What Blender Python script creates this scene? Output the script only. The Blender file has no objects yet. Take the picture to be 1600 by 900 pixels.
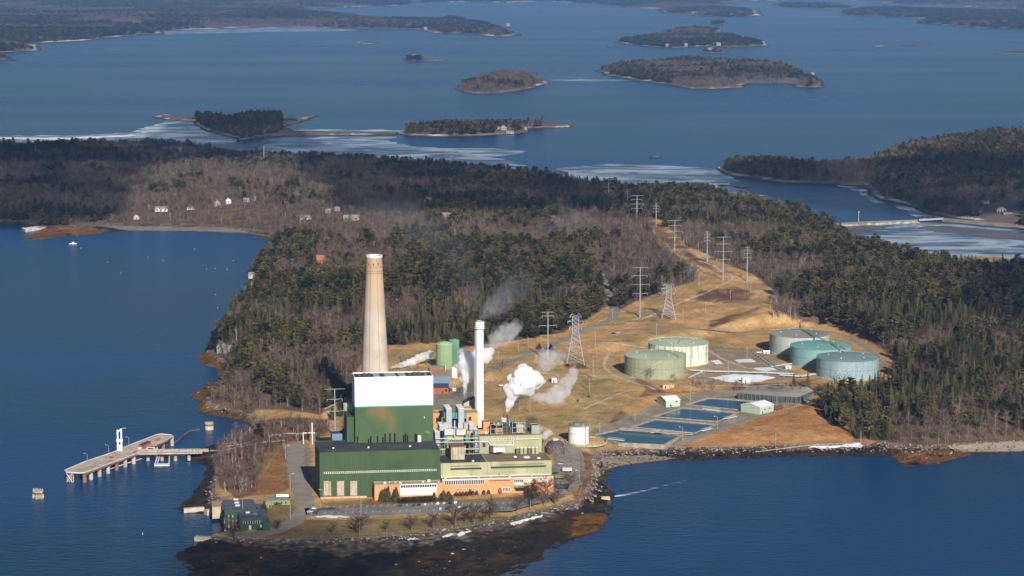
import bpy, math, random
import numpy as np
from mathutils import Vector
R = math.radians
rng = np.random.default_rng(7)
random.seed(5)
SC = bpy.context.scene
COL = SC.collection
# ---------------------------------------------------------------- camera
CH, FP = 380.0, 3500.0
PITCH = math.atan(510/3500); CC, SS = math.cos(PITCH), math.sin(PITCH)
cam = bpy.data.cameras.new('camera'); co = bpy.data.objects.new('camera', cam); COL.objects.link(co)
co.location = (0, 0, CH); co.rotation_euler = (math.pi/2-PITCH, 0, 0)
cam.sensor_width = 36; cam.lens = FP/1600*36; cam.clip_start = 1; cam.clip_end = 90000
SC.camera = co
# ---------------------------------------------------------------- light
SUN_EL, SUN_AZ = R(27), R(15)            # the sun stands behind the camera and to its right
sd = Vector((math.sin(SUN_AZ)*math.cos(SUN_EL), -math.cos(SUN_AZ)*math.cos(SUN_EL), math.sin(SUN_EL)))
sl = bpy.data.lights.new('sun', 'SUN'); sl.energy = 5.0; sl.angle = R(0.53); sl.color = (1, .945, .865)
so = bpy.data.objects.new('sun', sl); COL.objects.link(so); so.rotation_euler = sd.to_track_quat('Z', 'Y').to_euler()
so.location = (0, -500, 2500)
w = bpy.data.worlds.new('World'); SC.world = w; w.use_nodes = True
nt = w.node_tree; bgn = nt.nodes['Background']; sky = nt.nodes.new('ShaderNodeTexSky')
sky.sky_type = 'NISHITA'; sky.sun_disc = False; sky.sun_elevation = SUN_EL; sky.sun_rotation = math.pi-SUN_AZ
sky.altitude = 100; sky.dust_density = .1; sky.ozone_density = 3.5
nt.links.new(sky.outputs[0], bgn.inputs[0]); bgn.inputs[1].default_value = .037
SC.view_settings.view_transform = 'Standard'; SC.view_settings.look = 'None'
SC.view_settings.gamma = 1; SC.view_settings.exposure = 0.42; SC.view_settings.use_curve_mapping = False
cy = SC.cycles
SC.render.engine = 'CYCLES'
cy.max_bounces = 16; cy.diffuse_bounces = 2; cy.glossy_bounces = 2; cy.transmission_bounces = 2
cy.volume_bounces = 14; cy.transparent_max_bounces = 10; cy.use_denoising = True
cy.volume_step_rate = 1.0; cy.volume_max_steps = 256
try: cy.denoiser = 'OPENIMAGEDENOISE'
except Exception: pass

# ---------------------------------------------------------------- photograph <-> place
def G(px, py, z=0.0):
    px = np.asarray(px, float); py = np.asarray(py, float)
    dx = (px-800)/FP; dv = -(py-450)/FP
    t = (z-CH)/(-SS+dv*CC)
    return dx*t, (CC+dv*SS)*t
def zat(x, y, py):                         # height of the point above (x, y) seen at row py
    k = (450-py)/FP
    return (k*y*CC-y*SS)/(CC+k*SS)+CH
PA = R(7); UX, UY = math.cos(PA), math.sin(PA); QX, QY = -math.sin(R(9.6)), math.cos(R(9.6))
OX, OY = [float(v) for v in G(500, 779, 7.3)]
def pw(a, b): return OX+a*UX+b*QX, OY+a*UY+b*QY         # plant frame -> world
def aof(px, b, z):                        # plant-frame a of the point (a,b,z) seen at column px
    k = (px-800)/FP
    return (k*((OY+b*QY)*CC-(z-CH)*SS)-(OX+b*QX))/(UX-k*UY*CC)
def zof(py, a, b): x, y = pw(a, b); return zat(x, y, py)
def poly(pts, z=0.0):
    p = np.array(pts, float); x, y = G(p[:, 0], p[:, 1], z); return np.stack([x, y], 1)

# ---------------------------------------------------------------- numpy helpers
_T = np.random.default_rng(3).random((257, 257))
def vn(x, y, s, seed=0):
    x = x/s+seed*17.31+500; y = y/s+seed*9.77+500
    xi = np.floor(x).astype(int); yi = np.floor(y).astype(int); fx = x-xi; fy = y-yi
    fx = fx*fx*(3-2*fx); fy = fy*fy*(3-2*fy); xi %= 256; yi %= 256
    a = _T[yi, xi]; b = _T[yi, xi+1]; c = _T[yi+1, xi]; d = _T[yi+1, xi+1]
    return (a*(1-fx)+b*fx)*(1-fy)+(c*(1-fx)+d*fx)*fy
def fbm(x, y, s, o=4, seed=0):
    r = 0; a = .5; t = 0
    for i in range(o): r = r+a*vn(x, y, s/2**i, seed+i*3); t += a; a *= .55
    return r/t*2-1
def sdf(x, y, P):                          # signed distance, positive inside
    x = np.asarray(x, float); y = np.asarray(y, float)
    d = np.full(x.shape, 1e12); ins = np.zeros(x.shape, bool); n = len(P)
    for i in range(n):
        ax, ay = P[i]; bx, by = P[(i+1) % n]
        ex, ey = bx-ax, by-ay; wx, wy = x-ax, y-ay
        t = np.clip((wx*ex+wy*ey)/(ex*ex+ey*ey+1e-9), 0, 1)
        dx = wx-ex*t; dy = wy-ey*t
        d = np.minimum(d, dx*dx+dy*dy)
        if ay != by:
            c = ((ay > y) != (by > y)) & (x < (bx-ax)*(y-ay)/(by-ay)+ax); ins ^= c
    d = np.sqrt(d); return np.where(ins, d, -d)
def sstep(a, b, x): t = np.clip((x-a)/(b-a), 0, 1); return t*t*(3-2*t)
def mix(a, b, t): return a*(1-t[..., None])+np.array(b)*t[..., None]

# ---------------------------------------------------------------- materials
MATS = {}
def mat(name, col, rough=.8, noise=.25, scale=.15, metal=0., col2=None, bump=0., spec=.3, stain=None, streak=None):
    if name in MATS: return MATS[name]
    m = bpy.data.materials.new(name); m.use_nodes = True; MATS[name] = m
    n = m.node_tree.nodes; l = m.node_tree.links; p = n['Principled BSDF']
    p.inputs['Roughness'].default_value = rough; p.inputs['Metallic'].default_value = metal
    p.inputs['Specular IOR Level'].default_value = spec
    tc = n.new('ShaderNodeNewGeometry'); nz = n.new('ShaderNodeTexNoise'); nz.inputs['Scale'].default_value = scale
    nz.inputs['Detail'].default_value = 6; l.new(tc.outputs['Position'], nz.inputs['Vector'])
    r = n.new('ShaderNodeValToRGB'); l.new(nz.outputs[0], r.inputs[0])
    c = np.array(col); c2 = np.array(col2) if col2 else c
    r.color_ramp.elements[0].position = .3; r.color_ramp.elements[1].position = .7
    r.color_ramp.elements[0].color = (*(c*(1-noise)), 1); r.color_ramp.elements[1].color = (*np.minimum(c2*(1+noise*.6), .95), 1)
    out = r.outputs[0]
    if streak:                              # weather streaks running down the surface
        mp = n.new('ShaderNodeMapping'); mp.inputs['Scale'].default_value = (streak[0], streak[0], streak[1])
        l.new(tc.outputs['Position'], mp.inputs[0]); s2 = n.new('ShaderNodeTexNoise'); s2.inputs['Scale'].default_value = 1
        s2.inputs['Detail'].default_value = 5; l.new(mp.outputs[0], s2.inputs['Vector'])
        rr = n.new('ShaderNodeValToRGB'); l.new(s2.outputs[0], rr.inputs[0])
        rr.color_ramp.elements[0].position = streak[2]; rr.color_ramp.elements[1].position = streak[2]+streak[3]
        mx = n.new('ShaderNodeMix'); mx.data_type = 'RGBA'
        l.new(rr.outputs[0], mx.inputs[0]); l.new(out, mx.inputs[6]); mx.inputs[7].default_value = (*streak[4], 1); out = mx.outputs[2]
    if stain:                               # list of (centre, radii, colour, strength)
        for ce, ra, cl, st in stain:
            mp = n.new('ShaderNodeVectorMath'); mp.operation = 'SUBTRACT'; l.new(tc.outputs['Position'], mp.inputs[0]); mp.inputs[1].default_value = ce
            dv = n.new('ShaderNodeVectorMath'); dv.operation = 'DIVIDE'; l.new(mp.outputs[0], dv.inputs[0]); dv.inputs[1].default_value = ra
            ln = n.new('ShaderNodeVectorMath'); ln.operation = 'LENGTH'; l.new(dv.outputs[0], ln.inputs[0])
            ns = n.new('ShaderNodeTexNoise'); ns.inputs['Scale'].default_value = .12; ns.inputs['Detail'].default_value = 7; l.new(tc.outputs['Position'], ns.inputs['Vector'])
            ad = n.new('ShaderNodeMath'); ad.operation = 'MULTIPLY_ADD'; l.new(ns.outputs[0], ad.inputs[0]); ad.inputs[1].default_value = 1.6; ad.inputs[2].default_value = -.8
            a2 = n.new('ShaderNodeMath'); l.new(ln.outputs['Value'], a2.inputs[0]); l.new(ad.outputs[0], a2.inputs[1])
            mr = n.new('ShaderNodeMapRange'); l.new(a2.outputs[0], mr.inputs[0]); mr.inputs[1].default_value = 1.1; mr.inputs[2].default_value = .1
            mr.inputs[3].default_value = 0; mr.inputs[4].default_value = st
            mx = n.new('ShaderNodeMix'); mx.data_type = 'RGBA'; l.new(mr.outputs[0], mx.inputs[0]); l.new(out, mx.inputs[6]); mx.inputs[7].default_value = (*cl, 1); out = mx.outputs[2]
    l.new(out, p.inputs['Base Color'])
    if bump:
        b = n.new('ShaderNodeBump'); b.inputs['Strength'].default_value = 1; b.inputs['Distance'].default_value = bump
        n2 = n.new('ShaderNodeTexNoise'); n2.inputs['Scale'].default_value = scale*6; n2.inputs['Detail'].default_value = 4
        l.new(tc.outputs['Position'], n2.inputs['Vector']); l.new(n2.outputs[0], b.inputs['Height']); l.new(b.outputs[0], p.inputs['Normal'])
    return m
def ground_mat():
    m = bpy.data.materials.new('ground_cover'); m.use_nodes = True
    n = m.node_tree.nodes; l = m.node_tree.links; p = n['Principled BSDF']; p.inputs['Roughness'].default_value = .95; p.inputs['Specular IOR Level'].default_value = .1
    a = n.new('ShaderNodeVertexColor'); a.layer_name = 'zone'
    g = n.new('ShaderNodeNewGeometry')
    out = a.outputs[0]
    for sc, lo, hi in ((.35, .72, 1.28), (.06, .82, 1.16), (.012, .86, 1.12)):
        nz = n.new('ShaderNodeTexNoise'); nz.inputs['Scale'].default_value = sc; nz.inputs['Detail'].default_value = 8; nz.inputs['Roughness'].default_value = .65
        l.new(g.outputs['Position'], nz.inputs['Vector'])
        mr = n.new('ShaderNodeMapRange'); l.new(nz.outputs[0], mr.inputs[0]); mr.inputs[1].default_value = .3; mr.inputs[2].default_value = .7; mr.inputs[3].default_value = lo; mr.inputs[4].default_value = hi
        v = n.new('ShaderNodeVectorMath'); v.operation = 'SCALE'; l.new(out, v.inputs[0]); l.new(mr.outputs[0], v.inputs['Scale']); out = v.outputs[0]
    l.new(out, p.inputs['Base Color'])
    b = n.new('ShaderNodeBump'); b.inputs['Distance'].default_value = .8; nz = n.new('ShaderNodeTexNoise'); nz.inputs['Scale'].default_value = .5; nz.inputs['Detail'].default_value = 6
    l.new(g.outputs['Position'], nz.inputs['Vector']); l.new(nz.outputs[0], b.inputs['Height']); l.new(b.outputs[0], p.inputs['Normal'])
    return m
def leaf_mat(name, c1, c2, rough=.7):
    m = bpy.data.materials.new(name); m.use_nodes = True
    n = m.node_tree.nodes; l = m.node_tree.links; p = n['Principled BSDF']; p.inputs['Roughness'].default_value = rough; p.inputs['Specular IOR Level'].default_value = .15
    oi = n.new('ShaderNodeObjectInfo'); g = n.new('ShaderNodeNewGeometry')
    nz = n.new('ShaderNodeTexNoise'); nz.inputs['Scale'].default_value = .02; nz.inputs['Detail'].default_value = 4; l.new(g.outputs['Position'], nz.inputs['Vector'])
    ad = n.new('ShaderNodeMath'); ad.operation = 'MULTIPLY_ADD'; l.new(oi.outputs['Random'], ad.inputs[0]); ad.inputs[1].default_value = .7
    ad.inputs[2].default_value = -.35
    a2 = n.new('ShaderNodeMath'); l.new(ad.outputs[0], a2.inputs[0]); l.new(nz.outputs[0], a2.inputs[1])
    r = n.new('ShaderNodeValToRGB'); l.new(a2.outputs[0], r.inputs[0])
    r.color_ramp.elements[0].position = .15; r.color_ramp.elements[1].position = .85
    r.color_ramp.elements[0].color = (*c1, 1); r.color_ramp.elements[1].color = (*c2, 1)
    l.new(r.outputs[0], p.inputs['Base Color']); MATS[name] = m
    return m
def water_mat(name, c, rough, bumps, spec=.5):
    m = bpy.data.materials.new(name); m.use_nodes = True
    n = m.node_tree.nodes; l = m.node_tree.links; p = n['Principled BSDF']
    p.inputs['IOR'].default_value = 1.33; p.inputs['Specular IOR Level'].default_value = spec
    g = n.new('ShaderNodeNewGeometry')
    nz = n.new('ShaderNodeTexNoise'); nz.inputs['Scale'].default_value = .0022; nz.inputs['Detail'].default_value = 6
    mp = n.new('ShaderNodeMapping'); mp.inputs['Scale'].default_value = (.35, 1, 1); l.new(g.outputs['Position'], mp.inputs[0]); l.new(mp.outputs[0], nz.inputs['Vector'])
    mr = n.new('ShaderNodeMapRange'); l.new(nz.outputs[0], mr.inputs[0]); mr.inputs[1].default_value = .3; mr.inputs[2].default_value = .7
    mr.inputs[3].default_value = rough*.82; mr.inputs[4].default_value = rough*1.15; l.new(mr.outputs[0], p.inputs['Roughness'])
    cr = n.new('ShaderNodeMapRange'); l.new(nz.outputs[0], cr.inputs[0]); cr.inputs[1].default_value = .3; cr.inputs[2].default_value = .7; cm = n.new('ShaderNodeMix'); cm.data_type = 'RGBA'; l.new(cr.outputs[0], cm.inputs[0])
    cm.inputs[6].default_value = (*(np.array(c)*.6), 1); cm.inputs[7].default_value = (*(np.array(c)*1.4), 1); l.new(cm.outputs[2], p.inputs['Base Color'])
    prev = None
    for sc, dist, st, asp in bumps:
        mp2 = n.new('ShaderNodeMapping'); mp2.inputs['Scale'].default_value = (asp, 1, 1); mp2.inputs['Rotation'].default_value = (0, 0, .15); l.new(g.outputs['Position'], mp2.inputs[0])
        b = n.new('ShaderNodeBump'); b.inputs['Strength'].default_value = st; b.inputs['Distance'].default_value = dist
        z = n.new('ShaderNodeTexNoise'); z.inputs['Scale'].default_value = sc; z.inputs['Detail'].default_value = 4; l.new(mp2.outputs[0], z.inputs['Vector']); l.new(z.outputs[0], b.inputs['Height'])
        if prev: l.new(prev.outputs[0], b.inputs['Normal'])
        prev = b
    if prev: l.new(prev.outputs[0], p.inputs['Normal'])
    MATS[name] = m
    return m
GM = ground_mat()

# ---------------------------------------------------------------- object helpers
ORG = {}
def np_mesh(name, V, F, mats, cols=None, mi=None, smooth=False):
    me = bpy.data.meshes.new(name); V = np.asarray(V, np.float32); F = np.asarray(F, np.int32); k = F.shape[1]
    me.vertices.add(len(V)); me.vertices.foreach_set('co', V.ravel())
    me.loops.add(F.size); me.loops.foreach_set('vertex_index', F.ravel())
    me.polygons.add(len(F)); me.polygons.foreach_set('loop_start', np.arange(len(F), dtype=np.int32)*k)
    if mi is not None: me.polygons.foreach_set('material_index', np.asarray(mi, np.int32))
    if smooth: me.polygons.foreach_set('use_smooth', np.ones(len(F), bool))
    for m in mats: me.materials.append(m)
    me.update(calc_edges=True)
    if cols is not None:
        a = me.color_attributes.new('zone', 'FLOAT_COLOR', 'POINT')
        a.data.foreach_set('color', np.concatenate([cols, np.ones((len(cols), 1))], 1).astype(np.float32).ravel())
    return me
def tag(o, label=None, cat=None, group=None, kind=None):
    if label: o['label'] = label
    if cat: o['category'] = cat
    if group: o['group'] = group
    if kind: o['kind'] = kind
    return o
def thing(name, label, cat, loc, group=None):
    o = bpy.data.objects.new(name, None); COL.objects.link(o); o.location = loc; o.empty_display_size = 1
    ORG[o.name] = Vector(loc); return tag(o, label, cat, group)
class MB:
    def __init__(s): s.v = []; s.f = []
    def add(s, vs, fs):
        k = len(s.v); s.v += [tuple(v) for v in vs]; s.f += [tuple(i+k for i in f) for f in fs]; return s
    def hexa(s, p):                         # 8 corners: bottom 4 ccw, top 4
        return s.add(p, [(3, 2, 1, 0), (4, 5, 6, 7), (0, 1, 5, 4), (1, 2, 6, 5), (2, 3, 7, 6), (3, 0, 4, 7)])
    def box(s, x0, x1, y0, y1, z0, z1, fr=None):
        p = [(x0, y0), (x1, y0), (x1, y1), (x0, y1)]
        if fr: p = [fr(*q) for q in p]
        return s.hexa([(*q, z0) for q in p]+[(*q, z1) for q in p])
    def prism(s, P, z0, z1):
        n = len(P); A = sum(P[i][0]*P[(i+1) % n][1]-P[(i+1) % n][0]*P[i][1] for i in range(n))
        if A < 0: P = P[::-1]
        return s.add([(p[0], p[1], z0) for p in P]+[(p[0], p[1], z1) for p in P], [tuple(range(n-1, -1, -1)), tuple(range(n, 2*n))]+[(i, (i+1) % n, n+(i+1) % n, n+i) for i in range(n)])
    def cyl(s, x, y, z0, z1, r0, r1=None, n=16, cap=True):
        r1 = r0 if r1 is None else r1; c = [(math.cos(2*math.pi*i/n), math.sin(2*math.pi*i/n)) for i in range(n)]
        f = [(i, (i+1) % n, n+(i+1) % n, n+i) for i in range(n)]
        if cap: f += [tuple(range(n-1, -1, -1)), tuple(range(n, 2*n))]
        return s.add([(x+r0*a, y+r0*b, z0) for a, b in c]+[(x+r1*a, y+r1*b, z1) for a, b in c], f)
    def dome(s, x, y, z, r, h, n=32, k=4):
        v = []; f = []
        for j in range(k):
            t = j/k; rr = r*math.cos(t*math.pi/2) if h > r*.3 else r*(1-t); zz = z+h*(math.sin(t*math.pi/2))
            v += [(x+rr*math.cos(2*math.pi*i/n), y+rr*math.sin(2*math.pi*i/n), zz) for i in range(n)]
        v.append((x, y, z+h))
        for j in range(k-1): f += [(j*n+i, j*n+(i+1) % n, (j+1)*n+(i+1) % n, (j+1)*n+i) for i in range(n)]
        f += [((k-1)*n+i, (k-1)*n+(i+1) % n, k*n) for i in range(n)]; f.append(tuple(range(n-1, -1, -1)))
        return s.add(v, f)
    def tube(s, p, q, r0, r1=None, n=5):
        r1 = r0 if r1 is None else r1; p = Vector(p); q = Vector(q); d = (q-p).normalized()
        a = d.orthogonal().normalized(); b = d.cross(a)
        v = [p+(a*math.cos(2*math.pi*i/n)+b*math.sin(2*math.pi*i/n))*r0 for i in range(n)]+[q+(a*math.cos(2*math.pi*i/n)+b*math.sin(2*math.pi*i/n))*r1 for i in range(n)]
        return s.add(v, [(i, (i+1) % n, n+(i+1) % n, n+i) for i in range(n)]+[tuple(range(n-1, -1, -1)), tuple(range(n, 2*n))])
    def path(s, pts, r, n=5):
        for i in range(len(pts)-1): s.tube(pts[i], pts[i+1], r, n=n)
        return s
    def ring(s, x, y, z0, z1, r0, r1, n=40):   # open ring wall
        c = [(math.cos(2*math.pi*i/n), math.sin(2*math.pi*i/n)) for i in range(n)]
        v = [(x+r*a, y+r*b, z) for r, z in ((r1, z0), (r1, z1), (r0, z1), (r0, z0)) for a, b in c]
        return s.add(v, [(k*n+i, k*n+(i+1) % n, ((k+1) % 4)*n+(i+1) % n, ((k+1) % 4)*n+i) for k in range(4) for i in range(n)])
    def build(s, name, m, parent=None, smooth=False, loc=None):
        o0 = ORG[parent.name] if parent is not None else (Vector(loc) if loc is not None else Vector((0, 0, 0)))
        me = bpy.data.meshes.new(name); me.from_pydata([(v[0]-o0.x, v[1]-o0.y, v[2]-o0.z) for v in s.v], [], s.f)
        me.materials.append(m); me.update()
        if smooth:
            me.polygons.foreach_set('use_smooth', np.ones(len(me.polygons), bool))
            try: me.set_sharp_from_angle(angle=R(40))
            except Exception: pass
        o = bpy.data.objects.new(name, me); COL.objects.link(o)
        if parent is not None: o.parent = parent; ORG[o.name] = o0
        elif loc is not None: o.location = o0; ORG[o.name] = o0
        else: ORG[o.name] = o0
        return o
def dup(o, loc, rz, label=None, group=None, sc=None):
    c = o.copy(); COL.objects.link(c); c.location = loc; c.rotation_euler = (0, 0, rz)
    if sc is not None: c.scale = sc
    if label: c['label'] = label
    if group: c['group'] = group
    for ch in list(o.children):
        d = ch.copy(); COL.objects.link(d); d.parent = c
        for g in list(ch.children):
            e = g.copy(); COL.objects.link(e); e.parent = d
    return c

# ================================================================ THE LAND
W_MAIN = poly([(262,862),(283,885),(295,905),(305,1040),(770,1040),(804,900),(850,878),(882,858),(908,844),(941,830),(962,795),(947,784),(967,775),(955,757),(948,742),(962,731),(990,726),(1040,722),(1100,720),(1200,716),(1300,714),(1385,714),(1405,726),(1440,729),(1480,722),(1520,713),(1600,706),(1750,690),(1950,640),(1950,455),(1750,448),(1600,443),(1561,441),(1530,441),(1498,439),(1468,429),(1426,410),(1384,393),(1345,389),(1330,380),(1312,364),(1298,354),(1284,350),(1262,339),(1215,324),(1150,314),(1080,308),(1010,304),(955,297),(880,283),(790,277),(740,271),(690,266),(620,260),(560,257),(500,255),(440,251),(390,247),(330,238),(300,231),(250,230),(200,231),(100,233),(0,234),(-150,236),(-500,246),(-500,335),(-150,342),(0,349),(35,352),(38,360),(60,362),(34,371),(30,375),(55,376),(90,371),(150,366),(200,361),(260,361),(330,362),(385,366),(412,372),(425,378),(418,390),(413,400),(400,410),(385,423),(392,435),(383,445),(393,457),(367,475),(352,490),(340,507),(330,527),(315,557),(307,562),(313,570),(340,577),(337,593),(320,600),(323,607),(297,613),(293,620),(310,625),(307,643),(323,648),(357,653),(395,660),(385,668),(377,677),(345,690),(318,700),(300,712),(288,719),(317,732),(318,745),(308,757),(298,771),(271,794),(286,802),(320,804),(345,806),(352,825),(352,836),(320,842),(300,851)])
B_MAIN = poly([(-900,150),(2500,150),(2500,640),(1700,680),(1600,697),(1530,700),(1480,704),(1440,706),(1400,702),(1385,700),(1300,702),(1200,704),(1100,706),(1000,709),(945,713),(931,722),(931,752),(915,780),(895,795),(850,806),(785,821),(720,834),(655,842),(590,849),(460,853),(380,850),(345,848),(330,845),(360,838),(358,820),(352,795),(335,775),(335,740),(340,715),(370,690),(398,676),(404,662),(360,646),(325,638),(322,628),(350,618),(345,602),(355,585),(345,570),(325,556),(340,530),(350,507),(372,480),(400,460),(395,445),(400,432),(395,422),(410,410),(423,392),(435,381),(425,368),(350,357),(240,353),(150,354),(110,358),(70,358),(35,350),(-900,325)])
CTRL = [(500,779,7.3),(690,773,7.3),(863,766,7.3),(600,650,8),(720,640,9),(800,650,9),(450,770,7),(560,800,6.5),(800,800,6),(560,830,5),(360,835,5.5),(700,822,5.5),(850,600,12),(900,560,14),(700,575,13),(1000,605,10),(1090,640,7),(950,672,7),(1200,625,8),(1280,590,11),(1250,550,12),(1370,600,12),(1100,515,17),(1200,470,22),(1050,500,19),(1130,440,27),(1060,395,33),(450,500,20),(600,480,26),(380,600,14),(500,430,27),(700,430,30),(800,390,35),(600,330,24),(400,300,22),(200,300,18),(200,255,11),(50,300,15),(700,290,16),(900,300,17),(1000,330,24),(1200,400,30),(1300,450,26),(1400,500,22),(1500,560,17),(1500,450,24),(1450,620,12),(1300,370,18),(1330,680,6),(1560,650,10),(1700,560,20),(420,740,7),(370,750,6),(500,650,10),(560,600,14)]
_cx, _cy = zip(*[G(a, b, c) for a, b, c in CTRL]); _cx = np.array(_cx); _cy = np.array(_cy); _cz = np.array([c[2] for c in CTRL])
FLAT = [([(488,784),(486,690),(556,640),(760,600),(850,640),(905,690),(908,755),(862,772),(690,782)],7.3),([(462,814),(452,792),(560,784),(800,781),(880,772),(893,782),(800,806),(640,812)],7.0),([(915,682),(1015,640),(1100,612),(1240,612),(1250,632),(1180,655),(1050,703)],7.0),([(962,552),(1120,525),(1200,512),(1300,512),(1392,558),(1392,598),(1250,604),(990,598)],10.0)]
FLAT = [(poly(p, z), z) for p, z in FLAT]
BAS = [[(929,681),(976,671),(1063,681.5),(1037,696),(968,693)],[(989,668),(1024,656.5),(1118,664.5),(1085,677.5)],[(1023,652),(1066,638.5),(1152,646),(1121,659.5)],[(1074,633),(1109,623),(1190,629),(1172,643)]]
BASW = [poly(p, 6.5) for p in BAS]
NU, NV = 820, 900
gu = np.linspace(-.37, .37, NU); gpy = np.linspace(1010, 203, NV); gy = CH*FP/(gpy+60)
GX, GY = np.meshgrid(gu, gy); GX = GX*GY
NZ = fbm(GX, GY, 60, 5, 1)
ragged = fbm(GX, GY, 28, 5, 2)
front = sstep(2500, 1500, GY)
sW = sdf(GX, GY, W_MAIN)+ragged*(3+4*front)
sB = np.minimum(sdf(GX, GY, B_MAIN)+ragged*2.5, sW-3)
wz = 0; ws = 0
for X, Y, Z in zip(_cx, _cy, _cz):
    k = 1/((GX-X)**2+((GY-Y)*.7)**2+900)**1.5; wz = wz+k*Z; ws = ws+k
ZC = wz/ws
for P, z in FLAT:
    d = sdf(GX, GY, P); t = sstep(-22, 0, d); ZC = ZC*(1-t)+z*t
natural = np.ones_like(ZC)
for P, z in FLAT: natural *= 1-sstep(-30, -2, sdf(GX, GY, P))
inl = 4.2+(ZC-4.2)*sstep(0, 35+120*sstep(2500, 3000, GY), sB)+natural*NZ*sstep(20, 150, sB)*4+natural*fbm(GX, GY, 7, 3, 4)*.25
tb = np.clip(sW/np.maximum(sW-sB, .1), 0, 1)
bz = 4.2*(tb*.55+.45*tb**3)-.15+fbm(GX, GY, 22, 4, 9)*.75*np.minimum(1, tb*4)*(1-tb)+fbm(GX, GY, 4, 2, 11)*.35*(1-tb*.3)
HZ = np.where(sB > 0, inl, bz); HZ = np.where(sW < 0, np.maximum(-3, sW*.12-.15), HZ)
# jetty fill, causeway
JET = poly([(300,704),(345,699),(390,690),(392,699),(345,709),(302,711)], 3); d = sdf(GX, GY, JET); HZ = np.maximum(HZ, -3+7*sstep(-9, 0, d))
for P in BASW: HZ = np.where(sdf(GX, GY, P) > -1.2, np.minimum(HZ, 3.5), HZ)
INTK = poly([(340,803),(350,798),(372,800),(373,824),(352,834),(341,826)], 0); HZ = np.where(sdf(GX, GY, INTK) > 0, np.minimum(HZ, -2), HZ)
def proj(X, Y, Z):
    d = Y*CC-(Z-CH)*SS; v = Y*SS+(Z-CH)*CC
    return 800+FP*X/d, 450-FP*v/d
GPX, GPY = proj(GX, GY, HZ)
def gsample(A, x, y):
    x = np.asarray(x, float); y = np.asarray(y, float)
    fu = np.clip((x/y-gu[0])/(gu[1]-gu[0]), 0, NU-1.001); fv = np.clip((CH*FP/y-60-gpy[0])/(gpy[1]-gpy[0]), 0, NV-1.001)
    i = fu.astype(int); j = fv.astype(int); a = fu-i; b = fv-j
    return (A[j, i]*(1-a)+A[j, i+1]*a)*(1-b)+(A[j+1, i]*(1-a)+A[j+1, i+1]*a)*b
def hgt(x, y): return gsample(HZ, x, y)
def P(px, py):                              # point of the main island seen at (px, py)
    z = 8.0
    for _ in range(14): x, y = G(px, py, z); z = .4*z+.6*np.maximum(hgt(x, y), 0)
    x, y = G(px, py, z); return x, y, z
def P1(px, py): x, y, z = P(px, py); return float(x), float(y), float(z)
# ---- what covers the ground, zone by zone
def pm(pts, soft=2., amp=3., x=None, y=None, ns=(25, 12)):
    X = GPX if x is None else x; Y = GPY if y is None else y
    d = sdf(X, Y*2.2, [(a, b*2.2) for a, b in pts])
    return sstep(-soft, soft, d+amp*NZ*1.2+amp*ragged*.8) if x is None else d
OPEN = [(330,850),(300,702),(345,680),(385,658),(400,640),(440,640),(500,648),(535,628),(560,575),(600,540),(680,535),(720,543),(760,538),(830,528),(880,520),(905,505),(935,488),(948,476),(962,488),(1000,468),(1040,452),(1086,440),(1088,418),(1062,402),(1032,385),(1012,345),(1030,340),(1075,385),(1100,396),(1150,418),(1180,432),(1212,452),(1205,478),(1240,500),(1300,512),(1345,522),(1382,548),(1405,566),(1388,602),(1340,608),(1292,622),(1272,640),(1300,662),(1340,690),(1375,698),(1400,712),(1300,730),(960,730),(940,780),(850,830),(560,860)]
C = np.zeros(GX.shape+(3,)); C[:] = (.125, .083, .055)
C = mix(C, (.15, .08, .05), np.clip(fbm(GX, GY, 90, 3, 21)*1.5, 0, 1))
op = pm(OPEN)
C = mix(C, (.45, .262, .106), op)
C = mix(C, (.50, .325, .155), op*np.clip(fbm(GX, GY, 55, 4, 22)*2, 0, .8))
C = mix(C, (.26, .185, .075), op*np.clip(fbm(GX, GY, 40, 4, 23)*2.4, 0, .7))
C = mix(C, (.30, .24, .10), pm([(600,575),(620,540),(760,545),(950,560),(1000,600),(1000,650),(920,690),(780,660),(700,640)])*.35)
C = mix(C, (.38, .17, .06), pm([(1040,700),(1180,655),(1260,632),(1320,665),(1390,700),(1200,706)])*.85)
C = mix(C, (.47, .27, .12), pm([(1040,700),(1180,655),(1260,632),(1320,665),(1390,700),(1200,706)])*np.clip(fbm(GX, GY, 18, 4, 25)*2, 0, 1))
C = mix(C, (.155, .115, .05), pm([(460,850),(400,838),(455,812),(560,812),(800,806),(905,780),(900,796),(800,818),(650,842)], 2, 2)*.9)
C = mix(C, (.12, .07, .042), pm([(335,745),(328,702),(380,662),(450,652),(515,655),(512,676),(452,690),(418,700),(402,768),(370,780)], 2, 3)*.85)
C = mix(C, (.24, .125, .05), pm([(380,775),(420,700),(440,690),(455,720),(452,765),(430,772)], 2, 2))
C = mix(C, (.21, .14, .06), pm([(400,840),(410,790),(450,780),(470,800),(450,825),(420,838)], 2, 1))
C = mix(C, (.24, .15, .07), pm([(500,786),(580,780),(690,783),(860,772),(865,778),(700,790),(520,794)], 1, 1))
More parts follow.
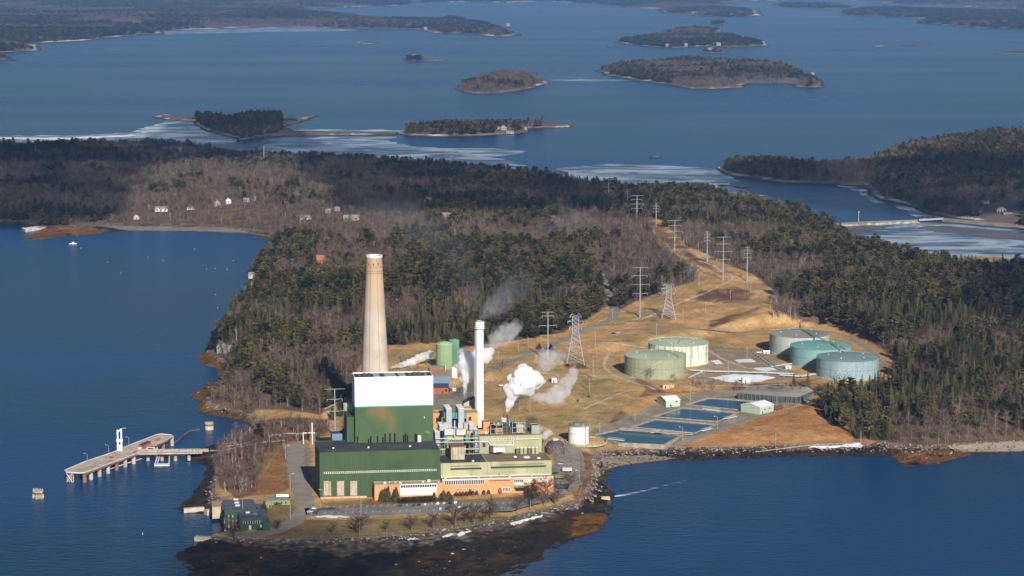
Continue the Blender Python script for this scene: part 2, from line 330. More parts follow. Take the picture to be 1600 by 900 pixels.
for q in ([(340,745),(330,700),(380,665),(450,655),(510,655),(515,680),(455,692),(415,700),(400,770),(370,780)], [(900,700),(930,712),(935,750),(905,790),(895,770),(915,745),(905,715)],
          [(1090,455),(1150,448),(1180,458),(1165,472),(1120,474),(1085,470)], [(1010,330),(1080,395),(1130,430),(1090,412),(1040,380),(1012,350)], [(1130,608),(1180,598),(1290,600),(1300,620),(1240,612)],
          [(970,640),(985,650),(960,666),(945,668)], [(960,570),(1010,606),(1000,620),(1150,606),(1290,590),(1200,610),(1040,612)], [(1020,497),(1050,494),(1050,503),(1015,503)], [(880,570),(915,566),(918,576),(885,577)],
          [(1100,520),(1185,485),(1190,478),(1110,500)], [(580,778),(560,788),(640,792),(705,789),(700,780)]):
    C = mix(C, (.15, .075, .045), pm(q, 3, 4)*(.55+.45*np.clip(fbm(GX, GY, 15, 3, 31)*3+.3, 0, 1)))
C = mix(C, (.42, .19, .07), pm([(1035,462),(1060,490),(1090,482),(1120,478)], 3, 3)*.5)
# yards of gravel and worn concrete
for q in ([(865,692),(905,690),(912,720),(905,755),(885,775),(862,768)], [(445,694),(470,690),(486,700),(488,780),(470,786),(452,760)], [(677,612),(715,606),(735,600),(745,640),(700,650),(677,640)], [(910,690),(935,704),(1040,700),(1045,706),(930,712)]):
    C = mix(C, (.23, .195, .155), pm(q, 1.5, 1))
C = mix(C, (.27, .225, .17), pm([(920,676),(1015,636),(1100,610),(1200,612),(1250,622),(1175,655),(1045,702),(960,698)], 1.5, .5))
C = mix(C, (.26, .21, .16), pm([(1110,545),(1200,545),(1250,590),(1160,600),(1080,600),(1075,590)], 2, 3)*.7)
# shore
shore = sB <= 0
n1 = fbm(GX, GY, 30, 5, 41); n2 = fbm(GX, GY, 3.5, 3, 42); n3 = fbm(GX, GY, 9, 4, 43)
S = np.zeros_like(C); S[:] = (.020, .015, .011)
dark_flat = pm([(250,850),(600,840),(800,830),(900,830),(840,900),(760,1040),(300,1040)], 4, 3)
S = mix(S, (.07, .052, .038), np.clip(n3*2+.4, 0, 1)*(1-dark_flat*.7))
gold = np.maximum(pm([(1395,712),(1410,706),(1480,704),(1520,707),(1510,720),(1440,732),(1400,725)], 2, 2), pm([(895,808),(935,802),(950,806),(932,830),(895,838)], 3, 4)*.8)
gold = np.maximum(gold, pm([(280,545),(345,545),(350,600),(330,640),(400,655),(400,664),(290,660),(280,600)], 2, 3)*.9)
gold = np.maximum(gold, pm([(20,362),(130,352),(170,360),(140,372),(30,382)], 2, 2)); gold = np.maximum(gold, pm([(370,400),(410,400),(410,465),(370,465)], 2, 2)*.6)
gold = np.maximum(gold, pm([(400,366),(450,366),(450,385),(400,380)], 2, 1)*.7)
S = mix(S, (.27, .115, .014), np.clip(gold*(.85+n3*.6), 0, 1)*sstep(.95, .7, tb))
S = mix(S, (.075, .038, .011), np.clip(n1*2.6-.15+n2*.8, 0, 1)*(1-gold)*sstep(1, .6, tb))
S = mix(S, (.012, .010, .009), np.clip(n3*3-.3, 0, 1)*sstep(.8, .5, tb))
S = mix(S, (.05, .06, .018), np.clip(n1*-3-.8, 0, .7)*sstep(.9, .5, tb))
S = mix(S, (.20, .15, .115), sstep(.70, .9, tb+n2*.18+n3*.12)*(.4+.5*np.clip(n2*3+.6, 0, 1)))
S = mix(S, (.42, .35, .29), sstep(.40, .55, n2)*sstep(.75, .9, tb))
S = mix(S, (.33, .26, .19), pm([(940,714),(1010,712),(1060,716),(1010,722),(965,728),(945,735)], 2, 2))
S = mix(S, (.42, .33, .25), pm([(1480,698),(1530,690),(1600,686),(1700,680),(1700,702),(1600,705),(1510,706)], 2, 1))
S = mix(S, (.30, .24, .20), pm([(150,352),(350,355),(430,370),(380,364),(200,360)], 2, 1))
S *= .78
C[shore] = S[shore]
band = np.exp(-(sB/4.)**2)*(sB > 0); C = mix(C, (.27, .20, .15), np.clip(band*(.4+n2*1.2), 0, 1))
C *= (1+fbm(GX, GY, 12, 4, 51)*.26+fbm(GX, GY, 3, 2, 52)*.18)[..., None]
V = np.stack([GX, GY, HZ], -1).reshape(-1, 3)
idx = np.arange(NU*NV).reshape(NV, NU); F = np.stack([idx[:-1, :-1], idx[:-1, 1:], idx[1:, 1:], idx[1:, :-1]], -1).reshape(-1, 4)
hv = HZ.ravel(); keep = hv[F].max(1) > -1.6; F = F[keep]
used = np.unique(F); rm = np.full(len(V), -1); rm[used] = np.arange(len(used))
me = np_mesh('ground', V[used], rm[F], [GM], np.clip(C.reshape(-1, 3)[used], 0, 1), smooth=True)
o = bpy.data.objects.new('ground', me); COL.objects.link(o); tag(o, 'brown wooded and grassy island ground round the power plant', kind='structure')

# ---- water
wm = water_mat('sea_water', (.001, .035, .106), .25, [(.02, 1.2, .5, .5), (.09, .5, .8, .45), (.26, .6, 1., .55), (.7, .24, 1., .7)], .24)
mb = MB(); mb.add([(-16000, 200, 0), (16000, 200, 0), (16000, 46000, 0), (-16000, 46000, 0)], [(0, 1, 2, 3)])
o = mb.build('sea', wm); tag(o, 'deep blue rippled bay water', kind='structure')

# ---- far land
FOREST = []      # scatter jobs: name, label, (x, y, z, kind, height, width)
def land(name, label, pts, hmax, beach=25, floor=(.13, .10, .085), cf=.4, step=(2., .55), spacing=None, trees=True, th=15, edge=None, rise=.16, wood_label=None, clear=(), kind='structure'):
    p = np.array(pts, float); x0, x1 = p[:, 0].min()-6, p[:, 0].max()+6; y0, y1 = p[:, 1].min()-1.5, p[:, 1].max()+2
    W = poly(pts); nu = int((x1-x0)/step[0])+2; nv = int((y1-y0)/step[1])+2
    px = np.linspace(x0, x1, nu); py = np.linspace(y1, y0, nv); d = CH*FP/(py+60)
    X, Y = np.meshgrid((px-800)/FP/CC*.99, d); Y = CH*FP/(np.meshgrid(px, py)[1]+60); X, Yg = G(*np.meshgrid(px, py)); Y = Yg
    sc = float(Y.mean())/3000
    s = sdf(X, Y, W)+fbm(X, Y, 90*sc, 4, len(name))*14*sc
    sb = s-beach*(.6+.8*vn(X, Y, 200*sc, 5))
    Z = np.where(s < 0, np.maximum(-4, s*.1), np.where(sb < 0, 2.5*np.clip(s/beach, 0, 1), 2.5+np.minimum(hmax*(1-np.exp(-np.maximum(sb, 0)*rise/max(hmax, 1))), hmax)*(.75+.5*vn(X, Y, 260*sc, 8))))
    c = np.zeros(X.shape+(3,)); c[:] = floor
    nn = fbm(X, Y, 50*sc, 4, 3)
    sh = np.zeros_like(c); sh[:] = (.10, .075, .055); sh = mix(sh, (.035, .028, .02), sstep(.5, .2, s/beach)); sh = mix(sh, (.62, .60, .60), np.clip(nn*3-.15, 0, 1)*sstep(.35, .75, s/beach)); sh = mix(sh, (.30, .25, .2), np.clip(-nn*2, 0, 1)*sstep(.5, .8, s/beach))
    m = sb < 2*sc; c[m] = sh[m]
    V = np.stack([X, Y, Z], -1).reshape(-1, 3); ix = np.arange(nu*nv).reshape(nv, nu)
    F = np.stack([ix[:-1, :-1], ix[:-1, 1:], ix[1:, 1:], ix[1:, :-1]], -1).reshape(-1, 4); F = F[Z.ravel()[F].max(1) > -2]
    us = np.unique(F); rm = np.full(len(V), -1); rm[us] = np.arange(len(us))
    o = bpy.data.objects.new(name, np_mesh(name, V[us], rm[F], [GM], c.reshape(-1, 3)[us], smooth=True)); COL.objects.link(o)
    tag(o, label, None if kind == 'structure' else 'rock', kind=kind if kind == 'structure' else None)
    if kind != 'structure': o['category'] = 'rock ledge'
    if not trees: return
    dm = float(np.median(Y)); sp = spacing or max(8.5, dm/560)
    a0, a1, b0, b1 = X[Z > 2].min(), X[Z > 2].max(), Y[Z > 2].min(), Y[Z > 2].max()
    gx, gy_ = np.meshgrid(np.arange(a0, a1, sp), np.arange(b0, b1, sp)); gx = gx.ravel()+rng.uniform(-.5, .5, gx.size)*sp; gy_ = gy_.ravel()+rng.uniform(-.5, .5, gy_.size)*sp
    ppx, ppy = proj(gx, gy_, 15); k = (ppx > -160) & (ppx < 1760) & (ppy > -14); gx, gy_ = gx[k], gy_[k]
    ss = sdf(gx, gy_, W)+fbm(gx, gy_, 90*sc, 4, len(name))*14*sc-beach*(.6+.8*vn(gx, gy_, 200*sc, 5))
    k = ss > (edge if edge is not None else 3); gx, gy_, ss = gx[k], gy_[k], ss[k]
    k = fbm(gx, gy_, 120*sc, 3, 77) > -.62; gx, gy_, ss = gx[k], gy_[k], ss[k]
    for q in clear:
        ppx, ppy = proj(gx, gy_, 8); k = sdf(ppx, ppy, q) < 0; gx, gy_, ss = gx[k], gy_[k], ss[k]
    z = 2.5+np.minimum(hmax*(1-np.exp(-np.maximum(ss, 0)*rise/max(hmax, 1))), hmax)*(.75+.5*vn(gx, gy_, 260*sc, 8))-.8
    con = (rng.random(gx.size)*.7+.15+fbm(gx, gy_, 110*sc, 3, 61)*.7) < cf
    hh = th*(.62+.65*vn(gx, gy_, 55*sc, 14))*rng.uniform(.7, 1.25, gx.size)*np.where(con, 1.08, .9); ww = sp*rng.uniform(.85, 1.25, gx.size)*.72*np.where(con, 1, 1.1)
    FOREST.append((name, wood_label or 'wooded cover of '+label, gx, gy_, z, np.where(con, 0, 2), hh, ww))
land('east_peninsula', 'dark wooded peninsula beyond the causeway', [(1120,262),(1150,258),(1170,253),(1230,256),(1290,262),(1345,255),(1385,238),(1430,228),(1500,218),(1600,210),(1800,200),(1950,215),(1950,395),(1750,372),(1600,358),(1540,349),(1474,341),(1450,336),(1435,325),(1408,319),(1369,312),(1354,301),(1348,291),(1306,289),(1219,286),(1180,281),(1138,274)], 17, 14, cf=.42, step=(1.6, .5), spacing=9.5, th=16,
     clear=([(1530,325),(1600,318),(1600,352),(1535,345)],))
land('bar_island', 'low wooded islet at the west end of the sand bar', [(229,183),(259,178),(300,184),(330,186),(364,190),(400,188),(437,187),(515,178),(470,189),(445,198),(460,206),(560,207.5),(620,208),(620,211),(560,211.5),(480,213),(427,214),(371,222),(350,212),(318,202),(300,190),(262,188)], 5, 14, cf=.7, step=(1.2, .4), spacing=9, th=16, clear=([(228,172),(306,180),(306,196),(228,192)], [(440,172),(640,198),(640,222),(430,216),(440,200)]))
land('middle_island', 'long wooded island with a shingle point', [(612,208),(640,204),(700,200),(760,196),(820,197),(862,192),(895,196),(893,199),(862,200),(830,201),(841,207),(800,211),(740,213),(680,213),(630,212)], 7, 12, cf=.45, step=(1.2, .35), spacing=9, th=17, clear=([(775,196),(808,198),(806,207),(776,207)], [(852,185),(900,188),(900,203),(845,203)]))
land('oval_island', 'round brown wooded island in mid bay', [(714,141),(722,130),(745,121),(780,117),(820,117),(848,121),(856,130),(840,137),(812,143),(778,147),(736,146)], 16, 12, cf=.1, step=(1.2, .3), th=16)
land('long_island', 'long low wooded island in mid bay', [(932,110),(950,104),(1000,101),(1080,98),(1150,97),(1210,98),(1249,106),(1268,115),(1278,124),(1296,136),(1280,138),(1236,136),(1226,131),(1174,131),(1168,137),(1120,140),(1080,140),(1033,131),(988,125),(950,118)], 15, 22, cf=.22, step=(1.5, .3), th=16, clear=([(1225,124),(1250,124),(1250,132),(1225,131)], [(1155,128),(1226,126),(1226,133),(1168,133)]))
land('cottage_island', 'wooded island with pale cottages on its shore', [(956,66),(990,60),(1040,56),(1100,55),(1150,57),(1178,64),(1202,71),(1170,74),(1132,75),(1100,73),(1060,76),(1030,75),(990,71)], 18, 25, cf=.35, step=(1.5, .25), th=15)
land('cottage_island_hill', 'higher wooded hill behind the cottages', [(1025,52),(1050,47),(1090,44),(1125,47),(1120,52),(1060,56)], 12, 20, cf=.3, step=(1.5, .25), th=15)
land('round_islet', 'small round dark wooded islet', [(1108,37),(1120,34),(1135,36),(1136,38),(1118,39)], 8, 15, cf=.9, step=(.8, .2), th=16, spacing=16)
land('house_islet', 'tiny islet with a white house', [(1088,82),(1100,78),(1125,78),(1142,83),(1115,84)], 3, 25, cf=.5, step=(1, .25), th=10, spacing=14)
land('lone_rock_islet', 'narrow dark islet with a small house and few trees', [(630,94),(640,90),(662,90),(680,93),(702,95),(665,96)], 4, 14, cf=.8, step=(1, .25), th=12, spacing=14, clear=([(650,84),(710,90),(710,98),(664,98)],))
land('mainland', 'hazy wooded mainland along the far left shore', [(-300,110),(0,94),(26,95),(20,88),(0,84),(55,80),(73,79),(52,69),(126,64),(170,60),(210,56),(222,54),(259,54),(250,49),(329,46),(420,42),(507,44),(560,46),(600,45),(641,46),(673,51),(736,54),(771,59),(806,58),(812,54),(799,44),(770,38),(732,36),(700,33),(640,33),(600,30),(560,26),(500,22),(470,14),(560,11),(640,8),(652,5),(640,0),(560,-8),(-300,-12)], 26, 45, cf=.4, step=(3, .3), th=15, spacing=23, clear=([(174,34),(222,36),(222,44),(174,42)],))
land('point_hill', 'wooded knoll behind the mainland point', [(680,32),(690,28),(715,27),(733,31),(730,34),(700,34)], 10, 20, cf=.6, step=(1, .25), th=15)
land('far_shore', 'pale far shore across the bay', [(652,5),(720,3),(800,4),(850,2),(921,7),(960,10),(1023,14),(1037,21),(1093,25),(1130,27),(1168,28),(1192,24),(1184,18),(1155,12),(1120,8),(1150,2),(1300,0),(1400,6),(1500,10),(1620,14),(1800,18),(2000,-15),(600,-15)], 22, 60, cf=.4, step=(3, .3), th=15, spacing=30)
land('far_spit', 'thin far wooded spit', [(1199,8),(1230,7),(1290,8),(1340,10),(1330,14),(1275,14),(1220,11)], 12, 25, cf=.5, step=(2, .25), th=15, spacing=28)
land('far_peninsula', 'long blue wooded peninsula at upper right', [(1312,19),(1340,14),(1400,15),(1480,18),(1600,22),(1800,26),(2000,40),(1900,52),(1700,46),(1600,46),(1502,42),(1440,38),(1431,36),(1450,32),(1437,29),(1380,27),(1317,24)], 20, 25, cf=.6, step=(2, .25), th=15, spacing=26)
for nm, lb, q in (('rock_ledge', 'low dark ledge in the bay right of the wooded islands', [(1358,72),(1370,70.6),(1386,72),(1372,73)]), ('rock_ledge', 'thin tide-washed ledge at the right, left of the reddish one', [(1410,71.5),(1425,70.6),(1450,71.5),(1430,72.2)]),
                  ('rock_ledge', 'reddish low ledge at the right edge of the bay', [(1556,83),(1580,80),(1620,82),(1620,86),(1580,85)]), ('rock_ledge', 'small dark ledge off the tree-lined tip of the right peninsula', [(1018,245),(1028,244),(1032,246),(1022,247)]),
                  ('rock_ledge', 'flat weedy rock in the icy channel, right one of the pair', [(1146,292),(1158,290),(1170,292),(1158,295)]), ('rock_ledge', 'flat weedy rock in the icy channel, left one of the pair', [(1120,290),(1130,288.5),(1136,291),(1126,293)]),
                  ('rock_ledge', 'thin dark ledge off the far left mainland', [(173,79),(180,78.4),(186,79),(180,79.6)]), ('rock_ledge', 'dark sliver of ledge left of the lone rock islet', [(562,66.5),(575,65.5),(595,67),(575,68)]), ('rock_ledge', 'left of two specks of ledge before the cottage island', [(908,71),(914,70.6),(920,71.2),(914,72)]), ('rock_ledge', 'right of two specks of ledge before the cottage island', [(944,71.4),(952,71),(962,72),(952,72.6)]), ('rock_ledge', 'dark weedy rock in the cove below the pine headland', [(317,606),(325,604),(336,606),(325,609)])):
    land(nm, lb, q, 1.2, 10, floor=(.09, .06, .045), step=(.5, .12), trees=False, kind='rock')
# ---- ice and tidal flats
def ice_mat():
    m = bpy.data.materials.new('slush_ice'); m.use_nodes = True; n = m.node_tree.nodes; l = m.node_tree.links; p = n['Principled BSDF']
    g = n.new('ShaderNodeNewGeometry'); mp = n.new('ShaderNodeMapping'); mp.inputs['Scale'].default_value = (.5, 1, 1); l.new(g.outputs['Position'], mp.inputs[0])
    z = n.new('ShaderNodeTexNoise'); z.inputs['Scale'].default_value = .012; z.inputs['Detail'].default_value = 9; z.inputs['Roughness'].default_value = .68; z.inputs['Distortion'].default_value = 1.2; l.new(mp.outputs[0], z.inputs['Vector'])
    r = n.new('ShaderNodeValToRGB'); l.new(z.outputs[0], r.inputs[0]); e = r.color_ramp.elements
    e[0].position = .42; e[0].color = (.03, .055, .10, 1); e[1].position = .57; e[1].color = (.40, .45, .52, 1); x = e.new(.49); x.color = (.15, .20, .26, 1)
    l.new(r.outputs[0], p.inputs['Base Color']); p.inputs['Roughness'].default_value = .35; return m
ICE = ice_mat(); ICE2 = ICE.copy(); ICE2.node_tree.nodes['Color Ramp'].color_ramp.elements[0].position = .34; ICE2.node_tree.nodes['Color Ramp'].color_ramp.elements[2].color = (.62, .65, .70, 1); SNOW = mat('snow', (.72, .74, .78), .9, .2, .05, col2=(.8, .82, .85)); MUD = mat('tide_mud', (.16, .13, .11), .7, .4, .02, col2=(.10, .10, .12))
def sheet(name, label, pts, z, m, amp=.0, kind='structure', n=10):
    Pw = poly(pts, z); out = []
    for i in range(len(Pw)):
        a = Pw[i]; b = Pw[(i+1) % len(Pw)]
        L = np.linalg.norm(b-a)
        for k in range(n):
            q = a+(b-a)*k/n; w_ = amp*L*(math.sin(math.pi*k/n) if k else 0)*(vn(q[0], q[1], L*.15+1, 3)-.5); nn_ = np.array([-(b-a)[1], (b-a)[0]])/max(L, 1e-6); out.append(q+nn_*w_)
    from mathutils.geometry import tessellate_polygon
    vs = [(float(q[0]), float(q[1]), z) for q in out]; f = tessellate_polygon([[Vector(v) for v in vs]])
    f = [t if ((vs[t[1]][0]-vs[t[0]][0])*(vs[t[2]][1]-vs[t[0]][1])-(vs[t[1]][1]-vs[t[0]][1])*(vs[t[2]][0]-vs[t[0]][0])) > 0 else t[::-1] for t in f]
    mb = MB(); mb.add(vs, f); o = mb.build(name, m); return tag(o, label, kind=kind)
sheet('ice_flat', 'white ice fringe along the upper left shore', [(-200,210),(0,212),(100,212),(150,210),(205,206),(225,199),(262,188),(320,188),(362,196),(368,215),(345,240),(300,236),(250,234),(100,236),(0,237),(-200,240)], .12, ICE2, .25)
sheet('ice_flat', 'thin snow line along the upper left shore', [(-200,213),(0,214),(100,215),(200,210.5),(230,206),(205,213),(100,218),(0,217),(-200,217)], .16, SNOW, .3)
sheet('ice_flat', 'slushy ice in the cove behind the sand bar', [(418,216),(470,214),(560,213.5),(620,213),(606,219),(640,228),(690,232),(770,232),(822,236),(815,240),(770,246),(800,252),(830,262),(790,272),(690,260),(560,250),(440,242),(410,232)], .12, ICE, .2)
sheet('ice_flat', 'grey ice sheet in the channel above the pylons', [(870,262),(950,256),(1020,258),(1100,262),(1146,264),(1140,275),(1160,283),(1130,290),(1200,306),(1120,312),(1010,302),(940,290),(880,278)], .12, ICE, .2)
sheet('ice_flat', 'white broken ice by the causeway bridge', [(1306,290),(1340,292),(1356,303),(1372,314),(1410,321),(1440,328),(1470,339),(1430,338),(1418,330),(1400,322),(1366,316),(1345,302),(1325,294)], .16, ICE2, .3)
sheet('ice_flat', 'icy tidal pond below the causeway', [(1310,349),(1440,346),(1600,360),(1850,380),(1850,470),(1600,447),(1540,445),(1468,433),(1400,400),(1340,372),(1325,362)], .1, ICE, .1)
sheet('ice_flat', 'pale ice strip above the sand bar', [(455,203),(500,202),(620,203),(660,204),(640,206.5),(560,206.5),(470,206)], .1, ICE2, .2)
sheet('tidal_marsh', 'tan marsh bank in the pond at the right edge', [(1496,403),(1530,400),(1562,401),(1590,405),(1560,410),(1510,409)], .5, mat('marsh_grass', (.36, .23, .11), .95, .3, .05), .2)
sheet('mud_flat', 'brown mud flat in the pond below the causeway', [(1312,352),(1345,352),(1400,351),(1380,358),(1345,362),(1330,366)], .2, MUD, .3)
sheet('mud_flat', 'brown mud flat along the far side of the pond', [(1440,352),(1520,356),(1600,366),(1700,376),(1700,384),(1600,376),(1500,366),(1450,360)], .2, MUD, .4)
sheet('ice_flat', 'thin ice streak off the oval island', [(856,123.5),(930,124),(988,124.5),(985,126.5),(920,127),(860,126.5)], .12, ICE, .3)
sheet('ice_flat', 'white ice edge under the far left mainland', [(250,49.5),(330,45.5),(420,42),(520,44),(560,47),(520,49),(400,50),(300,53),(262,54)], .12, ICE, .1)
# ================================================================ TREES
def tri_add(V, F, a, b, c): k = len(V); V += [a, b, c]; F.append((k, k+1, k+2))
def limb(V, F, p, q, r0, r1, n=3):
    p = Vector(p); q = Vector(q); d = (q-p); d = d.normalized() if d.length > 1e-6 else Vector((0, 0, 1)); a = d.orthogonal().normalized(); b = d.cross(a); k = len(V)
    for c, r in ((p, r0), (q, r1)):
        for i in range(n): t = 2*math.pi*i/n; V.append(tuple(c+(a*math.cos(t)+b*math.sin(t))*r))
    for i in range(n): F.append((k+i, k+(i+1) % n, k+n+(i+1) % n)); F.append((k+i, k+n+(i+1) % n, k+n+i))
def pine(seed, wide=1., dense=1.):          # unit height and unit crown radius; white pine with tiers of level boughs
    r = random.Random(seed); V = []; F = []; TV = []; TF = []
    lean = (r.uniform(-.04, .04), r.uniform(-.04, .04)); limb(TV, TF, (0, 0, 0), (lean[0], lean[1], .93), .030, .008, 5)
    z = r.uniform(.16, .28); tiers = 0
    while z < .97:
        t = (z-.15)/.85; rad = (math.sin(min(1, t*1.9+.45)*math.pi/2)*(1-t**1.8)**.75+.06)*r.uniform(.55, 1.15)
        nb = int((5+5*(1-t))*dense); ph = r.random()*6.28
        if r.random() < .1 and t < .5: z += .06; continue
        for i in range(nb):
            if r.random() < .13: continue
            an = ph+6.283*i/nb+r.uniform(-.35, .35); L = rad*r.uniform(.55, 1.15)
            cx, cy_ = lean[0]*z, lean[1]*z
            for s in (.34, .68, 1.0):
                ex = cx+math.cos(an)*L*s*.36*2.6*.5; 
                px_, py_ = cx+math.cos(an)*L*s, cy_+math.sin(an)*L*s; pz = z+.03*s-.015*s*s+r.uniform(-.012, .012)
                w = .17+.11*s*L
                for _ in range(3 if s > .5 else 2):
                    a0 = an+r.uniform(-1.3, 1.3); w2 = w*r.uniform(.6, 1.2)
                    a = (px_+math.cos(a0)*w2, py_+math.sin(a0)*w2, pz+r.uniform(-.01, .03))
                    b = (px_+math.cos(a0+2.2)*w2, py_+math.sin(a0+2.2)*w2, pz+r.uniform(-.03, .015))
                    c = (px_+math.cos(a0-2.1)*w2*.8, py_+math.sin(a0-2.1)*w2*.8, pz+r.uniform(-.03, .04))
                    tri_add(V, F, a, b, c)
        z += .058*r.uniform(.8, 1.25); tiers += 1
    for _ in range(5): a0 = r.random()*6.28; tri_add(V, F, (lean[0], lean[1], 1.02), (lean[0]+math.cos(a0)*.10, lean[1]+math.sin(a0)*.10, .90), (lean[0]+math.cos(a0+1.3)*.12, lean[1]+math.sin(a0+1.3)*.12, .88))
    return (TV, TF), (V, F)
def spruce(seed):
    r = random.Random(seed); V = []; F = []; TV = []; TF = []; limb(TV, TF, (0, 0, 0), (0, 0, .95), .028, .006, 5)
    z = .07
    while z < .99:
        rad = (1-z)**.8*r.uniform(.78, 1.08)+.03; nb = int(6+9*(1-z)); ph = r.random()*6.28
        for i in range(nb):
            an = ph+6.283*i/nb+r.uniform(-.2, .2); L = rad*r.uniform(.7, 1.12)
            for s in (.5, 1.):
                x, y = math.cos(an)*L*s, math.sin(an)*L*s; zz = z-.07*s*L; w = .17*(1-z*.5)
                for _ in range(2):
                    a0 = an+r.uniform(-.5, .5)
                    tri_add(V, F, (x+math.cos(a0)*w, y+math.sin(a0)*w, zz-.02), (x+math.cos(a0+2.2)*w, y+math.sin(a0+2.2)*w, zz+r.uniform(0, .03)), (x+math.cos(a0-2.2)*w, y+math.sin(a0-2.2)*w, zz+r.uniform(-.01, .04)))
        z += .05*r.uniform(.85, 1.2)
    return (TV, TF), (V, F)
def bare(seed, fan=1., tw=150, stem=.032, multi=1, twr=.0085):
    r = random.Random(seed); V = []; F = []; TV = []; TF = []
    for mth in range(multi):
        ax = r.uniform(-.35, .35)*(multi > 1); ay = r.uniform(-.35, .35)*(multi > 1); top = r.uniform(.8, .95)
        limb(TV, TF, (ax*.2, ay*.2, 0), (ax*.6, ay*.6, .45*top), stem, stem*.65, 5); limb(TV, TF, (ax*.6, ay*.6, .45*top), (ax, ay, top), stem*.65, .006, 4)
        nl = max(4, int(11/multi)); tips = []
        for i in range(nl):
            z0 = r.uniform(.25, .75)*top; an = 6.283*i/nl+r.uniform(-.4, .4); L = fan*(1-.65*(z0-.2))*r.uniform(.5, .95); z1 = min(1, z0+r.uniform(.16, .36))
            f = z0/top; bx = ax*f; by = ay*f; m = (bx+math.cos(an)*L*.55, by+math.sin(an)*L*.55, (z0+z1)/2+.03); e = (bx+math.cos(an)*L, by+math.sin(an)*L, z1)
            limb(TV if multi > 1 else V, TF if multi > 1 else F, (bx, by, z0), m, stem*.42, stem*.26); limb(V, F, m, e, stem*.26, .004); tips += [((bx, by, z0), m, e)]
        for i in range(tw//multi):
            b_, m, e = r.choice(tips); t = r.random(); s = Vector(m).lerp(Vector(e), t) if r.random() < .75 else Vector(b_).lerp(Vector(m), t)
            if r.random() < .22: s = Vector((ax, ay, r.uniform(.55, .95)*top))
            out = Vector((s.x-ax*.5, s.y-ay*.5, 0)); out = out.normalized() if out.length > .01 else Vector((1, 0, 0)); out.rotate(__import__('mathutils').Euler((0, 0, r.uniform(-1.2, 1.2))))
            L = r.uniform(.14, .36); tip = s+Vector((out.x*L*.85, out.y*L*.85, L*.42*r.uniform(.2, 1.2))); side = Vector((-out.y, out.x, r.uniform(-.5, .5)))*twr*r.uniform(.8, 2.2)
            tri_add(V, F, tuple(s-side), tuple(s+side), tuple(tip))
            if r.random() < .6: sp = s.lerp(tip, .4); tp2 = tip+Vector((side.x*22, side.y*22, r.uniform(-.02, .05))); tri_add(V, F, tuple(sp-side*.6), tuple(sp+side*.6), tuple(tp2))
    return (TV, TF), (V, F)
M_PINE = leaf_mat('pine_needles', (.030, .031, .011), (.185, .148, .042)); M_SPR = leaf_mat('spruce_needles', (.018, .022, .009), (.105, .088, .028))
M_TWIG = leaf_mat('bare_twigs', (.062, .041, .029), (.195, .138, .10)); M_BARK = mat('bark', (.20, .165, .14), .9, .3, 1.); M_BIRCH = mat('birch_bark', (.46, .42, .38), .8, .3, 2.)
M_TWIG2 = leaf_mat('reddish_twigs', (.10, .055, .042), (.22, .14, .11)); M_PBARK = mat('pine_bark', (.12, .09, .07), .9, .3, 1.)
PROT = {0: [pine(s, dense=d) for s, d in ((1, 1), (2, .8), (3, 1.1), (4, .9), (5, 1))], 1: [spruce(s) for s in (11, 12, 13)], 2: [bare(s, f) for s, f in ((21, 1), (22, .85), (23, 1.05), (24, .9), (25, 1))], 3: [bare(s, .8, 90, .026, m, .007) for s, m in ((31, 1), (32, 2), (33, 1), (34, 3))]}
PM = {0: (M_PBARK, M_PINE), 1: (M_PBARK, M_SPR), 2: (M_BARK, M_TWIG), 3: (M_BIRCH, M_TWIG2)}
PCOL = {}
for k, L in PROT.items():
    c = bpy.data.collections.new('forms_%d' % k); PCOL[k] = c
    for i, ((tv, tf), (v, f)) in enumerate(L):
        VV = np.array(tv+v); FF = np.array([list(q) for q in tf]+[[a+len(tv) for a in q] for q in f])
        me = np_mesh('tree_form', VV, FF, list(PM[k]), mi=[0]*len(tf)+[1]*len(f)); c.objects.link(bpy.data.objects.new('form_%d_%02d' % (k, i), me))
PME = {k: [(np_mesh('trunk', np.array(t[0]), np.array(t[1]), [PM[k][0]]), np_mesh('crown', np.array(q[0]), np.array(q[1]), [PM[k][1]])) for t, q in L] for k, L in PROT.items()}
PJO = {k: [o.data for o in PCOL[k].objects] for k in PROT}
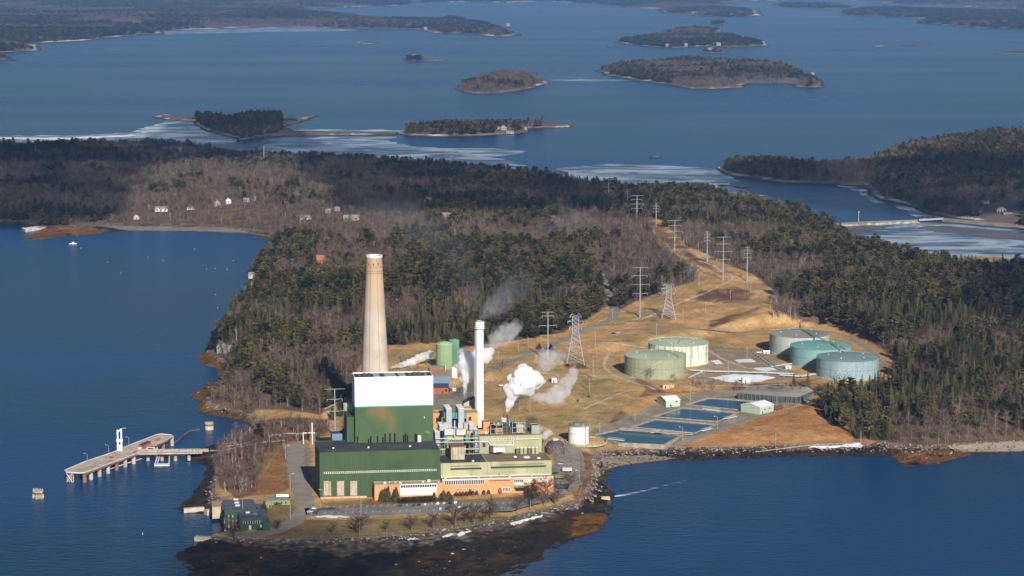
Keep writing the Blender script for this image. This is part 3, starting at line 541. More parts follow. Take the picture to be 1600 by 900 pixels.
def scatter(name, label, x, y, z, rot, scl, idx, col):
    me = bpy.data.meshes.new(name); me.vertices.add(len(x)); me.vertices.foreach_set('co', np.stack([x, y, z], 1).astype(np.float32).ravel())
    for nm, ty, d in (('idx', 'INT', np.asarray(idx, np.int32)), ('rot', 'FLOAT_VECTOR', np.asarray(rot, np.float32)), ('scl', 'FLOAT_VECTOR', np.asarray(scl, np.float32))):
        a = me.attributes.new(nm, ty, 'POINT'); a.data.foreach_set('value' if ty == 'INT' else 'vector', d.ravel())
    o = bpy.data.objects.new(name, me); COL.objects.link(o); tag(o, label, name.replace('_', ' '), kind='stuff')
    g = bpy.data.node_groups.new('scatter', 'GeometryNodeTree'); g.interface.new_socket('Geometry', in_out='INPUT', socket_type='NodeSocketGeometry'); g.interface.new_socket('Geometry', in_out='OUTPUT', socket_type='NodeSocketGeometry')
    n = g.nodes; l = g.links; gi = n.new('NodeGroupInput'); go = n.new('NodeGroupOutput'); ip = n.new('GeometryNodeInstanceOnPoints'); ci = n.new('GeometryNodeCollectionInfo')
    ci.inputs['Collection'].default_value = col; ci.inputs['Separate Children'].default_value = True; ci.inputs['Reset Children'].default_value = True
    l.new(gi.outputs[0], ip.inputs['Points']); l.new(ci.outputs[0], ip.inputs['Instance']); ip.inputs['Pick Instance'].default_value = True
    for nm, ty, sk in (('idx', 'INT', 'Instance Index'), ('rot', 'FLOAT_VECTOR', 'Rotation'), ('scl', 'FLOAT_VECTOR', 'Scale')):
        a = n.new('GeometryNodeInputNamedAttribute'); a.data_type = ty; a.inputs[0].default_value = nm; l.new(a.outputs[0], ip.inputs[sk])
    l.new(ip.outputs[0], go.inputs[0]); md = o.modifiers.new('scatter', 'NODES'); md.node_group = g
    return o
def rots(n, tilt=.05): return np.stack([rng.normal(0, tilt, n), rng.normal(0, tilt, n), rng.uniform(0, 6.283, n)], 1)
# ---- the main island's woods: every tree placed on the ground by kind
MASSN = [(450,480,130,80,.60),(640,490,120,50,.62),(800,470,150,60,.66),(480,430,90,40,.58),(450,590,120,50,.3),(400,560,60,60,.6),(900,440,70,60,.62),(1010,415,80,35,.05),(880,350,220,35,.22),(450,310,260,45,.08),(120,290,220,60,.2),(120,226,220,12,.62),(700,252,350,12,.66),(700,300,250,30,.42),(1120,330,160,30,.7),(1250,400,120,50,.48),(1400,500,200,70,.68),(1500,450,150,60,.66),(1400,600,150,60,.72),(1450,660,80,26,.35),(1225,480,45,28,.1),(1180,370,120,25,.3),(960,480,50,30,.8),(900,320,100,20,.35),(700,400,120,35,.5),(560,390,150,30,.12),(640,350,150,25,.3),(1540,650,90,40,.3),(1570,560,60,60,.7),(500,630,70,25,.02),(420,640,60,18,.25),(1180,310,120,15,.7)]
def conp(px, py):
    s = 0; t = 1e-6
    for a, b, c, d, v in MASSN: k = np.exp(-(((px-a)/c)**2+((py-b)/d)**2)*1.2)+1e-9; s = s+k*v; t = t+k
    return s/t
xs = []; ys = []
y = 1500.
while y < 5150:
    sp = 8.1 if y < 2600 else 8.1+(y-2600)/2500*2.2
    gx = np.arange(-.36*y, .36*y, sp); xs.append(gx+rng.uniform(-.48, .48, gx.size)*sp); ys.append(y+rng.uniform(-.48, .48, gx.size)*sp); y += sp
x = np.concatenate(xs); y = np.concatenate(ys); z = hgt(x, y); px, py = proj(x, y, z)
k = (px > -110) & (px < 1710) & (gsample(sB, x, y) > 3.5); x, y, z, px, py = x[k], y[k], z[k], px[k], py[k]
dO = sdf(px, py*2.2, [(a, b*2.2) for a, b in OPEN])+fbm(x, y, 50, 3, 5)*9
k = dO < 0
ROADGAP = [(938,492),(946,455),(938,436),(925,415),(940,412),(952,436),(962,470),(958,492)]
k &= sdf(px, py, ROADGAP) < 0
for hx, hy in ((349,548),(397,434),(252,330),(340,326),(357,320),(385,317),(548,343),(566,348),(500,413),(695,340),(502,336),(478,345),(525,330),(1570,338),(560,352),(445,345),(215,345),(283,243)): k &= ((px-hx)/9)**2+((py-hy-1)/3.5)**2 > 1
thin = sdf(px, py, [(0,345),(150,352),(260,350),(420,366),(470,360),(440,335),(300,330),(200,338),(0,335)]) > 0
k &= ~(thin & (rng.random(x.size) < .45)); k &= rng.random(x.size) > .05
x, y, z, px, py, dO = x[k], y[k], z[k], px[k], py[k], dO[k]
cn = conp(px, py)+fbm(x, y, 95, 3, 71)*.62+fbm(x, y, 20, 2, 72)*.45
kind = np.where(cn > .5, np.where((px > 1270+fbm(x, y, 60, 2, 7)*120) & (py > 545) & (rng.random(x.size) < .8), 1, 0), 2)
kind = np.where((kind == 0) & (fbm(x, y, 90, 2, 9) > .35), 1, kind)
edge = dO > -22; kind = np.where((kind == 2) & ((rng.random(x.size) < .035) | (edge & (rng.random(x.size) < .25))), 3, kind)
gro = .85+.3*vn(x, y, 60, 6)
hh = np.choose(kind, [17., 15.5, 13., 12.5])*rng.uniform(.55, 1.3, x.size)*gro; ww = np.choose(kind, [6.1, 3.7, 5.6, 3.6])*rng.uniform(.65, 1.35, x.size)
ww *= np.where(y > 2600, 1+(y-2600)/7000, 1)
# scrub birches on the pier point and in the open, thinner and smaller
def patch(pts, n, kinds, h, wd, seed):
    r = np.random.default_rng(seed); p = np.array(pts); out = []
    while len(out) < n:
        a = r.uniform(p[:, 0].min(), p[:, 0].max()); b = r.uniform(p[:, 1].min(), p[:, 1].max())
        if sdf(np.array([a]), np.array([b]), p)[0] > 0: X, Y, Z = P1(a, b); out.append((X, Y, Z, r.choice(kinds), h*r.uniform(.6, 1.25), wd*r.uniform(.7, 1.3)))
    return out
PT = patch([(340,735),(335,705),(380,672),(400,690),(415,720),(400,765),(365,775),(345,765)], 210, [3, 2, 2, 2], 10, 3.8, 1)
PT += patch([(385,670),(400,655),(470,660),(520,668),(500,690),(455,690),(420,715),(400,700)], 130, [2, 2, 2, 3], 9, 4.2, 2)
PT += patch([(1090,612),(1150,606),(1190,612),(1230,604),(1290,612),(1260,618),(1150,616)], 24, [2, 3], 7, 3, 3)+patch([(1040,590),(1110,600),(1160,606),(1120,612),(1060,606)], 24, [3, 2], 8, 3, 4)
PT += patch([(1205,470),(1240,480),(1258,505),(1215,500),(1200,490)], 60, [3, 3, 2], 14, 3.4, 5)+patch([(922,715),(934,745),(915,775),(905,760),(915,730)], 22, [2, 3], 5, 2.6, 6)
PT += patch([(1100,460),(1160,452),(1170,468),(1100,472)], 40, [2], 4, 3, 7)+patch([(1030,440),(1060,400),(1092,440),(1070,448)], 10, [2], 10, 4.5, 8)+patch([(525,628),(556,590),(548,640),(536,650)], 6, [0, 1], 10, 3.2, 9)
PT += patch([(1275,618),(1300,608),(1330,612),(1300,640)], 16, [2, 1], 11, 3.5, 10)+patch([(660,845),(720,836),(800,822),(860,808),(850,814),(720,842)], 26, [2], 2.6, 2.4, 11)+patch([(690,530),(720,536),(725,545),(690,545)], 10, [2], 10, 4, 12)
PT += patch([(625,560),(670,556),(676,578),(655,585),(625,578)], 12, [2], 9, 4, 13)+patch([(1080,440),(1090,405),(1110,400),(1160,425),(1200,445),(1120,440)], 12, [2], 4, 3, 14)
pa = np.array([q for q in PT], float)
x = np.concatenate([x, pa[:, 0]]); y = np.concatenate([y, pa[:, 1]]); z = np.concatenate([z, pa[:, 2]]); kind = np.concatenate([kind, pa[:, 3].astype(int)]); hh = np.concatenate([hh, pa[:, 4]]); ww = np.concatenate([ww, pa[:, 5]])
px, py = proj(x, y, z)
TREELAB = {0: ('pine_tree', 'pine', 'pines of the island woods'), 1: ('spruce_tree', 'spruce', 'dark spruces of the island woods'), 2: ('bare_tree', 'bare tree', 'bare grey trees of the island woods'), 3: ('birch_tree', 'birch', 'pale-stemmed birches of the island')}
def where(px_, py_):
    if px_ < 420 and py_ > 662: return 'on the point behind the pier'
    if px_ < 600: return 'in the woods left of the tall chimney' if py_ < 660 else 'behind the green turbine hall'
    if px_ < 960: return 'in the wood edge behind the steaming plant'
    if px_ < 1200: return 'beside the open grass near the pylons'
    return 'in the dark wood right of the oil tanks'
def one_tree(kind_, form, X, Y, Z, h, w_, rz, label, cat, name, group=None, parts=True):
    if parts:
        t = thing(name, label, cat, (X, Y, Z-.3), group); t.rotation_euler = (0, 0, rz); t.scale = (w_, w_, h)
        for nm, me in zip(('trunk', 'crown'), PME[kind_][form]): c = bpy.data.objects.new(nm, me); COL.objects.link(c); c.parent = t
    else:
        t = bpy.data.objects.new(name, PJO[kind_][form]); COL.objects.link(t); t.location = (X, Y, Z-.3); t.rotation_euler = (0, 0, rz); t.scale = (w_, w_, h); tag(t, label, cat, group)
    return t
rest = np.ones(x.size, bool); idx = np.zeros(x.size, int)
for kk in range(4): m = kind == kk; idx[m] = rng.integers(0, len(PROT[kk]), m.sum())
rz = rng.uniform(0, 6.283, x.size)
LOOK = {0: 'olive green pine with level boughs', 1: 'narrow dark spruce', 2: 'leafless grey-brown tree', 3: 'white-stemmed leafless birch'}
for kk in range(4):
    c = np.where((kind == kk) & (px > 5) & (px < 1595) & (py < 890))[0]; c = c[np.argsort(-(hh[c]/y[c]+.25*hh[c]*0))]; c = c[np.argsort(y[c]/hh[c]**.5)][:285]
    nm, cat, grp = TREELAB[kk]
    for j, i in enumerate(c):
        rest[i] = False; wtxt = where(px[i], py[i])
        one_tree(kk, idx[i], x[i], y[i], z[i], hh[i], ww[i], rz[i], LOOK[kk]+' '+wtxt, cat, nm, LOOK[kk]+' '+wtxt+', one of many', parts=j < 150)
for kk in range(4):
    m = rest & (kind == kk)
    if not m.any(): continue
    scatter(('pine_wood', 'spruce_wood', 'bare_wood', 'birch_wood')[kk], ('mass of olive pines covering the island', 'mass of dark spruces covering the right of the island', 'grey-brown leafless woodland covering the island', 'pale birch stems scattered through the island woods')[kk], x[m], y[m], z[m]-.3, rots(m.sum(), .03), np.stack([ww[m], ww[m], hh[m]], 1), idx[m], PCOL[kk])
print('TREES', x.size, [int((kind == q).sum()) for q in range(4)])
allc = bpy.data.collections.new('forms_all'); 
for kk in (0, 2):
    for o_ in PCOL[kk].objects: allc.objects.link(o_)
for nm, lb, fx, fy, fz, fk, fh, fw in FOREST:
    ii = np.where(fk == 0, rng.integers(0, 5, fx.size), 5+rng.integers(0, 5, fx.size))
    scatter('woodland', lb, fx, fy, fz, rots(fx.size, .02), np.stack([fw, fw, fh], 1), ii, allc); print(nm, fx.size)
# ---- rocks of the riprap and beaches
def rock(seed):
    r = random.Random(seed); import bmesh; bm = bmesh.new(); bmesh.ops.create_icosphere(bm, subdivisions=1, radius=1)
    for v in bm.verts: v.co *= r.uniform(.65, 1.1); v.co.z *= .7
    me = bpy.data.meshes.new('boulder_form'); bm.to_mesh(me); bm.free(); return me
RC = bpy.data.collections.new('rock_forms'); RM = mat('granite', (.20, .155, .12), .9, .45, .25, col2=(.33, .27, .22)); RD = mat('wet_rock', (.045, .035, .027), .6, .4, .3)
RC2 = bpy.data.collections.new('wet_rock_forms')
for i in range(4):
    me = rock(i); me.materials.append(RM); RC.objects.link(bpy.data.objects.new('boulder_form_%d' % i, me)); me = me.copy(); me.materials.clear(); me.materials.append(RD); RC2.objects.link(bpy.data.objects.new('wet_form_%d' % i, me))
gx = rng.uniform(-560, 720, 260000); gy_ = rng.uniform(1300, 2300, 260000); b_ = gsample(sB, gx, gy_); w_ = gsample(sW, gx, gy_); tt = np.clip(w_/np.maximum(w_-b_, .1), 0, 1)
ppx, ppy = proj(gx, gy_, 3)
den = np.where((b_ < 2.5) & (w_ > 0), np.where((ppy > 765) & (ppx > 300), np.exp(-((b_+3)/4.)**2)*.6, np.where(ppx < 430, np.where((ppy > 630) & (ppy < 665), .5, .05), np.where(b_ > -9, .75, .5))), 0)
den = np.where((tt < .6) & (ppy > 765), .04, den)
k = (rng.random(gx.size) < den) & (w_ > 0) & (ppx > -60) & (ppx < 1660); gx, gy_, tt, b_ = gx[k], gy_[k], tt[k], b_[k]
hi = (tt > .55+rng.normal(0, .12, gx.size)) | (b_ > -3)
for m, nm, lb, c_ in ((hi, 'riprap', 'pale granite riprap boulders along the shore', RC), (~hi, 'wet_rocks', 'dark weedy boulders below the tide line', RC2)):
    n_ = int(m.sum()); s_ = rng.uniform(.4, 1.12, n_)**1.6; scatter(nm, lb, gx[m], gy_[m], hgt(gx[m], gy_[m])+.1, rots(n_, .3), np.stack([s_*rng.uniform(.8, 1.5, n_), s_, s_*.8], 1), rng.integers(0, 4, n_), c_)
print('rocks', gx.size)
# ================================================================ ROADS AND YARDS
ASPH = mat('asphalt', (.17, .155, .145), .9, .25, .08, col2=(.20, .185, .17)); ASPH2 = mat('worn_asphalt', (.25, .215, .175), .9, .2, .1); GRAV = mat('gravel_track', (.40, .32, .24), .95, .25, .2, col2=(.46, .38, .29)); CONC = mat('concrete', (.40, .36, .31), .85, .25, .2, col2=(.46, .41, .36)); LINE = mat('road_paint', (.62, .62, .6), .8, .1, 1.)
def strip(name, label, pts, width, m, lift=.22, seg=3.):
    Q = np.array([P1(*p)[:2] for p in pts]); d = np.r_[0, np.cumsum(np.hypot(*np.diff(Q, axis=0).T))]; n = max(4, int(d[-1]/seg))
    t = np.linspace(0, d[-1], n); X = np.interp(t, d, Q[:, 0]); Y = np.interp(t, d, Q[:, 1])
    for _ in range(6): X[1:-1] = (X[:-2]+X[1:-1]*2+X[2:])/4; Y[1:-1] = (Y[:-2]+Y[1:-1]*2+Y[2:])/4
    dx = np.gradient(X); dy = np.gradient(Y); L = np.hypot(dx, dy); nx = -dy/L; ny = dx/L; V = []; K = 5
    for k in range(K):
        o_ = (k/(K-1)-.5)*width*(1+.12*np.sin(t*.3+k)); xx = X+nx*o_; yy = Y+ny*o_; V.append(np.stack([xx, yy, hgt(xx, yy)+lift+(0 if 0 < k < K-1 else -.12)], 1))
    zm = np.max([v[:, 2] for v in V], 0)
    for v in V: v[:, 2] = np.maximum(v[:, 2], zm-.5)
    V = np.stack(V, 1).reshape(-1, 3); f = [(i*K+k, i*K+k+1, (i+1)*K+k+1, (i+1)*K+k) for i in range(n-1) for k in range(K-1)]
    f = [q[::-1] for q in f]
    me = bpy.data.meshes.new(name); me.from_pydata(V.tolist(), [], f); me.materials.append(m); me.update(); o = bpy.data.objects.new(name, me); COL.objects.link(o); return tag(o, label, kind='structure')
strip('road', 'grey road running up from the plant into the woods', [(745,586),(755,581),(790,568),(833,551),(860,540),(887,529),(916,515),(940,506),(957,497),(962,488),(958,475),(950,455),(944,438),(936,425)], 9, ASPH2)
strip('road', 'road behind the three blue-green oil tanks', [(960,516),(1060,514),(1206,516.7),(1300,518.5),(1325,525.5),(1350,540),(1374,560),(1392,572)], 5, ASPH2)
strip('road', 'diagonal road along the settling basins', [(1036,700),(1060,695),(1110,678),(1165,657),(1210,642),(1245,631),(1268,620),(1292,607)], 6, ASPH2)
strip('road', 'access road left of the green turbine hall', [(462,694),(461,715),(463,740),(470,762),(478,785),(474,802),(455,818),(430,830),(400,836),(372,838)], 13, ASPH2)
strip('road', 'road round the right end of the plant', [(800,793),(850,783),(880,773),(898,757),(905,735),(903,712),(893,698)], 9, ASPH2)
for i, (p, w_) in enumerate([([(793,575),(846,583),(900,586),(979,590),(1040,594),(1070,592)], 3), ([(756,594),(783,595)], 3.5), ([(881,535),(900,537),(975,539.5),(1014,543)], 3), ([(912,538),(944,541),(954,548),(942,571),(951,581.5),(993,599),(1025,609)], 3.2), ([(1105,546),(1126,560),(1164,574.5),(1196,581),(1250,584)], 4), ([(959,506),(1018,493.5),(1062,473),(1130,445),(1146,434),(1120,418),(1093,408)], 3), ([(1060,604),(1110,602),(1170,604),(1230,600)], 3), ([(417,682),(440,680),(470,678),(495,676)], 3), ([(328,704),(345,704),(380,697),(420,690),(445,688)], 5), ([(505,640),(530,628),(552,615)], 3), ([(1180,706),(1260,696),(1345,692)], 1.6), ([(910,640),(985,610)], 2)]):
    strip('track', None, p, w_, GRAV if i != 2 else CONC)
PKZ = 7.22
def flat(name, label, pts, z, m): mb = MB(); Q = poly(pts, z); mb.prism([tuple(map(float, q)) for q in Q], z-.4, z); return tag(mb.build(name, m), label, kind='structure')
flat('parking_lot', 'grey parking lot in front of the plant', [(478,806),(476,794),(560,789.5),(640,787),(700,785.5),(790,782),(862,773),(868,777),(800,797),(740,799.5),(640,803.5),(560,808)], PKZ, ASPH)
mb = MB()
for i in range(30):
    px_ = 488+i*10.6
   
    for (ya, yb, dx) in ((790.5-(px_-488)*.022, 794.5-(px_-488)*.022, -3), (804-(px_-488)*.03, 800.8-(px_-488)*.03, 2.)):
        x0, y0 = map(float, G(px_, yb, PKZ)); x1, y1 = map(float, G(px_+dx*-1, ya, PKZ)); mb.add([(x0-.13, y0, PKZ+.02), (x0+.13, y0, PKZ+.02), (x1+.13, y1, PKZ+.02), (x1-.13, y1, PKZ+.02)], [(0, 1, 2, 3)])
tag(mb.build('parking_markings', LINE), 'white stall lines painted on the parking lot', kind='structure')
x0, y0 = map(float, G(690, 786, 7.2)); 
for lb, q, z in (('snow strip beside the left end of the parking lot', [(490,808),(520,806),(548,808),(520,810)], 7.1), ('snow patch on the shore bank below the lawn trees', [(797,818),(812,814),(830,810),(848,806),(846,808),(824,815),(803,820)], 0), ('snow scraps along the rocks in front of the lawn', [(692,838),(712,834),(735,829.5),(737,830.5),(714,836),(695,839.5)], 0),
                 ('small snow patch on the bank', [(636,843),(646,842),(654,842.4),(645,844)], 0), ('snow field between the oil tanks and the ash yard', [(1105,590),(1140,586),(1190,586),(1212,591),(1190,597),(1140,598),(1120,593)], 0), ('snow patch left of the pipe racks', [(1148,563),(1172,561),(1182,566),(1155,568)], 0), ('snow strip near the pipe racks', [(1176,576),(1200,574),(1216,579),(1196,581)], 0),
                 ('snow strip on the grass by the shore wood', [(1262,700),(1300,697),(1340,694),(1350,696),(1310,700)], 0), ('snow streaks under the pale tank', [(1110,564),(1124,563),(1132,569),(1120,570)], 0)):
    c = np.mean(q, 0); cx_, cy_, cz = P1(*c); zz = z or cz
    W = [P1(*p) for p in q]; out = []
    for i in range(len(W)):
        a = Vector(W[i]); b = Vector(W[(i+1) % len(W)])
        for k in range(5): v = a.lerp(b, k/5); v.x += rng.normal(0, .8)*(k > 0); v.y += rng.normal(0, 1.8)*(k > 0); out.append((v.x, v.y, float(hgt(v.x, v.y))+.28))
    ctr = tuple(np.mean(out, 0)); ctr = (ctr[0], ctr[1], float(hgt(ctr[0], ctr[1]))+.42); mb = MB(); n_ = len(out)
    A = sum(out[i][0]*out[(i+1) % n_][1]-out[(i+1) % n_][0]*out[i][1] for i in range(n_))
    mb.add(out+[ctr], [(i, (i+1) % n_, n_) if A > 0 else ((i+1) % n_, i, n_) for i in range(n_)]); tag(mb.build('snow_patch', SNOW), lb, kind='structure')

# ================================================================ THE PLANT
GREEN = mat('green_siding', (.036, .070, .025), .6, .16, .06, col2=(.045, .082, .031), streak=(.45, .03, .45, .35, (.058, .088, .042)))
ROOF = mat('dark_roof', (.035, .036, .042), .85, .3, .08, col2=(.055, .055, .06)); BROOF = mat('brown_roof', (.17, .115, .07), .9, .2, .06, col2=(.2, .14, .085)); TROOF = mat('tan_roof', (.33, .27, .19), .9, .2, .1)
WHITE = mat('white_paint', (.78, .78, .77), .5, .06, .2); OFFW = mat('weathered_white', (.66, .65, .62), .6, .15, .2); LGREEN = mat('pale_green_wall', (.32, .315, .17), .75, .16, .08, col2=(.39, .375, .215), streak=(.35, .06, .48, .3, (.29, .28, .19)))
ORANGE = mat('orange_brick', (.55, .265, .115), .8, .14, .1, col2=(.62, .30, .125)); GLASS = mat('dark_glass', (.02, .025, .03), .15, .1, 1., spec=.6); GREY = mat('grey_duct', (.40, .40, .42), .5, .12, .2, streak=(1.2, .03, .4, .3, (.30, .30, .32))); DGREY = mat('dark_steel', (.06, .06, .065), .6, .3, .3)
TEAL = mat('teal_paint', (.07, .26, .20), .5, .2, .3); LEAD = mat('slate_blue_siding', (.14, .20, .28), .6, .1, .1); BRICK = mat('red_brick', (.33, .10, .055), .85, .2, .2); BLACK = mat('black_and_gap_shade', (.012, .012, .013), .8, .2, .3); RUST = mat('rust', (.25, .09, .04), .85, .35, .4); STEEL = mat('galvanised_steel', (.48, .49, .50), .45, .12, .3); BEIGE = mat('beige_panel', (.42, .36, .28), .8, .2, .3, streak=(.9, .06, .46, .25, (.26, .15, .08)))  # BLACK also stands in for the shade in the gap between the ducts
OLIVE = mat('olive_steel', (.13, .17, .08), .6, .2, .2); TAN = mat('tan_concrete', (.50, .36, .22), .9, .2, .3)
x_, y_ = pw(50, 30); RUSTW = mat('green_siding_rusty', (.048, .088, .034), .6, .12, .06, col2=(.056, .098, .04), stain=[((*pw(47, 30), 61), (10, 6, 10), (.24, .13, .04), .62), ((*pw(54, 30), 51), (5, 5, 9), (.21, .13, .04), .45)], streak=(.5, .03, .5, .4, (.055, .095, .045)))
def fit(px0, px1, pyt, b0, z0=None, pyb=None, zg=20.):
    z1 = zg
    for _ in range(4): a0 = aof(px0, b0, z1); a1 = aof(px1, b0, z1); z1 = zof(pyt, (a0+a1)/2, b0)
    if pyb is not None: z0 = zof(pyb, (a0+a1)/2, b0)
    return a0, a1, z0, z1
def pbox(mb, a0, a1, b0, b1, z0, z1): return mb.box(a0, a1, b0, b1, z0, z1, fr=pw)
def fbox(mb, px0, px1, pyt, b0, b1, z0=None, pyb=None): a0, a1, z0, z1 = fit(px0, px1, pyt, b0, z0, pyb); pbox(mb, a0, a1, b0, b1, z0, z1); return a0, a1, z0, z1
def root(name, label, cat, a, b, z, group=None): return thing(name, label, cat, (*pw(a, b), z), group)
def face(name, parent, px0, px1, pyt, pyb, b, m, t=.2, label=None):
    a0, a1, z0, z1 = fit(px0, px1, pyt, b, None, pyb); mb = MB(); pbox(mb, a0, a1, b-t, b-.003, z0, z1); o = mb.build(name, m, parent); 
    if label: o['label'] = label
    return o, (a0, a1, z0, z1)
def ribbon(parent, px0, px1, pyt, pyb, b, n, frame=WHITE, glass=GLASS, t=.25, mull=.3):
    o, (a0, a1, z0, z1) = face('window', parent, px0, px1, pyt, pyb, b, glass, .12); mb = MB(); w_ = (a1-a0)/n; h = (z1-z0)
    for i in range(n+1): a = a0+i*w_; pbox(mb, a-mull/2, a+mull/2, b-t, b-.13, z0, z1)
    pbox(mb, a0, a1, b-t-.004, b-.13, z0-.15, z0); pbox(mb, a0, a1, b-t-.004, b-.13, z1, z1+.15); mb.build('frame', frame, o); return o
GZ = 7.3
def block(name, label, cat, a0, a1, b0, b1, z0, z1, wm_, rm_, par=.5, trim=None, group=None):
    t = root(name, label, cat, a0, b0, z0, group); mb = MB(); pbox(mb, a0, a1, b0, b1, z0, z1-.3); mb.build('wall', wm_, t)
    mb = MB(); pbox(mb, a0+.35, a1-.35, b0+.35, b1-.35, z1-.3+.003, z1-.2); mb.build('roof', rm_, t)
    mb = MB()
    for q in ((a0-.05, a1+.05, b0-.05, b0+.35), (a0-.05, a1+.05, b1-.35, b1+.05), (a0-.05, a0+.35, b0+.35, b1-.35), (a1-.35, a1+.05, b0+.35, b1-.35)): pbox(mb, *q, z1-.298, z1+par)
    mb.build('parapet', trim or wm_, t); return t
hall = block('turbine_hall', 'long dark green windowless hall with three rusty freight doors', 'industrial hall', 0, 84.6, 0, 39, GZ-1, 40.1, GREEN, ROOF, .2)
ribbon(hall, 506.5, 681.5, 735.4, 737.6, 0, 52, OFFW, mull=.5)
for px0, px1 in ((506, 517.2), (526.5, 537.7), (547.3, 558)): 
    d, _ = face('freight_door', hall, px0, px1, 751.5, 775, 0, BEIGE, .3); face('threshold', d, px0+.5, px1-.5, 774, 776.5, -.3, RUST, .15)
face('stone_base', hall, 500.6, 573, 775.5, 780, 0, TAN, .9); face('downpipe', hall, 606.5, 607.5, 738, 757, 0, GREEN, .5)
for pxx in (520, 575, 640): a = aof(pxx, 10, 40); mb = MB(); pbox(mb, a, a+1.2, 12, 13.2, 40, 40.9); mb.build('roof_vent', OFFW, hall)
# boiler house
t = root('boiler_house', 'towering boiler house, white above and dark green below with a rust stain', 'industrial building', 27.6, 30, 40)
BZ = 87.2; BA0 = aof(554.8, 30, 60); BA1 = aof(676.7, 30, 60)
mb = MB(); pbox(mb, BA0, BA1, 30, 49, 8, 66.4); mb.build('wall', RUSTW, t); WS = mat('white_siding', (.80, .81, .82), .5, .03, .05, col2=(.80, .80, .80), stain=[((*pw(46, 30), 72), (12, 5, 6), (.80, .70, .58), .45)]); mb = MB(); pbox(mb, BA0-.06, BA1+.06, 29.94, 49.06, 66.4, BZ-.8); mb.build('upper_wall', WS, t)
mb = MB(); pbox(mb, BA0-.15, BA1+.15, 29.8, 49.2, 65.6, 66.5); mb.build('band', TEAL, t)
mb = MB(); pbox(mb, BA0+.2, BA1-.2, 30.2, 48.8, BZ-.8, BZ-.4); rf = mb.build('roof', ROOF, t)
mb = MB()
for q in ((BA0-.2, BA1+.2, 29.8, 30.2), (BA0-.2, BA1+.2, 48.8, 49.2), (BA0-.2, BA0+.2, 30.2, 48.8), (BA1-.2, BA1+.2, 30.2, 48.8)): pbox(mb, *q, BZ-.797, BZ+.3)
mb.build('parapet', WHITE, t)
for a, wd in ((42, 4.5), (50, 8), (60, 5)): mb = MB(); pbox(mb, a, a+wd, 33, 45, BZ-.4, BZ+.15); k = mb.build('skylight', GREY, rf); 
for a in (31, 35, 38, 67, 71, 74, 78): mb = MB(); pbox(mb, a, a+2.2, 36+(a % 3)*2, 38.5+(a % 3)*2, BZ-.4, BZ+1.1); mb.build('roof_fan', DGREY if a != 78 else RUST, rf)
for pxx, h in ((559, 5), (576, 3), (579.5, 5), (590, 5), (598.5, 4), (602, 6.5), (609.5, 7), (617, 7), (631, 5), (634, 6.5), (637, 5), (649, 6), (651.5, 5.5)): a = aof(pxx, 29, 42); x0, y0 = pw(a, 28.6); mb = MB(); mb.cyl(x0, y0, 40, 40+h, .4, n=8); mb.build('vent_pipe', BLACK, t)
for pxx in (654, 656.5): a = aof(pxx, 28, 42); x0, y0 = pw(a, 28); mb = MB(); mb.cyl(x0, y0, 40, 44.6, .7, n=10); mb.build('vent_pipe', WHITE, t, label) if False else mb.build('vent_pipe', WHITE, t)
for pxx, pyy in ((657.5, 612.5), (663, 652), (664.5, 664.5)): face('wall_hatch', t, pxx-.5, pxx+.6, pyy-1.2, pyy+1.2, 29.9, DGREY if pyy != 652 else WHITE, .3)
t = block('boiler_annex', 'dark green low annex left of the boiler house', 'industrial building', 22.5, 27.5, 34, 56, GZ, 58, GREEN, ROOF, .3)
t = block('side_shed', 'grey-blue shed with a slanted sunlit wall by the boiler house', 'shed', 13.5, 22.4, 52, 64, GZ, 42, LEAD, ROOF, .3)
# orange office
off = block('office_block', 'low orange office wing with white panelled front and tan roof', 'office building', aof(585.3, -9, 15), aof(691, -9, 15), -9, -.15, GZ-1.5, zof(756.3, 60, -9), ORANGE, TROOF, .3, TROOF)
face('white_panel', off, 625.5, 682.3, 756.2, 773.2, -9, OFFW, .18); ribbon(off, 626, 682, 757.4, 761.3, -9.2, 15, WHITE); ribbon(off, 626, 682, 765.2, 767, -9.2, 24, WHITE, OFFW); face('door', off, 676.5, 680.5, 769.5, 776, -9.2, GLASS, .2)
for i, (a, b, s_) in enumerate(((44, -6, 1.6), (52, -4, .9), (55, -6, 1.3), (71, -5, 1.2), (75, -4, 1.8), (82, -7, 1.), (48, -3, .7))): mb = MB(); pbox(mb, a, a+s_*1.3, b, b+s_, zof(756.3, 60, -9)-.2, zof(756.3, 60, -9)-.2+s_); mb.build('roof_vent', STEEL, off)
off2 = block('office_wing', 'longer orange office wing with ribbon windows under the pale green hall', 'office building', 86.1, 165.3, 0, 8.6, GZ-.5, 18.2, ORANGE, TROOF, .3, OFFW)
ribbon(off2, 694.8, 756.5, 750.3, 756.6, 0, 22, WHITE); ribbon(off2, 763, 797, 750.0, 751.4, 0, 14, ORANGE); ribbon(off2, 803, 818, 749.2, 753, 0, 5, WHITE); face('white_panel', off2, 819, 832, 748.6, 753.5, 0, OFFW); face('white_panel', off2, 841, 856, 748, 752.6, 0, OFFW); face('white_panel', off2, 803, 818.5, 754.2, 757.2, 0, OFFW)
ribbon(off2, 711, 753, 763.6, 765, 0, 14, OFFW, GLASS); ribbon(off2, 785.5, 797, 761.6, 767.5, 0, 5, WHITE); face('canopy', off2, 803.5, 820, 759.6, 761, 0, TEAL, 2.5); face('door', off2, 805, 818, 761.2, 767, 0, GLASS); face('white_panel', off2, 684, 690.5, 763.8, 768, 0, OFFW)
for a, b, s_ in ((88, 4, 1.2), (100, 5, .8), (112, 4, 1), (121, 5, .7), (134, 4, 1.1), (150, 5, .9)): mb = MB(); pbox(mb, a, a+s_*1.3, b, b+s_, 18, 18+s_); mb.build('roof_vent', STEEL, off2)
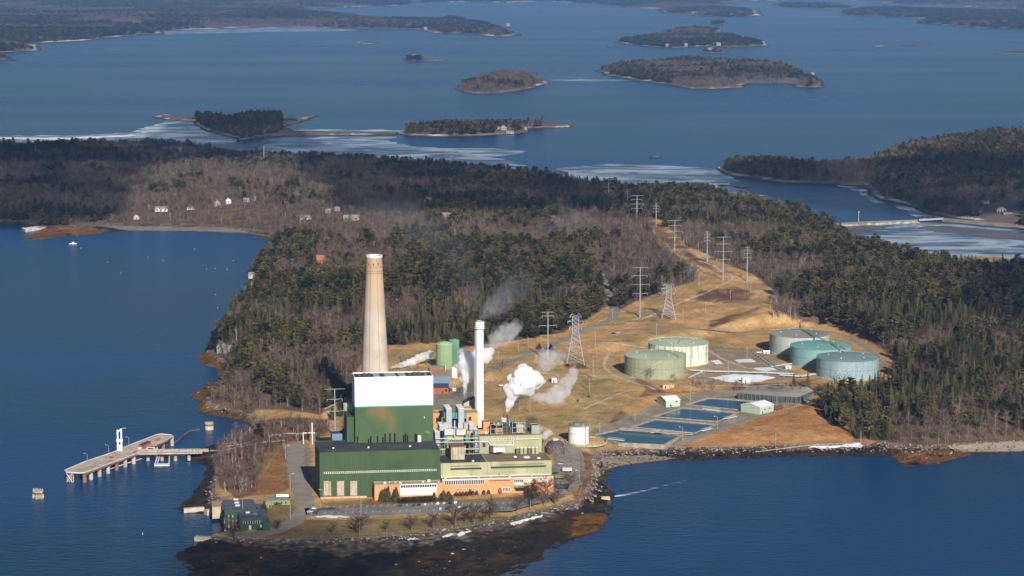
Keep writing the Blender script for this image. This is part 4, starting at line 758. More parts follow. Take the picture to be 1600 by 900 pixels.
# pale green halls
L1 = block('pale_hall', 'pale green hall with dark roof between the green hall and the brown-roofed one', 'industrial building', 86.2, 119.4, 8.7, 38, GZ, 28, LGREEN, ROOF, .25); L2 = block('pale_hall', 'pale green hall with wide brown roof and long dark window slit', 'industrial building', 119.5, 165.6, 8.7, 38, GZ, 28, LGREEN, BROOF, .25)
ribbon(L1, 704, 752, 731.0, 733.4, 8.7, 20, OLIVE, mull=.3); face('wall_ledge', L1, 703, 750, 727.3, 728.2, 8.7, OLIVE, .3); ribbon(L2, 767, 853, 728.0, 730.6, 8.7, 34, OLIVE, mull=.3); face('wall_ledge', L2, 782, 850, 724.6, 725.6, 8.7, OLIVE, .3); face('wall_hatch', L2, 779, 780.5, 739, 742, 8.7, DGREY)
for a, b, s_ in ((150, 22, 2.6), (158, 18, 1.4), (142, 24, 1.2), (110, 14, 1.)): x0, y0 = pw(a, b); mb = MB(); mb.cyl(x0, y0, 27.8, 28.6, s_, s_*.8, 14); mb.build('roof_vent', OFFW, L2 if a > 119 else L1)
M = block('filter_hall', 'pale green building with pipes and a dark window slit, below the equipment deck', 'industrial building', aof(749, 38.2, 39), aof(846.5, 38.2, 39), 38.2, 68, GZ, zof(680.6, 145, 38.2), LGREEN, BROOF, .25)
ribbon(M, 754, 804, 685.8, 688.2, 38.2, 20, OFFW, mull=.5); face('door', M, 754, 758.5, 692, 698, 38.2, GLASS)
mb = MB(); 
def P3(px_, py_, b): 
    z = 25.
    for _ in range(5): a = aof(px_, b, z); z = zof(py_, a, b)
    return (*pw(a, b), z)
mb.path([P3(748, 690.5, 37), P3(763, 690.5, 37), P3(767, 695.5, 37), P3(802, 695.5, 37), P3(802, 690, 37)], .4, 6); mb.build('pipe', OFFW, M)
mb = MB(); mb.path([P3(806, 686.5, 37), P3(843, 685.5, 37)], .35, 6); mb.build('pipe', OFFW, M)
t = root('chiller_unit', 'white air handling unit standing on the brown roof', 'machine', 128, 33, 28.2); mb = MB(); fbox(mb, 771.2, 788.5, 700.2, 33, 36, pyb=706.6); mb.build('body', WHITE, t); mb = MB(); fbox(mb, 776, 784, 706.2, 32, 33.8, pyb=707.6); mb.build('base', DGREY, t); mb = MB(); fbox(mb, 766, 771, 697, 34, 37, pyb=706.6); mb.build('intake', DGREY, t)
t = root('roof_shed', 'brown-roofed beige shed standing on the dark roof before the ducts', 'shed', 93, 21, 28); a0, a1, z0, z1 = fit(704.7, 726, 698.4, 20, 28); mb = MB(); pbox(mb, a0, a1, 20, 33, z0, z1); mb.build('wall', BEIGE, t); mb = MB(); pbox(mb, a0-.4, a1+.4, 19.6, 33.4, z1, z1+.4); mb.build('roof', BROOF, t)
# pale tank row on the roof edge
for i, pxx in enumerate((809, 815, 821, 827, 833, 839)):
    a = aof(pxx, 34, 31); x0, y0 = pw(a, 34.4); o = thing('roof_tank', 'pale olive upright tank in the steaming row on the brown roof edge', 'tank', (x0, y0, 27.8), 'pale olive tanks in a row on the brown roof edge'); mb = MB(); mb.cyl(x0, y0, 27.8, 32.2, 1.25, n=14); mb.build('shell', LGREEN if i % 3 else OLIVE, o, True); mb = MB(); mb.cyl(x0, y0, 32.2, 32.9, 1.3, .5, 14); mb.build('lid', OFFW, o)
# ---- the duct towers
DT = root('duct_tower', 'pair of tall grey flue ducts with white tops between the halls', 'flue ducts', 100, 42, GZ)
for px0, px1, pt in ((697.4, 705.9, 639.2), (716.4, 725.1, 638.7)):
    mb = MB(); a0, a1, z0, z1 = fbox(mb, px0, px1, pt, 50, 66, pyb=660.5); d = mb.build('flue_duct', GREY, DT); mb = MB(); pbox(mb, a0-.15, a1+.15, 49.8, 66.2, z1, z1+.25); mb.build('cap', WHITE, d)
    mb = MB(); fbox(mb, px0-.6, px1+.6, 660.5, 49.3, 66, z0=30); mb.build('flue_duct', GREY, DT)
for px0, px1, pt, pb in ((686.8, 693.0, 664.8, 673.2), (733.6, 739.6, 663.2, 676), (680.0, 687.3, 675, 706), (742.0, 747.4, 673.0, 706)):
    mb = MB(); a0, a1, z0, z1 = fbox(mb, px0, px1, pt, 41, 53, pyb=pb); d = mb.build('hopper_duct', GREY, DT); mb = MB(); pbox(mb, a0-.15, a1+.15, 40.8, 53.2, z1, z1+.25); mb.build('cap', WHITE, d)
for px0, px1, pt, pb in ((694.6, 709.3, 671, 680), (713.3, 727.6, 671, 680)): mb = MB(); fbox(mb, px0, px1, pt, 44, 49, pyb=pb); mb.build('cross_duct', mat('pale_duct', (.5, .48, .44), .6, .15, .2), DT)
for px0, px1 in ((692.8, 697.4), (725.5, 732)): mb = MB(); fbox(mb, px0, px1, 660.5, 46, 50, pyb=670.8); mb.build('side_duct', GREY, DT)
for px0, px1 in ((706, 716.3),): mb = MB(); fbox(mb, px0, px1, 653, 58, 62, z0=GZ); mb.build('gap_shade_panel', BLACK, DT)  # black slab added to paint the deep shade between the two ducts
mb = MB(); mb.tube(P3(710.4, 657, 43), P3(710.4, 682, 43), .45, n=8); mb.tube(P3(707, 667.5, 43), P3(713.5, 667.5, 43), .3); mb.build('mast', STEEL, DT)
for px0, px1 in ((693.7, 697.2), (706.1, 711.4), (712, 716.2), (725.3, 729.6)):
    mb = MB(); fbox(mb, px0, px1, 644.6, 54, 62, pyb=654); mb.build('teal_vessel', TEAL, DT)
for px0, px1, pt, pb in ((693.6, 699.2, 682.5, 693.5), (727.4, 733, 680, 691.5)): mb = MB(); fbox(mb, px0, px1, pt, 40, 43, pyb=pb); mb.build('teal_vessel', TEAL, DT)
for x0, x1, y0, y1 in ((681.5, 694.5, 685, 708), (733, 747.5, 672, 708)):       # braced steel frames round the hoppers
    mb = MB(); rows = np.linspace(y0, y1, 5)
    for b in (39.2, 45):
        for pxx in (x0, (x0+x1)/2, x1): mb.tube(P3(pxx, y0, b), P3(pxx, y1, b), .22, n=4)
        for i, yy in enumerate(rows):
            mb.tube(P3(x0, yy, b), P3(x1, yy, b), .2, n=4)
            if i: mb.tube(P3(x0, yy, b), P3((x0+x1)/2, rows[i-1], b), .14, n=4); mb.tube(P3(x1, yy, b), P3((x0+x1)/2, rows[i-1], b), .14, n=4)
    mb.build('steel_frame', mat('blue_grey_steel', (.17, .23, .24), .5, .2, .3), DT)
mb = MB()
for yy in (685.2, 691, 702): mb.tube(P3(681, yy, 38.8), P3(748, yy-.6, 38.8), .28, n=5)
mb.build('pipe', OFFW, DT)
t = block('pale_control_room', 'small pale green control room under the twin ducts', 'building', aof(698.5, 47, 38), aof(727.4, 47, 38), 46.5, 57, GZ, zof(681.2, 105, 46.5), LGREEN, OLIVE, .2); ribbon(t, 702, 722, 688, 690.2, 46.5, 6, OLIVE, GLASS, mull=.8)
# orange rear walls
t = block('rear_block', 'orange block behind the left flue duct, beside the boiler house', 'building', aof(677, 74, 40), aof(690, 74, 40), 74, 86, GZ, zof(646.2, 92, 74), ORANGE, TROOF, .2); face('door', t, 681.3, 684.4, 652.5, 661, 74, BLACK)
t = block('rear_block', 'long orange block behind the right flue duct with a dark doorway', 'building', aof(729, 74, 40), aof(747.4, 74, 40), 74, 88, GZ, zof(644.2, 145, 74), ORANGE, TROOF, .2); face('door', t, 732.2, 736.2, 651.5, 657.5, 74, BLACK)
t = block('rear_block', 'small pale green penthouse behind the right flue duct', 'building', aof(726, 80, 46), aof(740, 80, 46), 88.2, 96, GZ, zof(636.6, 140, 88.2), LGREEN, TROOF, .2); face('door', t, 736.8, 739.3, 638.4, 641.5, 88.2, BLACK)
t = block('stair_block', 'orange stair block at the foot of the slim white stack', 'building', aof(755, 52, 45), aof(765.2, 52, 45), 52, 60, 36, zof(659.2, 133, 52), ORANGE, RUST, .2); t2 = block('stair_block', 'low orange block with a white door, left of the equipment deck', 'building', aof(747.5, 48, 40), aof(757, 48, 40), 48, 51.8, 36, zof(673.2, 125, 48), ORANGE, TROOF, .2); face('door', t2, 758, 761.5, 673.8, 678.2, 48, OFFW)
# sloping conveyor gallery + lift tower
t = root('sloping_gallery', 'grey sheet-clad gallery with a slanting roof beside the white stack', 'industrial building', 126, 118, GZ)
q = [P3(724.5, 636, 110), P3(744, 636.4, 110), P3(744, 623.8, 110), P3(739, 623.8, 110), P3(724.5, 630.5, 110)]
q = [(v[0], v[1], v[2]) for v in q]; dv = Vector((-UY, UX, 0))*9; v2 = [tuple(Vector(v)+dv) for v in q]; lo = [(v[0], v[1], 8) for v in q[:2]]; lo2 = [(v[0], v[1], 8) for v in v2[:2]]
mb = MB(); mb.add(q+v2, [(0, 1, 2, 3, 4), (9, 8, 7, 6, 5), (1, 6, 7, 2), (0, 4, 9, 5), (0, 5, 6, 1)]); mb.add(lo+[q[1], q[0]]+lo2+[v2[1], v2[0]], [(0, 1, 2, 3), (5, 4, 7, 6), (1, 5, 6, 2), (4, 0, 3, 7)]); mb.build('wall', mat('pale_sheet', (.42, .40, .36), .6, .15, .3), t)
mb = MB(); e = Vector((0, 0, .5)); s_ = Vector((0, 0, .02)); mb.add([tuple(Vector(v)+s_) for v in (q[4], q[3], v2[3], v2[4])]+[tuple(Vector(v)+e) for v in (q[4], q[3], v2[3], v2[4])], [(3, 2, 1, 0), (4, 5, 6, 7), (0, 1, 5, 4), (1, 2, 6, 5), (2, 3, 7, 6), (3, 0, 4, 7)]); mb.add([tuple(Vector(v)+s_) for v in (q[3], q[2], v2[2], v2[3])]+[tuple(Vector(v)+e) for v in (q[3], q[2], v2[2], v2[3])], [(3, 2, 1, 0), (4, 5, 6, 7), (0, 1, 5, 4), (1, 2, 6, 5), (2, 3, 7, 6), (3, 0, 4, 7)]); mb.build('roof', DGREY, t)
t = root('lift_tower', 'open lattice lift tower beside the slim white stack', 'lattice tower', 142, 124, GZ); mb = MB(); ys_ = np.linspace(590, 625, 9)
for b in (122, 128):
    for pxx in (731, 735.5, 740.5): mb.tube(P3(pxx, 589, b), P3(pxx, 626, b), .22, n=4)
    for i, yy in enumerate(ys_):
        mb.tube(P3(731, yy, b), P3(740.5, yy, b), .16, n=4)
        if i:
            for c, d in ((731, 735.5), (735.5, 731), (735.5, 740.5), (740.5, 735.5)): mb.tube(P3(c, ys_[i-1], b), P3(d, yy, b), .11, n=3)
mb.build('lattice', STEEL, t); mb = MB(); fbox(mb, 741.3, 744.8, 585, 122, 126, z0=8); mb.build('lift_shaft', GREY, t)
# slim white stack
bs = 92.; zt_ = zof(501, 140, bs); a = aof(748.6, bs, zt_); a2 = aof(750.4, bs, 45); xs_, ys__ = pw((a+a2)/2, bs)
t = thing('slim_stack', 'slim white steel stack with dark collar rising beside the ducts', 'chimney', (xs_, ys__, GZ)); dpt = ys__*CC-(100-CH)*SS; rs = 13.2/2/FP*dpt
WST = mat('stack_white', (.80, .79, .76), .5, .05, .1, streak=(1.5, .03, .66, .2, (.55, .45, .33)))
mb = MB(); mb.cyl(xs_, ys__, GZ, zt_-5.3, rs*1.02, rs*.97, 32); mb.build('shaft', WST, t, True); mb = MB(); mb.cyl(xs_, ys__, zt_-5.3, zt_, rs*1.12, rs*1.12, 32, False); mb.cyl(xs_, ys__, zt_-.7, zt_-.65, rs*1.0, n=32); mb.build('top_section', WHITE, t, True)
mb = MB(); mb.ring(xs_, ys__, zt_-5.6, zt_-5.2, rs, rs*1.35, 32); mb.ring(xs_, ys__, zt_-4.2, zt_-4.05, rs*1.3, rs*1.35, 32); mb.build('platform', STEEL, t); mb = MB(); mb.ring(xs_, ys__, zt_, zt_+.4, rs*.95, rs*1.18, 32); mb.build('rim', DGREY, t)
mb = MB(); mb.tube((xs_-rs*1.08, ys__-.6, GZ), (xs_-rs*1.05, ys__-.6, zt_-5), .28, n=4); mb.build('ladder', GREY, t)
# tall concrete chimney
yc = 1762.; zc = zat(-102, yc, 399.5); xc = (584.6-800)/FP*(yc*CC-(zc-CH)*SS); xb = (585.6-800)/FP*(yc*CC-(60-CH)*SS); dp = yc*CC-(zc-CH)*SS; rt = 25/2/FP*dp; rb = 43.5/2/FP*(yc*CC-(60-CH)*SS); zb_ = zat(xb, yc, 580)
rbase = rb+(rb-rt)*(zb_-8)/(zc-zb_)
CHM = mat('chimney_concrete', (.44, .375, .30), .9, .16, .05, col2=(.50, .43, .345), stain=[((xc, yc, zc-6), (60, 60, 26), (.40, .23, .10), .75), ((xc, yc, zc-28), (60, 60, 22), (.47, .33, .19), .6)], streak=(.12, .09, .55, .25, (.36, .30, .24)))
CHD = mat('chimney_band', (.30, .21, .14), .9, .3, .4)
t = thing('tall_chimney', 'huge tapering concrete chimney, stained brown towards its top', 'chimney', (xc, yc, 8)); mb = MB(); n_ = 40
V_ = []; F_ = []; K = 14
for k in range(K+1):
    f_ = k/K; z = 8+(zc-8)*f_; r = rt+(rbase-rt)*((1-f_)**1.12)
    V_ += [(xc+(1-f_)*(xb-xc)*.0+r*math.cos(2*math.pi*i/n_), yc+r*math.sin(2*math.pi*i/n_), z) for i in range(n_)]
for k in range(K): F_ += [(k*n_+i, k*n_+(i+1) % n_, (k+1)*n_+(i+1) % n_, (k+1)*n_+i) for i in range(n_)]
mb.add(V_, F_); mb.build('shaft', CHM, t, True)
mb = MB(); mb.ring(xc, yc, zc-1.2, zc+.6, rt*.80, rt*1.05, 40); mb.cyl(xc, yc, zc-2.6, zc-2.4, rt*.8, n=40); mb.build('rim', OFFW, t, True); mb = MB(); mb.cyl(xc, yc, zc-9, zc-2.5, rt*.62, rt*.6, 24); mb.cyl(xc, yc, zc-2.5, zc+.2, rt*.6, rt*.6, 24, False); mb.build('flue_liner', OFFW, t)
for zz in (zc-9, zc-12, zc-13.6): mb = MB(); rr = rt+(rbase-rt)*((1-(zz-8)/(zc-8))**1.12); mb.ring(xc, yc, zz, zz+.45, rr*.98, rr*1.03, 40); mb.build('band', CHD, t)
for an in (-2.2, -1.6, -1.0): mb = MB(); rr = rt*1.04; mb.cyl(xc+rr*math.cos(an), yc+rr*math.sin(an), zc-7, zc-5.2, .5, n=6); mb.build('warning_lamp', RUST, t)
for an in (-1.95, -1.18): mb = MB(); rr = rt+(rbase-rt)*((1-(90)/(zc-8))**1.12); mb.tube((xc+rbase*1.0*math.cos(an), yc+rbase*1.0*math.sin(an), 8), (xc+rt*1.02*math.cos(an), yc+rt*1.02*math.sin(an), zc), .10, n=3); mb.build('ladder', CHD, t)
# ---- equipment deck on the filter hall roof (z about the top of M)
EZ = zof(680.6, 145, 38.2)-.2
def rig(name, label, cat, px0, px1, pt, pb, b0, b1, m, cap=None):
    t = root(name, label, cat, aof((px0+px1)/2, b0, EZ), b0, EZ); mb = MB(); a0, a1, z0, z1 = fbox(mb, px0, px1, pt, b0, b1, pyb=pb); mb.build('body', m, t)
    if cap: mb = MB(); pbox(mb, a0-.3, a1+.3, b0-.3, b1+.3, z1, z1+.35); mb.build('cover', cap, t)
    return t, (a0, a1, z0, z1)
def cage(t, px0, px1, pt, pb, b0, b1, m, n=2, nl=2, r=.2):
    mb = MB()
    for b in (b0, b1):
        for pxx in np.linspace(px0, px1, n): mb.tube(P3(pxx, pt, b), P3(pxx, pb, b), r, n=4)
        for yy in np.linspace(pt, pb-1, nl): mb.tube(P3(px0, yy, b), P3(px1, yy, b), r*.8, n=4)
    for pxx in (px0, px1): mb.tube(P3(pxx, pt, b0), P3(pxx, pt, b1), r, n=4)
    mb.build('frame', m, t)
t, _ = rig('transformer', 'rusty brown transformer in a grey frame on the equipment deck', 'transformer', 773, 784.6, 668.4, 678.6, 44, 49, mat('ochre_panel', (.42, .24, .09), .8, .3, .6), BLACK); cage(t, 766.8, 785.6, 663, 679, 43, 52, STEEL, 3, 3); mb = MB(); fbox(mb, 773, 784.6, 674.6, 43.6, 43.9, pyb=678.6); mb.build('radiator', RUST, t)
mb = MB(); fbox(mb, 767, 773, 664.5, 47, 56, pyb=678); mb.build('housing', BLACK, t)
t, _ = rig('transformer', 'beige boxed transformer in a grey frame on the equipment deck', 'transformer', 807.2, 818, 665.8, 675.5, 44, 50, BEIGE, OFFW); cage(t, 800.6, 820.2, 660.5, 677, 43, 53, STEEL, 3, 3); mb = MB(); fbox(mb, 801.5, 807, 663, 46, 55, pyb=676); mb.build('housing', BLACK, t)
t, _ = rig('exhaust_vessel', 'dark steaming vessels and pipes in the middle of the equipment deck', 'machine', 787, 794, 660, 674, 50, 56, DGREY); 
for pxx, pt, r_, m_ in ((787.8, 646.5, .9, RUST), (792.7, 648, .7, DGREY), (785.5, 652.5, 1.4, OFFW), (789, 652.8, 1.3, OFFW), (795.5, 656, .5, STEEL), (782.5, 656, .6, OLIVE)):
    p_ = P3(pxx, pt, 52); mb = MB(); mb.cyl(p_[0], p_[1], EZ if m_ is not OFFW else p_[2]-3, p_[2], r_, n=10); mb.build('stack_pipe', m_, t)
cage(t, 780, 797, 655, 676, 48, 58, OLIVE, 4, 4, .17)
t = root('pipe_gantry', 'dark green pipe gantry at the back of the equipment deck', 'gantry', 150, 60, EZ); cage(t, 794.5, 822, 651.8, 675, 60, 64, mat('gantry_green', (.05, .11, .055), .6, .2, .3), 4, 2, .42); mb = MB(); mb.path([P3(775, 662, 60), P3(783, 655, 60), P3(797, 655, 60)], .35); mb.build('pipe', OLIVE, t)
t = block('pump_house', 'small grey-green block at the right end of the equipment deck', 'building', aof(830.6, 44, EZ), aof(842.8, 44, EZ), 44, 52, EZ, zof(665, 165, 44), mat('sage_panel', (.27, .33, .25), .7, .15, .3), ROOF, .3); ribbon(t, 834.2, 840, 667.3, 669, 44, 2, OFFW)
for px0, px1, pt, b in ((785.5, 800, 663, 57), (797, 801, 668, 50), (818.5, 829, 670, 56), (766, 772, 669, 53)):
    t = root('switchgear_housing', 'dark housing '+{785.5: 'between the two transformers, at the back', 797: 'just left of the beige transformer', 818.5: 'between the beige transformer and the pump house', 766: 'at the left end of the equipment deck'}[px0], 'machine housing', aof(px0, b, EZ), b, EZ); mb = MB(); a0_, a1_, z0_, z1_ = fbox(mb, px0, px1, pt, b, b+5, z0=EZ-.5); mb.build('body', DGREY, t); mb = MB(); pbox(mb, a0_+.5, a1_-.5, b+1, b+4, z1_, z1_+.8); mb.build('louvre', OLIVE, t)  # dark steel boxes with an olive louvre on top
for i, (px0, pt, w_, m_) in enumerate(((770, 661, 3, LGREEN), (776, 659.8, 4, LGREEN), (797, 664, 3, DGREY), (824, 674, 3, OLIVE), (764.5, 676, 2, DGREY), (847.5, 676, 3, OLIVE))):
    t = root('deck_cabinet', ('pale cabinet behind the rusty transformer, left one','pale cabinet behind the rusty transformer, right one','dark cabinet between the two transformers','olive cabinet left of the pump house','dark cabinet beside the orange stair block','olive cabinet past the right end of the deck')[i], 'cabinet', aof(px0, 56, EZ), 56, EZ); mb = MB(); fbox(mb, px0, px0+w_, pt, 54, 58, z0=EZ-1 if i < 5 else GZ); mb.build('body', m_, t); mb = MB(); fbox(mb, px0+.4, px0+w_-.4, pt+1, 53.8, 53.97, pyb=pt+4); mb.build('door', GREY, t)
# ---- dark clarifier with radial roof, small plant at the right end
xcl, ycl, _ = P1(867.5, 708); t = thing('clarifier', 'round dark tank with a ribbed conical roof at the plant end', 'tank', (xcl, ycl, GZ)); zr = zat(xcl, ycl, 697.5); rr = 15.0/FP*1640
mb = MB(); mb.cyl(xcl, ycl, GZ-1, zr, rr, n=32); mb.build('shell', mat('dark_timber', (.14, .11, .095), .9, .35, .4, streak=(1.2, .1, .5, .2, (.05, .04, .035))), t, True); mb = MB(); mb.dome(xcl, ycl, zr, rr*1.04, 5.2, 24, 3); mb.build('roof', mat('dark_sheet', (.075, .07, .07), .7, .3, .4), t)
for i in range(14): an = 6.283*i/14; mb = MB(); mb.tube((xcl+rr*1.05*math.cos(an), ycl+rr*1.05*math.sin(an), zr+.1), (xcl+math.cos(an), ycl+math.sin(an), zr+5.4), .22, n=4); mb.build('rib', OFFW, t)
mb = MB(); mb.cyl(xcl, ycl, zr+5, zr+6.6, 2.6, n=14); mb.build('hub', STEEL, t)
xt, yt, _ = P1(904, 691); zt2 = zat(xt, yt, 664.5); rr = 16.6/FP*1700
t = thing('white_tank', 'white steel tank with mossy domed roof inside a round bund', 'storage tank', (xt, yt, GZ)); mb = MB(); mb.cyl(xt, yt, GZ-1, zt2, rr, n=48); mb.build('shell', mat('tank_white', (.74, .70, .66), .6, .06, .2), t, True); mb = MB(); mb.dome(xt, yt, zt2, rr*1.01, 2.8, 40, 4); mb.build('roof', mat('mossy_roof', (.15, .17, .10), .9, .5, .4, col2=(.22, .22, .17)), t, True)
mb = MB(); mb.ring(xt, yt, zt2-5.6, zt2-5.2, rr, rr+.25, 48); mb.ring(xt, yt, zt2-.3, zt2+.1, rr, rr+.3, 48); mb.build('hoop', STEEL, t); mb = MB(); mb.tube((xt+rr*.62, yt-rr*.83, GZ), (xt+rr*.62, yt-rr*.83, zt2+1), .3, n=4); mb.build('ladder', DGREY, t)
t = tag(MB().ring(xt+6, yt+1, 6.3, 8.1, rr*1.95, rr*2.08, 60).build('round_bund', mat('mossy_concrete', (.30, .31, .16), .9, .3, .3, col2=(.38, .37, .24)), loc=(xt+6, yt+1, 6.3)), 'low mossy round wall about the white tank', 'bund wall')
GWM_ = mat('railing_grey', (.3, .32, .3), .6, .1, .5)
# ================================================================ OIL TANKS
def oil_tank(label, pxl, pxr, rim, bot, zb, shellm, roofm, rimm=None, stair=None):
    cx = (pxl+pxr)/2; xf, yf = map(float, G(cx, bot, zb)); r = 25.
    for _ in range(8): dep = (yf+r)*CC-(zb+10-CH)*SS; r = (pxr-pxl)/2/FP*dep
    yc_ = yf+r; zt = zat(xf, yc_, rim); dep = yc_*CC-(zb-CH)*SS; xc_ = (cx-800)/FP*dep
    t = thing('oil_tank', label, 'storage tank', (xc_, yc_, zb)); mb = MB(); mb.cyl(xc_, yc_, zb-2, zt, r, n=80); mb.build('shell', shellm, t, True)
    mb = MB(); mb.dome(xc_, yc_, zt, r, 2.2, 72, 3); mb.build('roof', roofm, t, True)
    mb = MB(); mb.ring(xc_, yc_, zt-.25, zt+.25, r-.05, r+.22, 80)
    mb.build('rim', rimm or shellm, t); 
    mb = MB(); n_ = 26
    for i in range(n_): a = -2.5+1.1*i/n_; b = -2.5+1.1*(i+1)/n_; mb.tube((xc_+(r+.5)*math.cos(a), yc_+(r+.5)*math.sin(a), zb+(zt-zb)*i/n_), (xc_+(r+.5)*math.cos(b), yc_+(r+.5)*math.sin(b), zb+(zt-zb)*(i+1)/n_), .25, n=4)
    if stair: mb.build('spiral_stair', rimm or STEEL, t)
    sm_ = shellm.copy(); sm_.node_tree.nodes['Principled BSDF'].inputs['Roughness'].default_value = .9
    for f_ in (.26, .5, .74): mb = MB(); zz = zb+(zt-zb)*f_; mb.ring(xc_, yc_, zz, zz+.16, r-.02, r+.09, 72); mb.build('plate_seam', RUST if f_ == .5 else sm_, t)
    for k_ in range(5): an_ = k_*1.3+r; mb = MB(); mb.cyl(xc_+r*.62*math.cos(an_), yc_+r*.62*math.sin(an_), zt+.5, zt+2.0, .6, n=8); mb.build('roof_vent', STEEL, t)
    mb = MB(); mb.ring(xc_, yc_, zt+1.15, zt+1.25, r-.15, r-.03, 60); [mb.tube((xc_+(r-.1)*math.cos(k_*.1745), yc_+(r-.1)*math.sin(k_*.1745), zt), (xc_+(r-.1)*math.cos(k_*.1745), yc_+(r-.1)*math.sin(k_*.1745), zt+1.2), .06, n=3) for k_ in range(36)]; mb.build('railing', GWM_, t)
    mb = MB(); mb.ring(xc_, yc_, zb-1, float(max(hgt(xc_, yc_), zb))+.25, r, r+1.6, 60); mb.build('ring_footing', GRAV, t)
    return t, xc_, yc_, zt, r
def tm(nm, c, c2, rough=.6, **k): return mat(nm, c, rough, .1, .05, col2=c2, **k)
TA = oil_tank('sage green oil tank, nearest of the two left of the tank farm', 975.5, 1071.8, 554.5, 592.7, 10, tm('sage_shell', (.26, .285, .185), (.30, .32, .21), streak=(.8, .02, .45, .3, (.20, .23, .14))), tm('sage_roof', (.38, .42, .27), (.44, .46, .33)), stair=1)
TB = oil_tank('pale oil tank with paint peeling off in white vertical streaks', 1012.5, 1106.5, 534.5, 573.5, 10, tm('peeling_shell', (.36, .41, .25), (.40, .44, .29), streak=(.55, .035, .46, .05, (.74, .74, .62))), tm('pale_roof', (.40, .45, .31), (.46, .48, .36)), stair=0)
TC = oil_tank('grey oil tank with reddish roof, rearmost of the right three', 1202.3, 1294.5, 521, 556, 11, tm('grey_shell', (.37, .41, .37), (.42, .46, .41), streak=(.8, .02, .5, .25, (.30, .32, .28))), mat('reddish_roof', (.21, .13, .12), .85, .15, .03, col2=(.26, .29, .24)), stair=1)
TD = oil_tank('teal green oil tank, middle of the right three', 1234.6, 1329.4, 539.5, 576, 10, tm('teal_shell', (.19, .36, .37), (.22, .40, .41), streak=(.8, .02, .5, .25, (.15, .30, .31))), tm('teal_roof', (.15, .34, .30), (.18, .38, .34)), stair=1)
TE = oil_tank('slate blue oil tank, front of the right three by the dark wood', 1275.5, 1372.5, 557.5, 595, 10, tm('blue_shell', (.25, .34, .38), (.28, .38, .42), streak=(.8, .02, .48, .25, (.17, .26, .30))), tm('slate_roof', (.16, .24, .25), (.20, .28, .28)), stair=1)
GWM = mat('walkway_green', (.22, .30, .16), .6, .2, .5)
def bridge_walk(lb, A, B, fa, fb):
    t = thing('catwalk', lb, 'catwalk', (A[1], A[2], A[3])); p = Vector((A[1]+fa[0]*A[4], A[2]+fa[1]*A[4], A[3]+2.6)); q = Vector((B[1]+fb[0]*B[4], B[2]+fb[1]*B[4], B[3]+2.6)); d = (q-p).normalized(); s = Vector((-d.y, d.x, 0))*.7
    mb = MB(); mb.add([p-s, q-s, q+s, p+s, p-s+Vector((0, 0, .3)), q-s+Vector((0, 0, .3)), q+s+Vector((0, 0, .3)), p+s+Vector((0, 0, .3))], [(3, 2, 1, 0), (4, 5, 6, 7), (0, 1, 5, 4), (1, 2, 6, 5), (2, 3, 7, 6), (3, 0, 4, 7)]); mb.build('deck', GWM, t)
    for sg in (-1, 1): mb = MB(); mb.tube(p+s*sg+Vector((0, 0, 1.3)), q+s*sg+Vector((0, 0, 1.3)), .09, n=4); [mb.tube(p.lerp(q, k/8)+s*sg, p.lerp(q, k/8)+s*sg+Vector((0, 0, 1.3)), .07, n=3) for k in range(9)]; mb.build('railing', GWM, t)
bridge_walk('green catwalk from the grey tank roof to the teal tank', TC, TD, (.1, .3), (.2, .2)); bridge_walk('green catwalk from the teal tank roof to the blue tank', TD, TE, (.3, -.1), (.05, .7))
t = thing('catwalk', 'narrow stair and walk curving over the sage tank roof', 'catwalk', (TA[1], TA[2], TA[3])); mb = MB(); mb.path([(TA[1]+TA[4]*a, TA[2]+TA[4]*b, TA[3]+c) for a, b, c in ((.72, -.6, .8), (.6, -.2, 1.4), (.35, .3, 1.9), (.1, .7, 1.4))], .4, 4); mb.build('deck', GWM, t); mb = MB(); mb.path([(TA[1]+TA[4]*a, TA[2]+TA[4]*b, TA[3]+c+1.1) for a, b, c in ((.74, -.58, .8), (.62, -.18, 1.4), (.37, .32, 1.9), (.12, .72, 1.4))], .1, 4); mb.build('railing', GWM, t)
t = thing('catwalk', 'thin walk curving across the roof of the peeling tank', 'catwalk', (TB[1], TB[2], TB[3])); mb = MB(); mb.path([(TB[1]+TB[4]*a, TB[2]+TB[4]*b, TB[3]+c) for a, b, c in ((-.05, -.55, 1.6), (.05, -.1, 2.3), (.4, .35, 1.8), (.8, .45, .9))], .35, 4); mb.build('deck', GWM, t); mb = MB(); mb.path([(TB[1]+TB[4]*a, TB[2]+TB[4]*b, TB[3]+c+1.1) for a, b, c in ((-.03, -.53, 1.6), (.07, -.08, 2.3), (.42, .37, 1.8), (.8, .47, .9))], .1, 4); mb.build('railing', GWM, t)
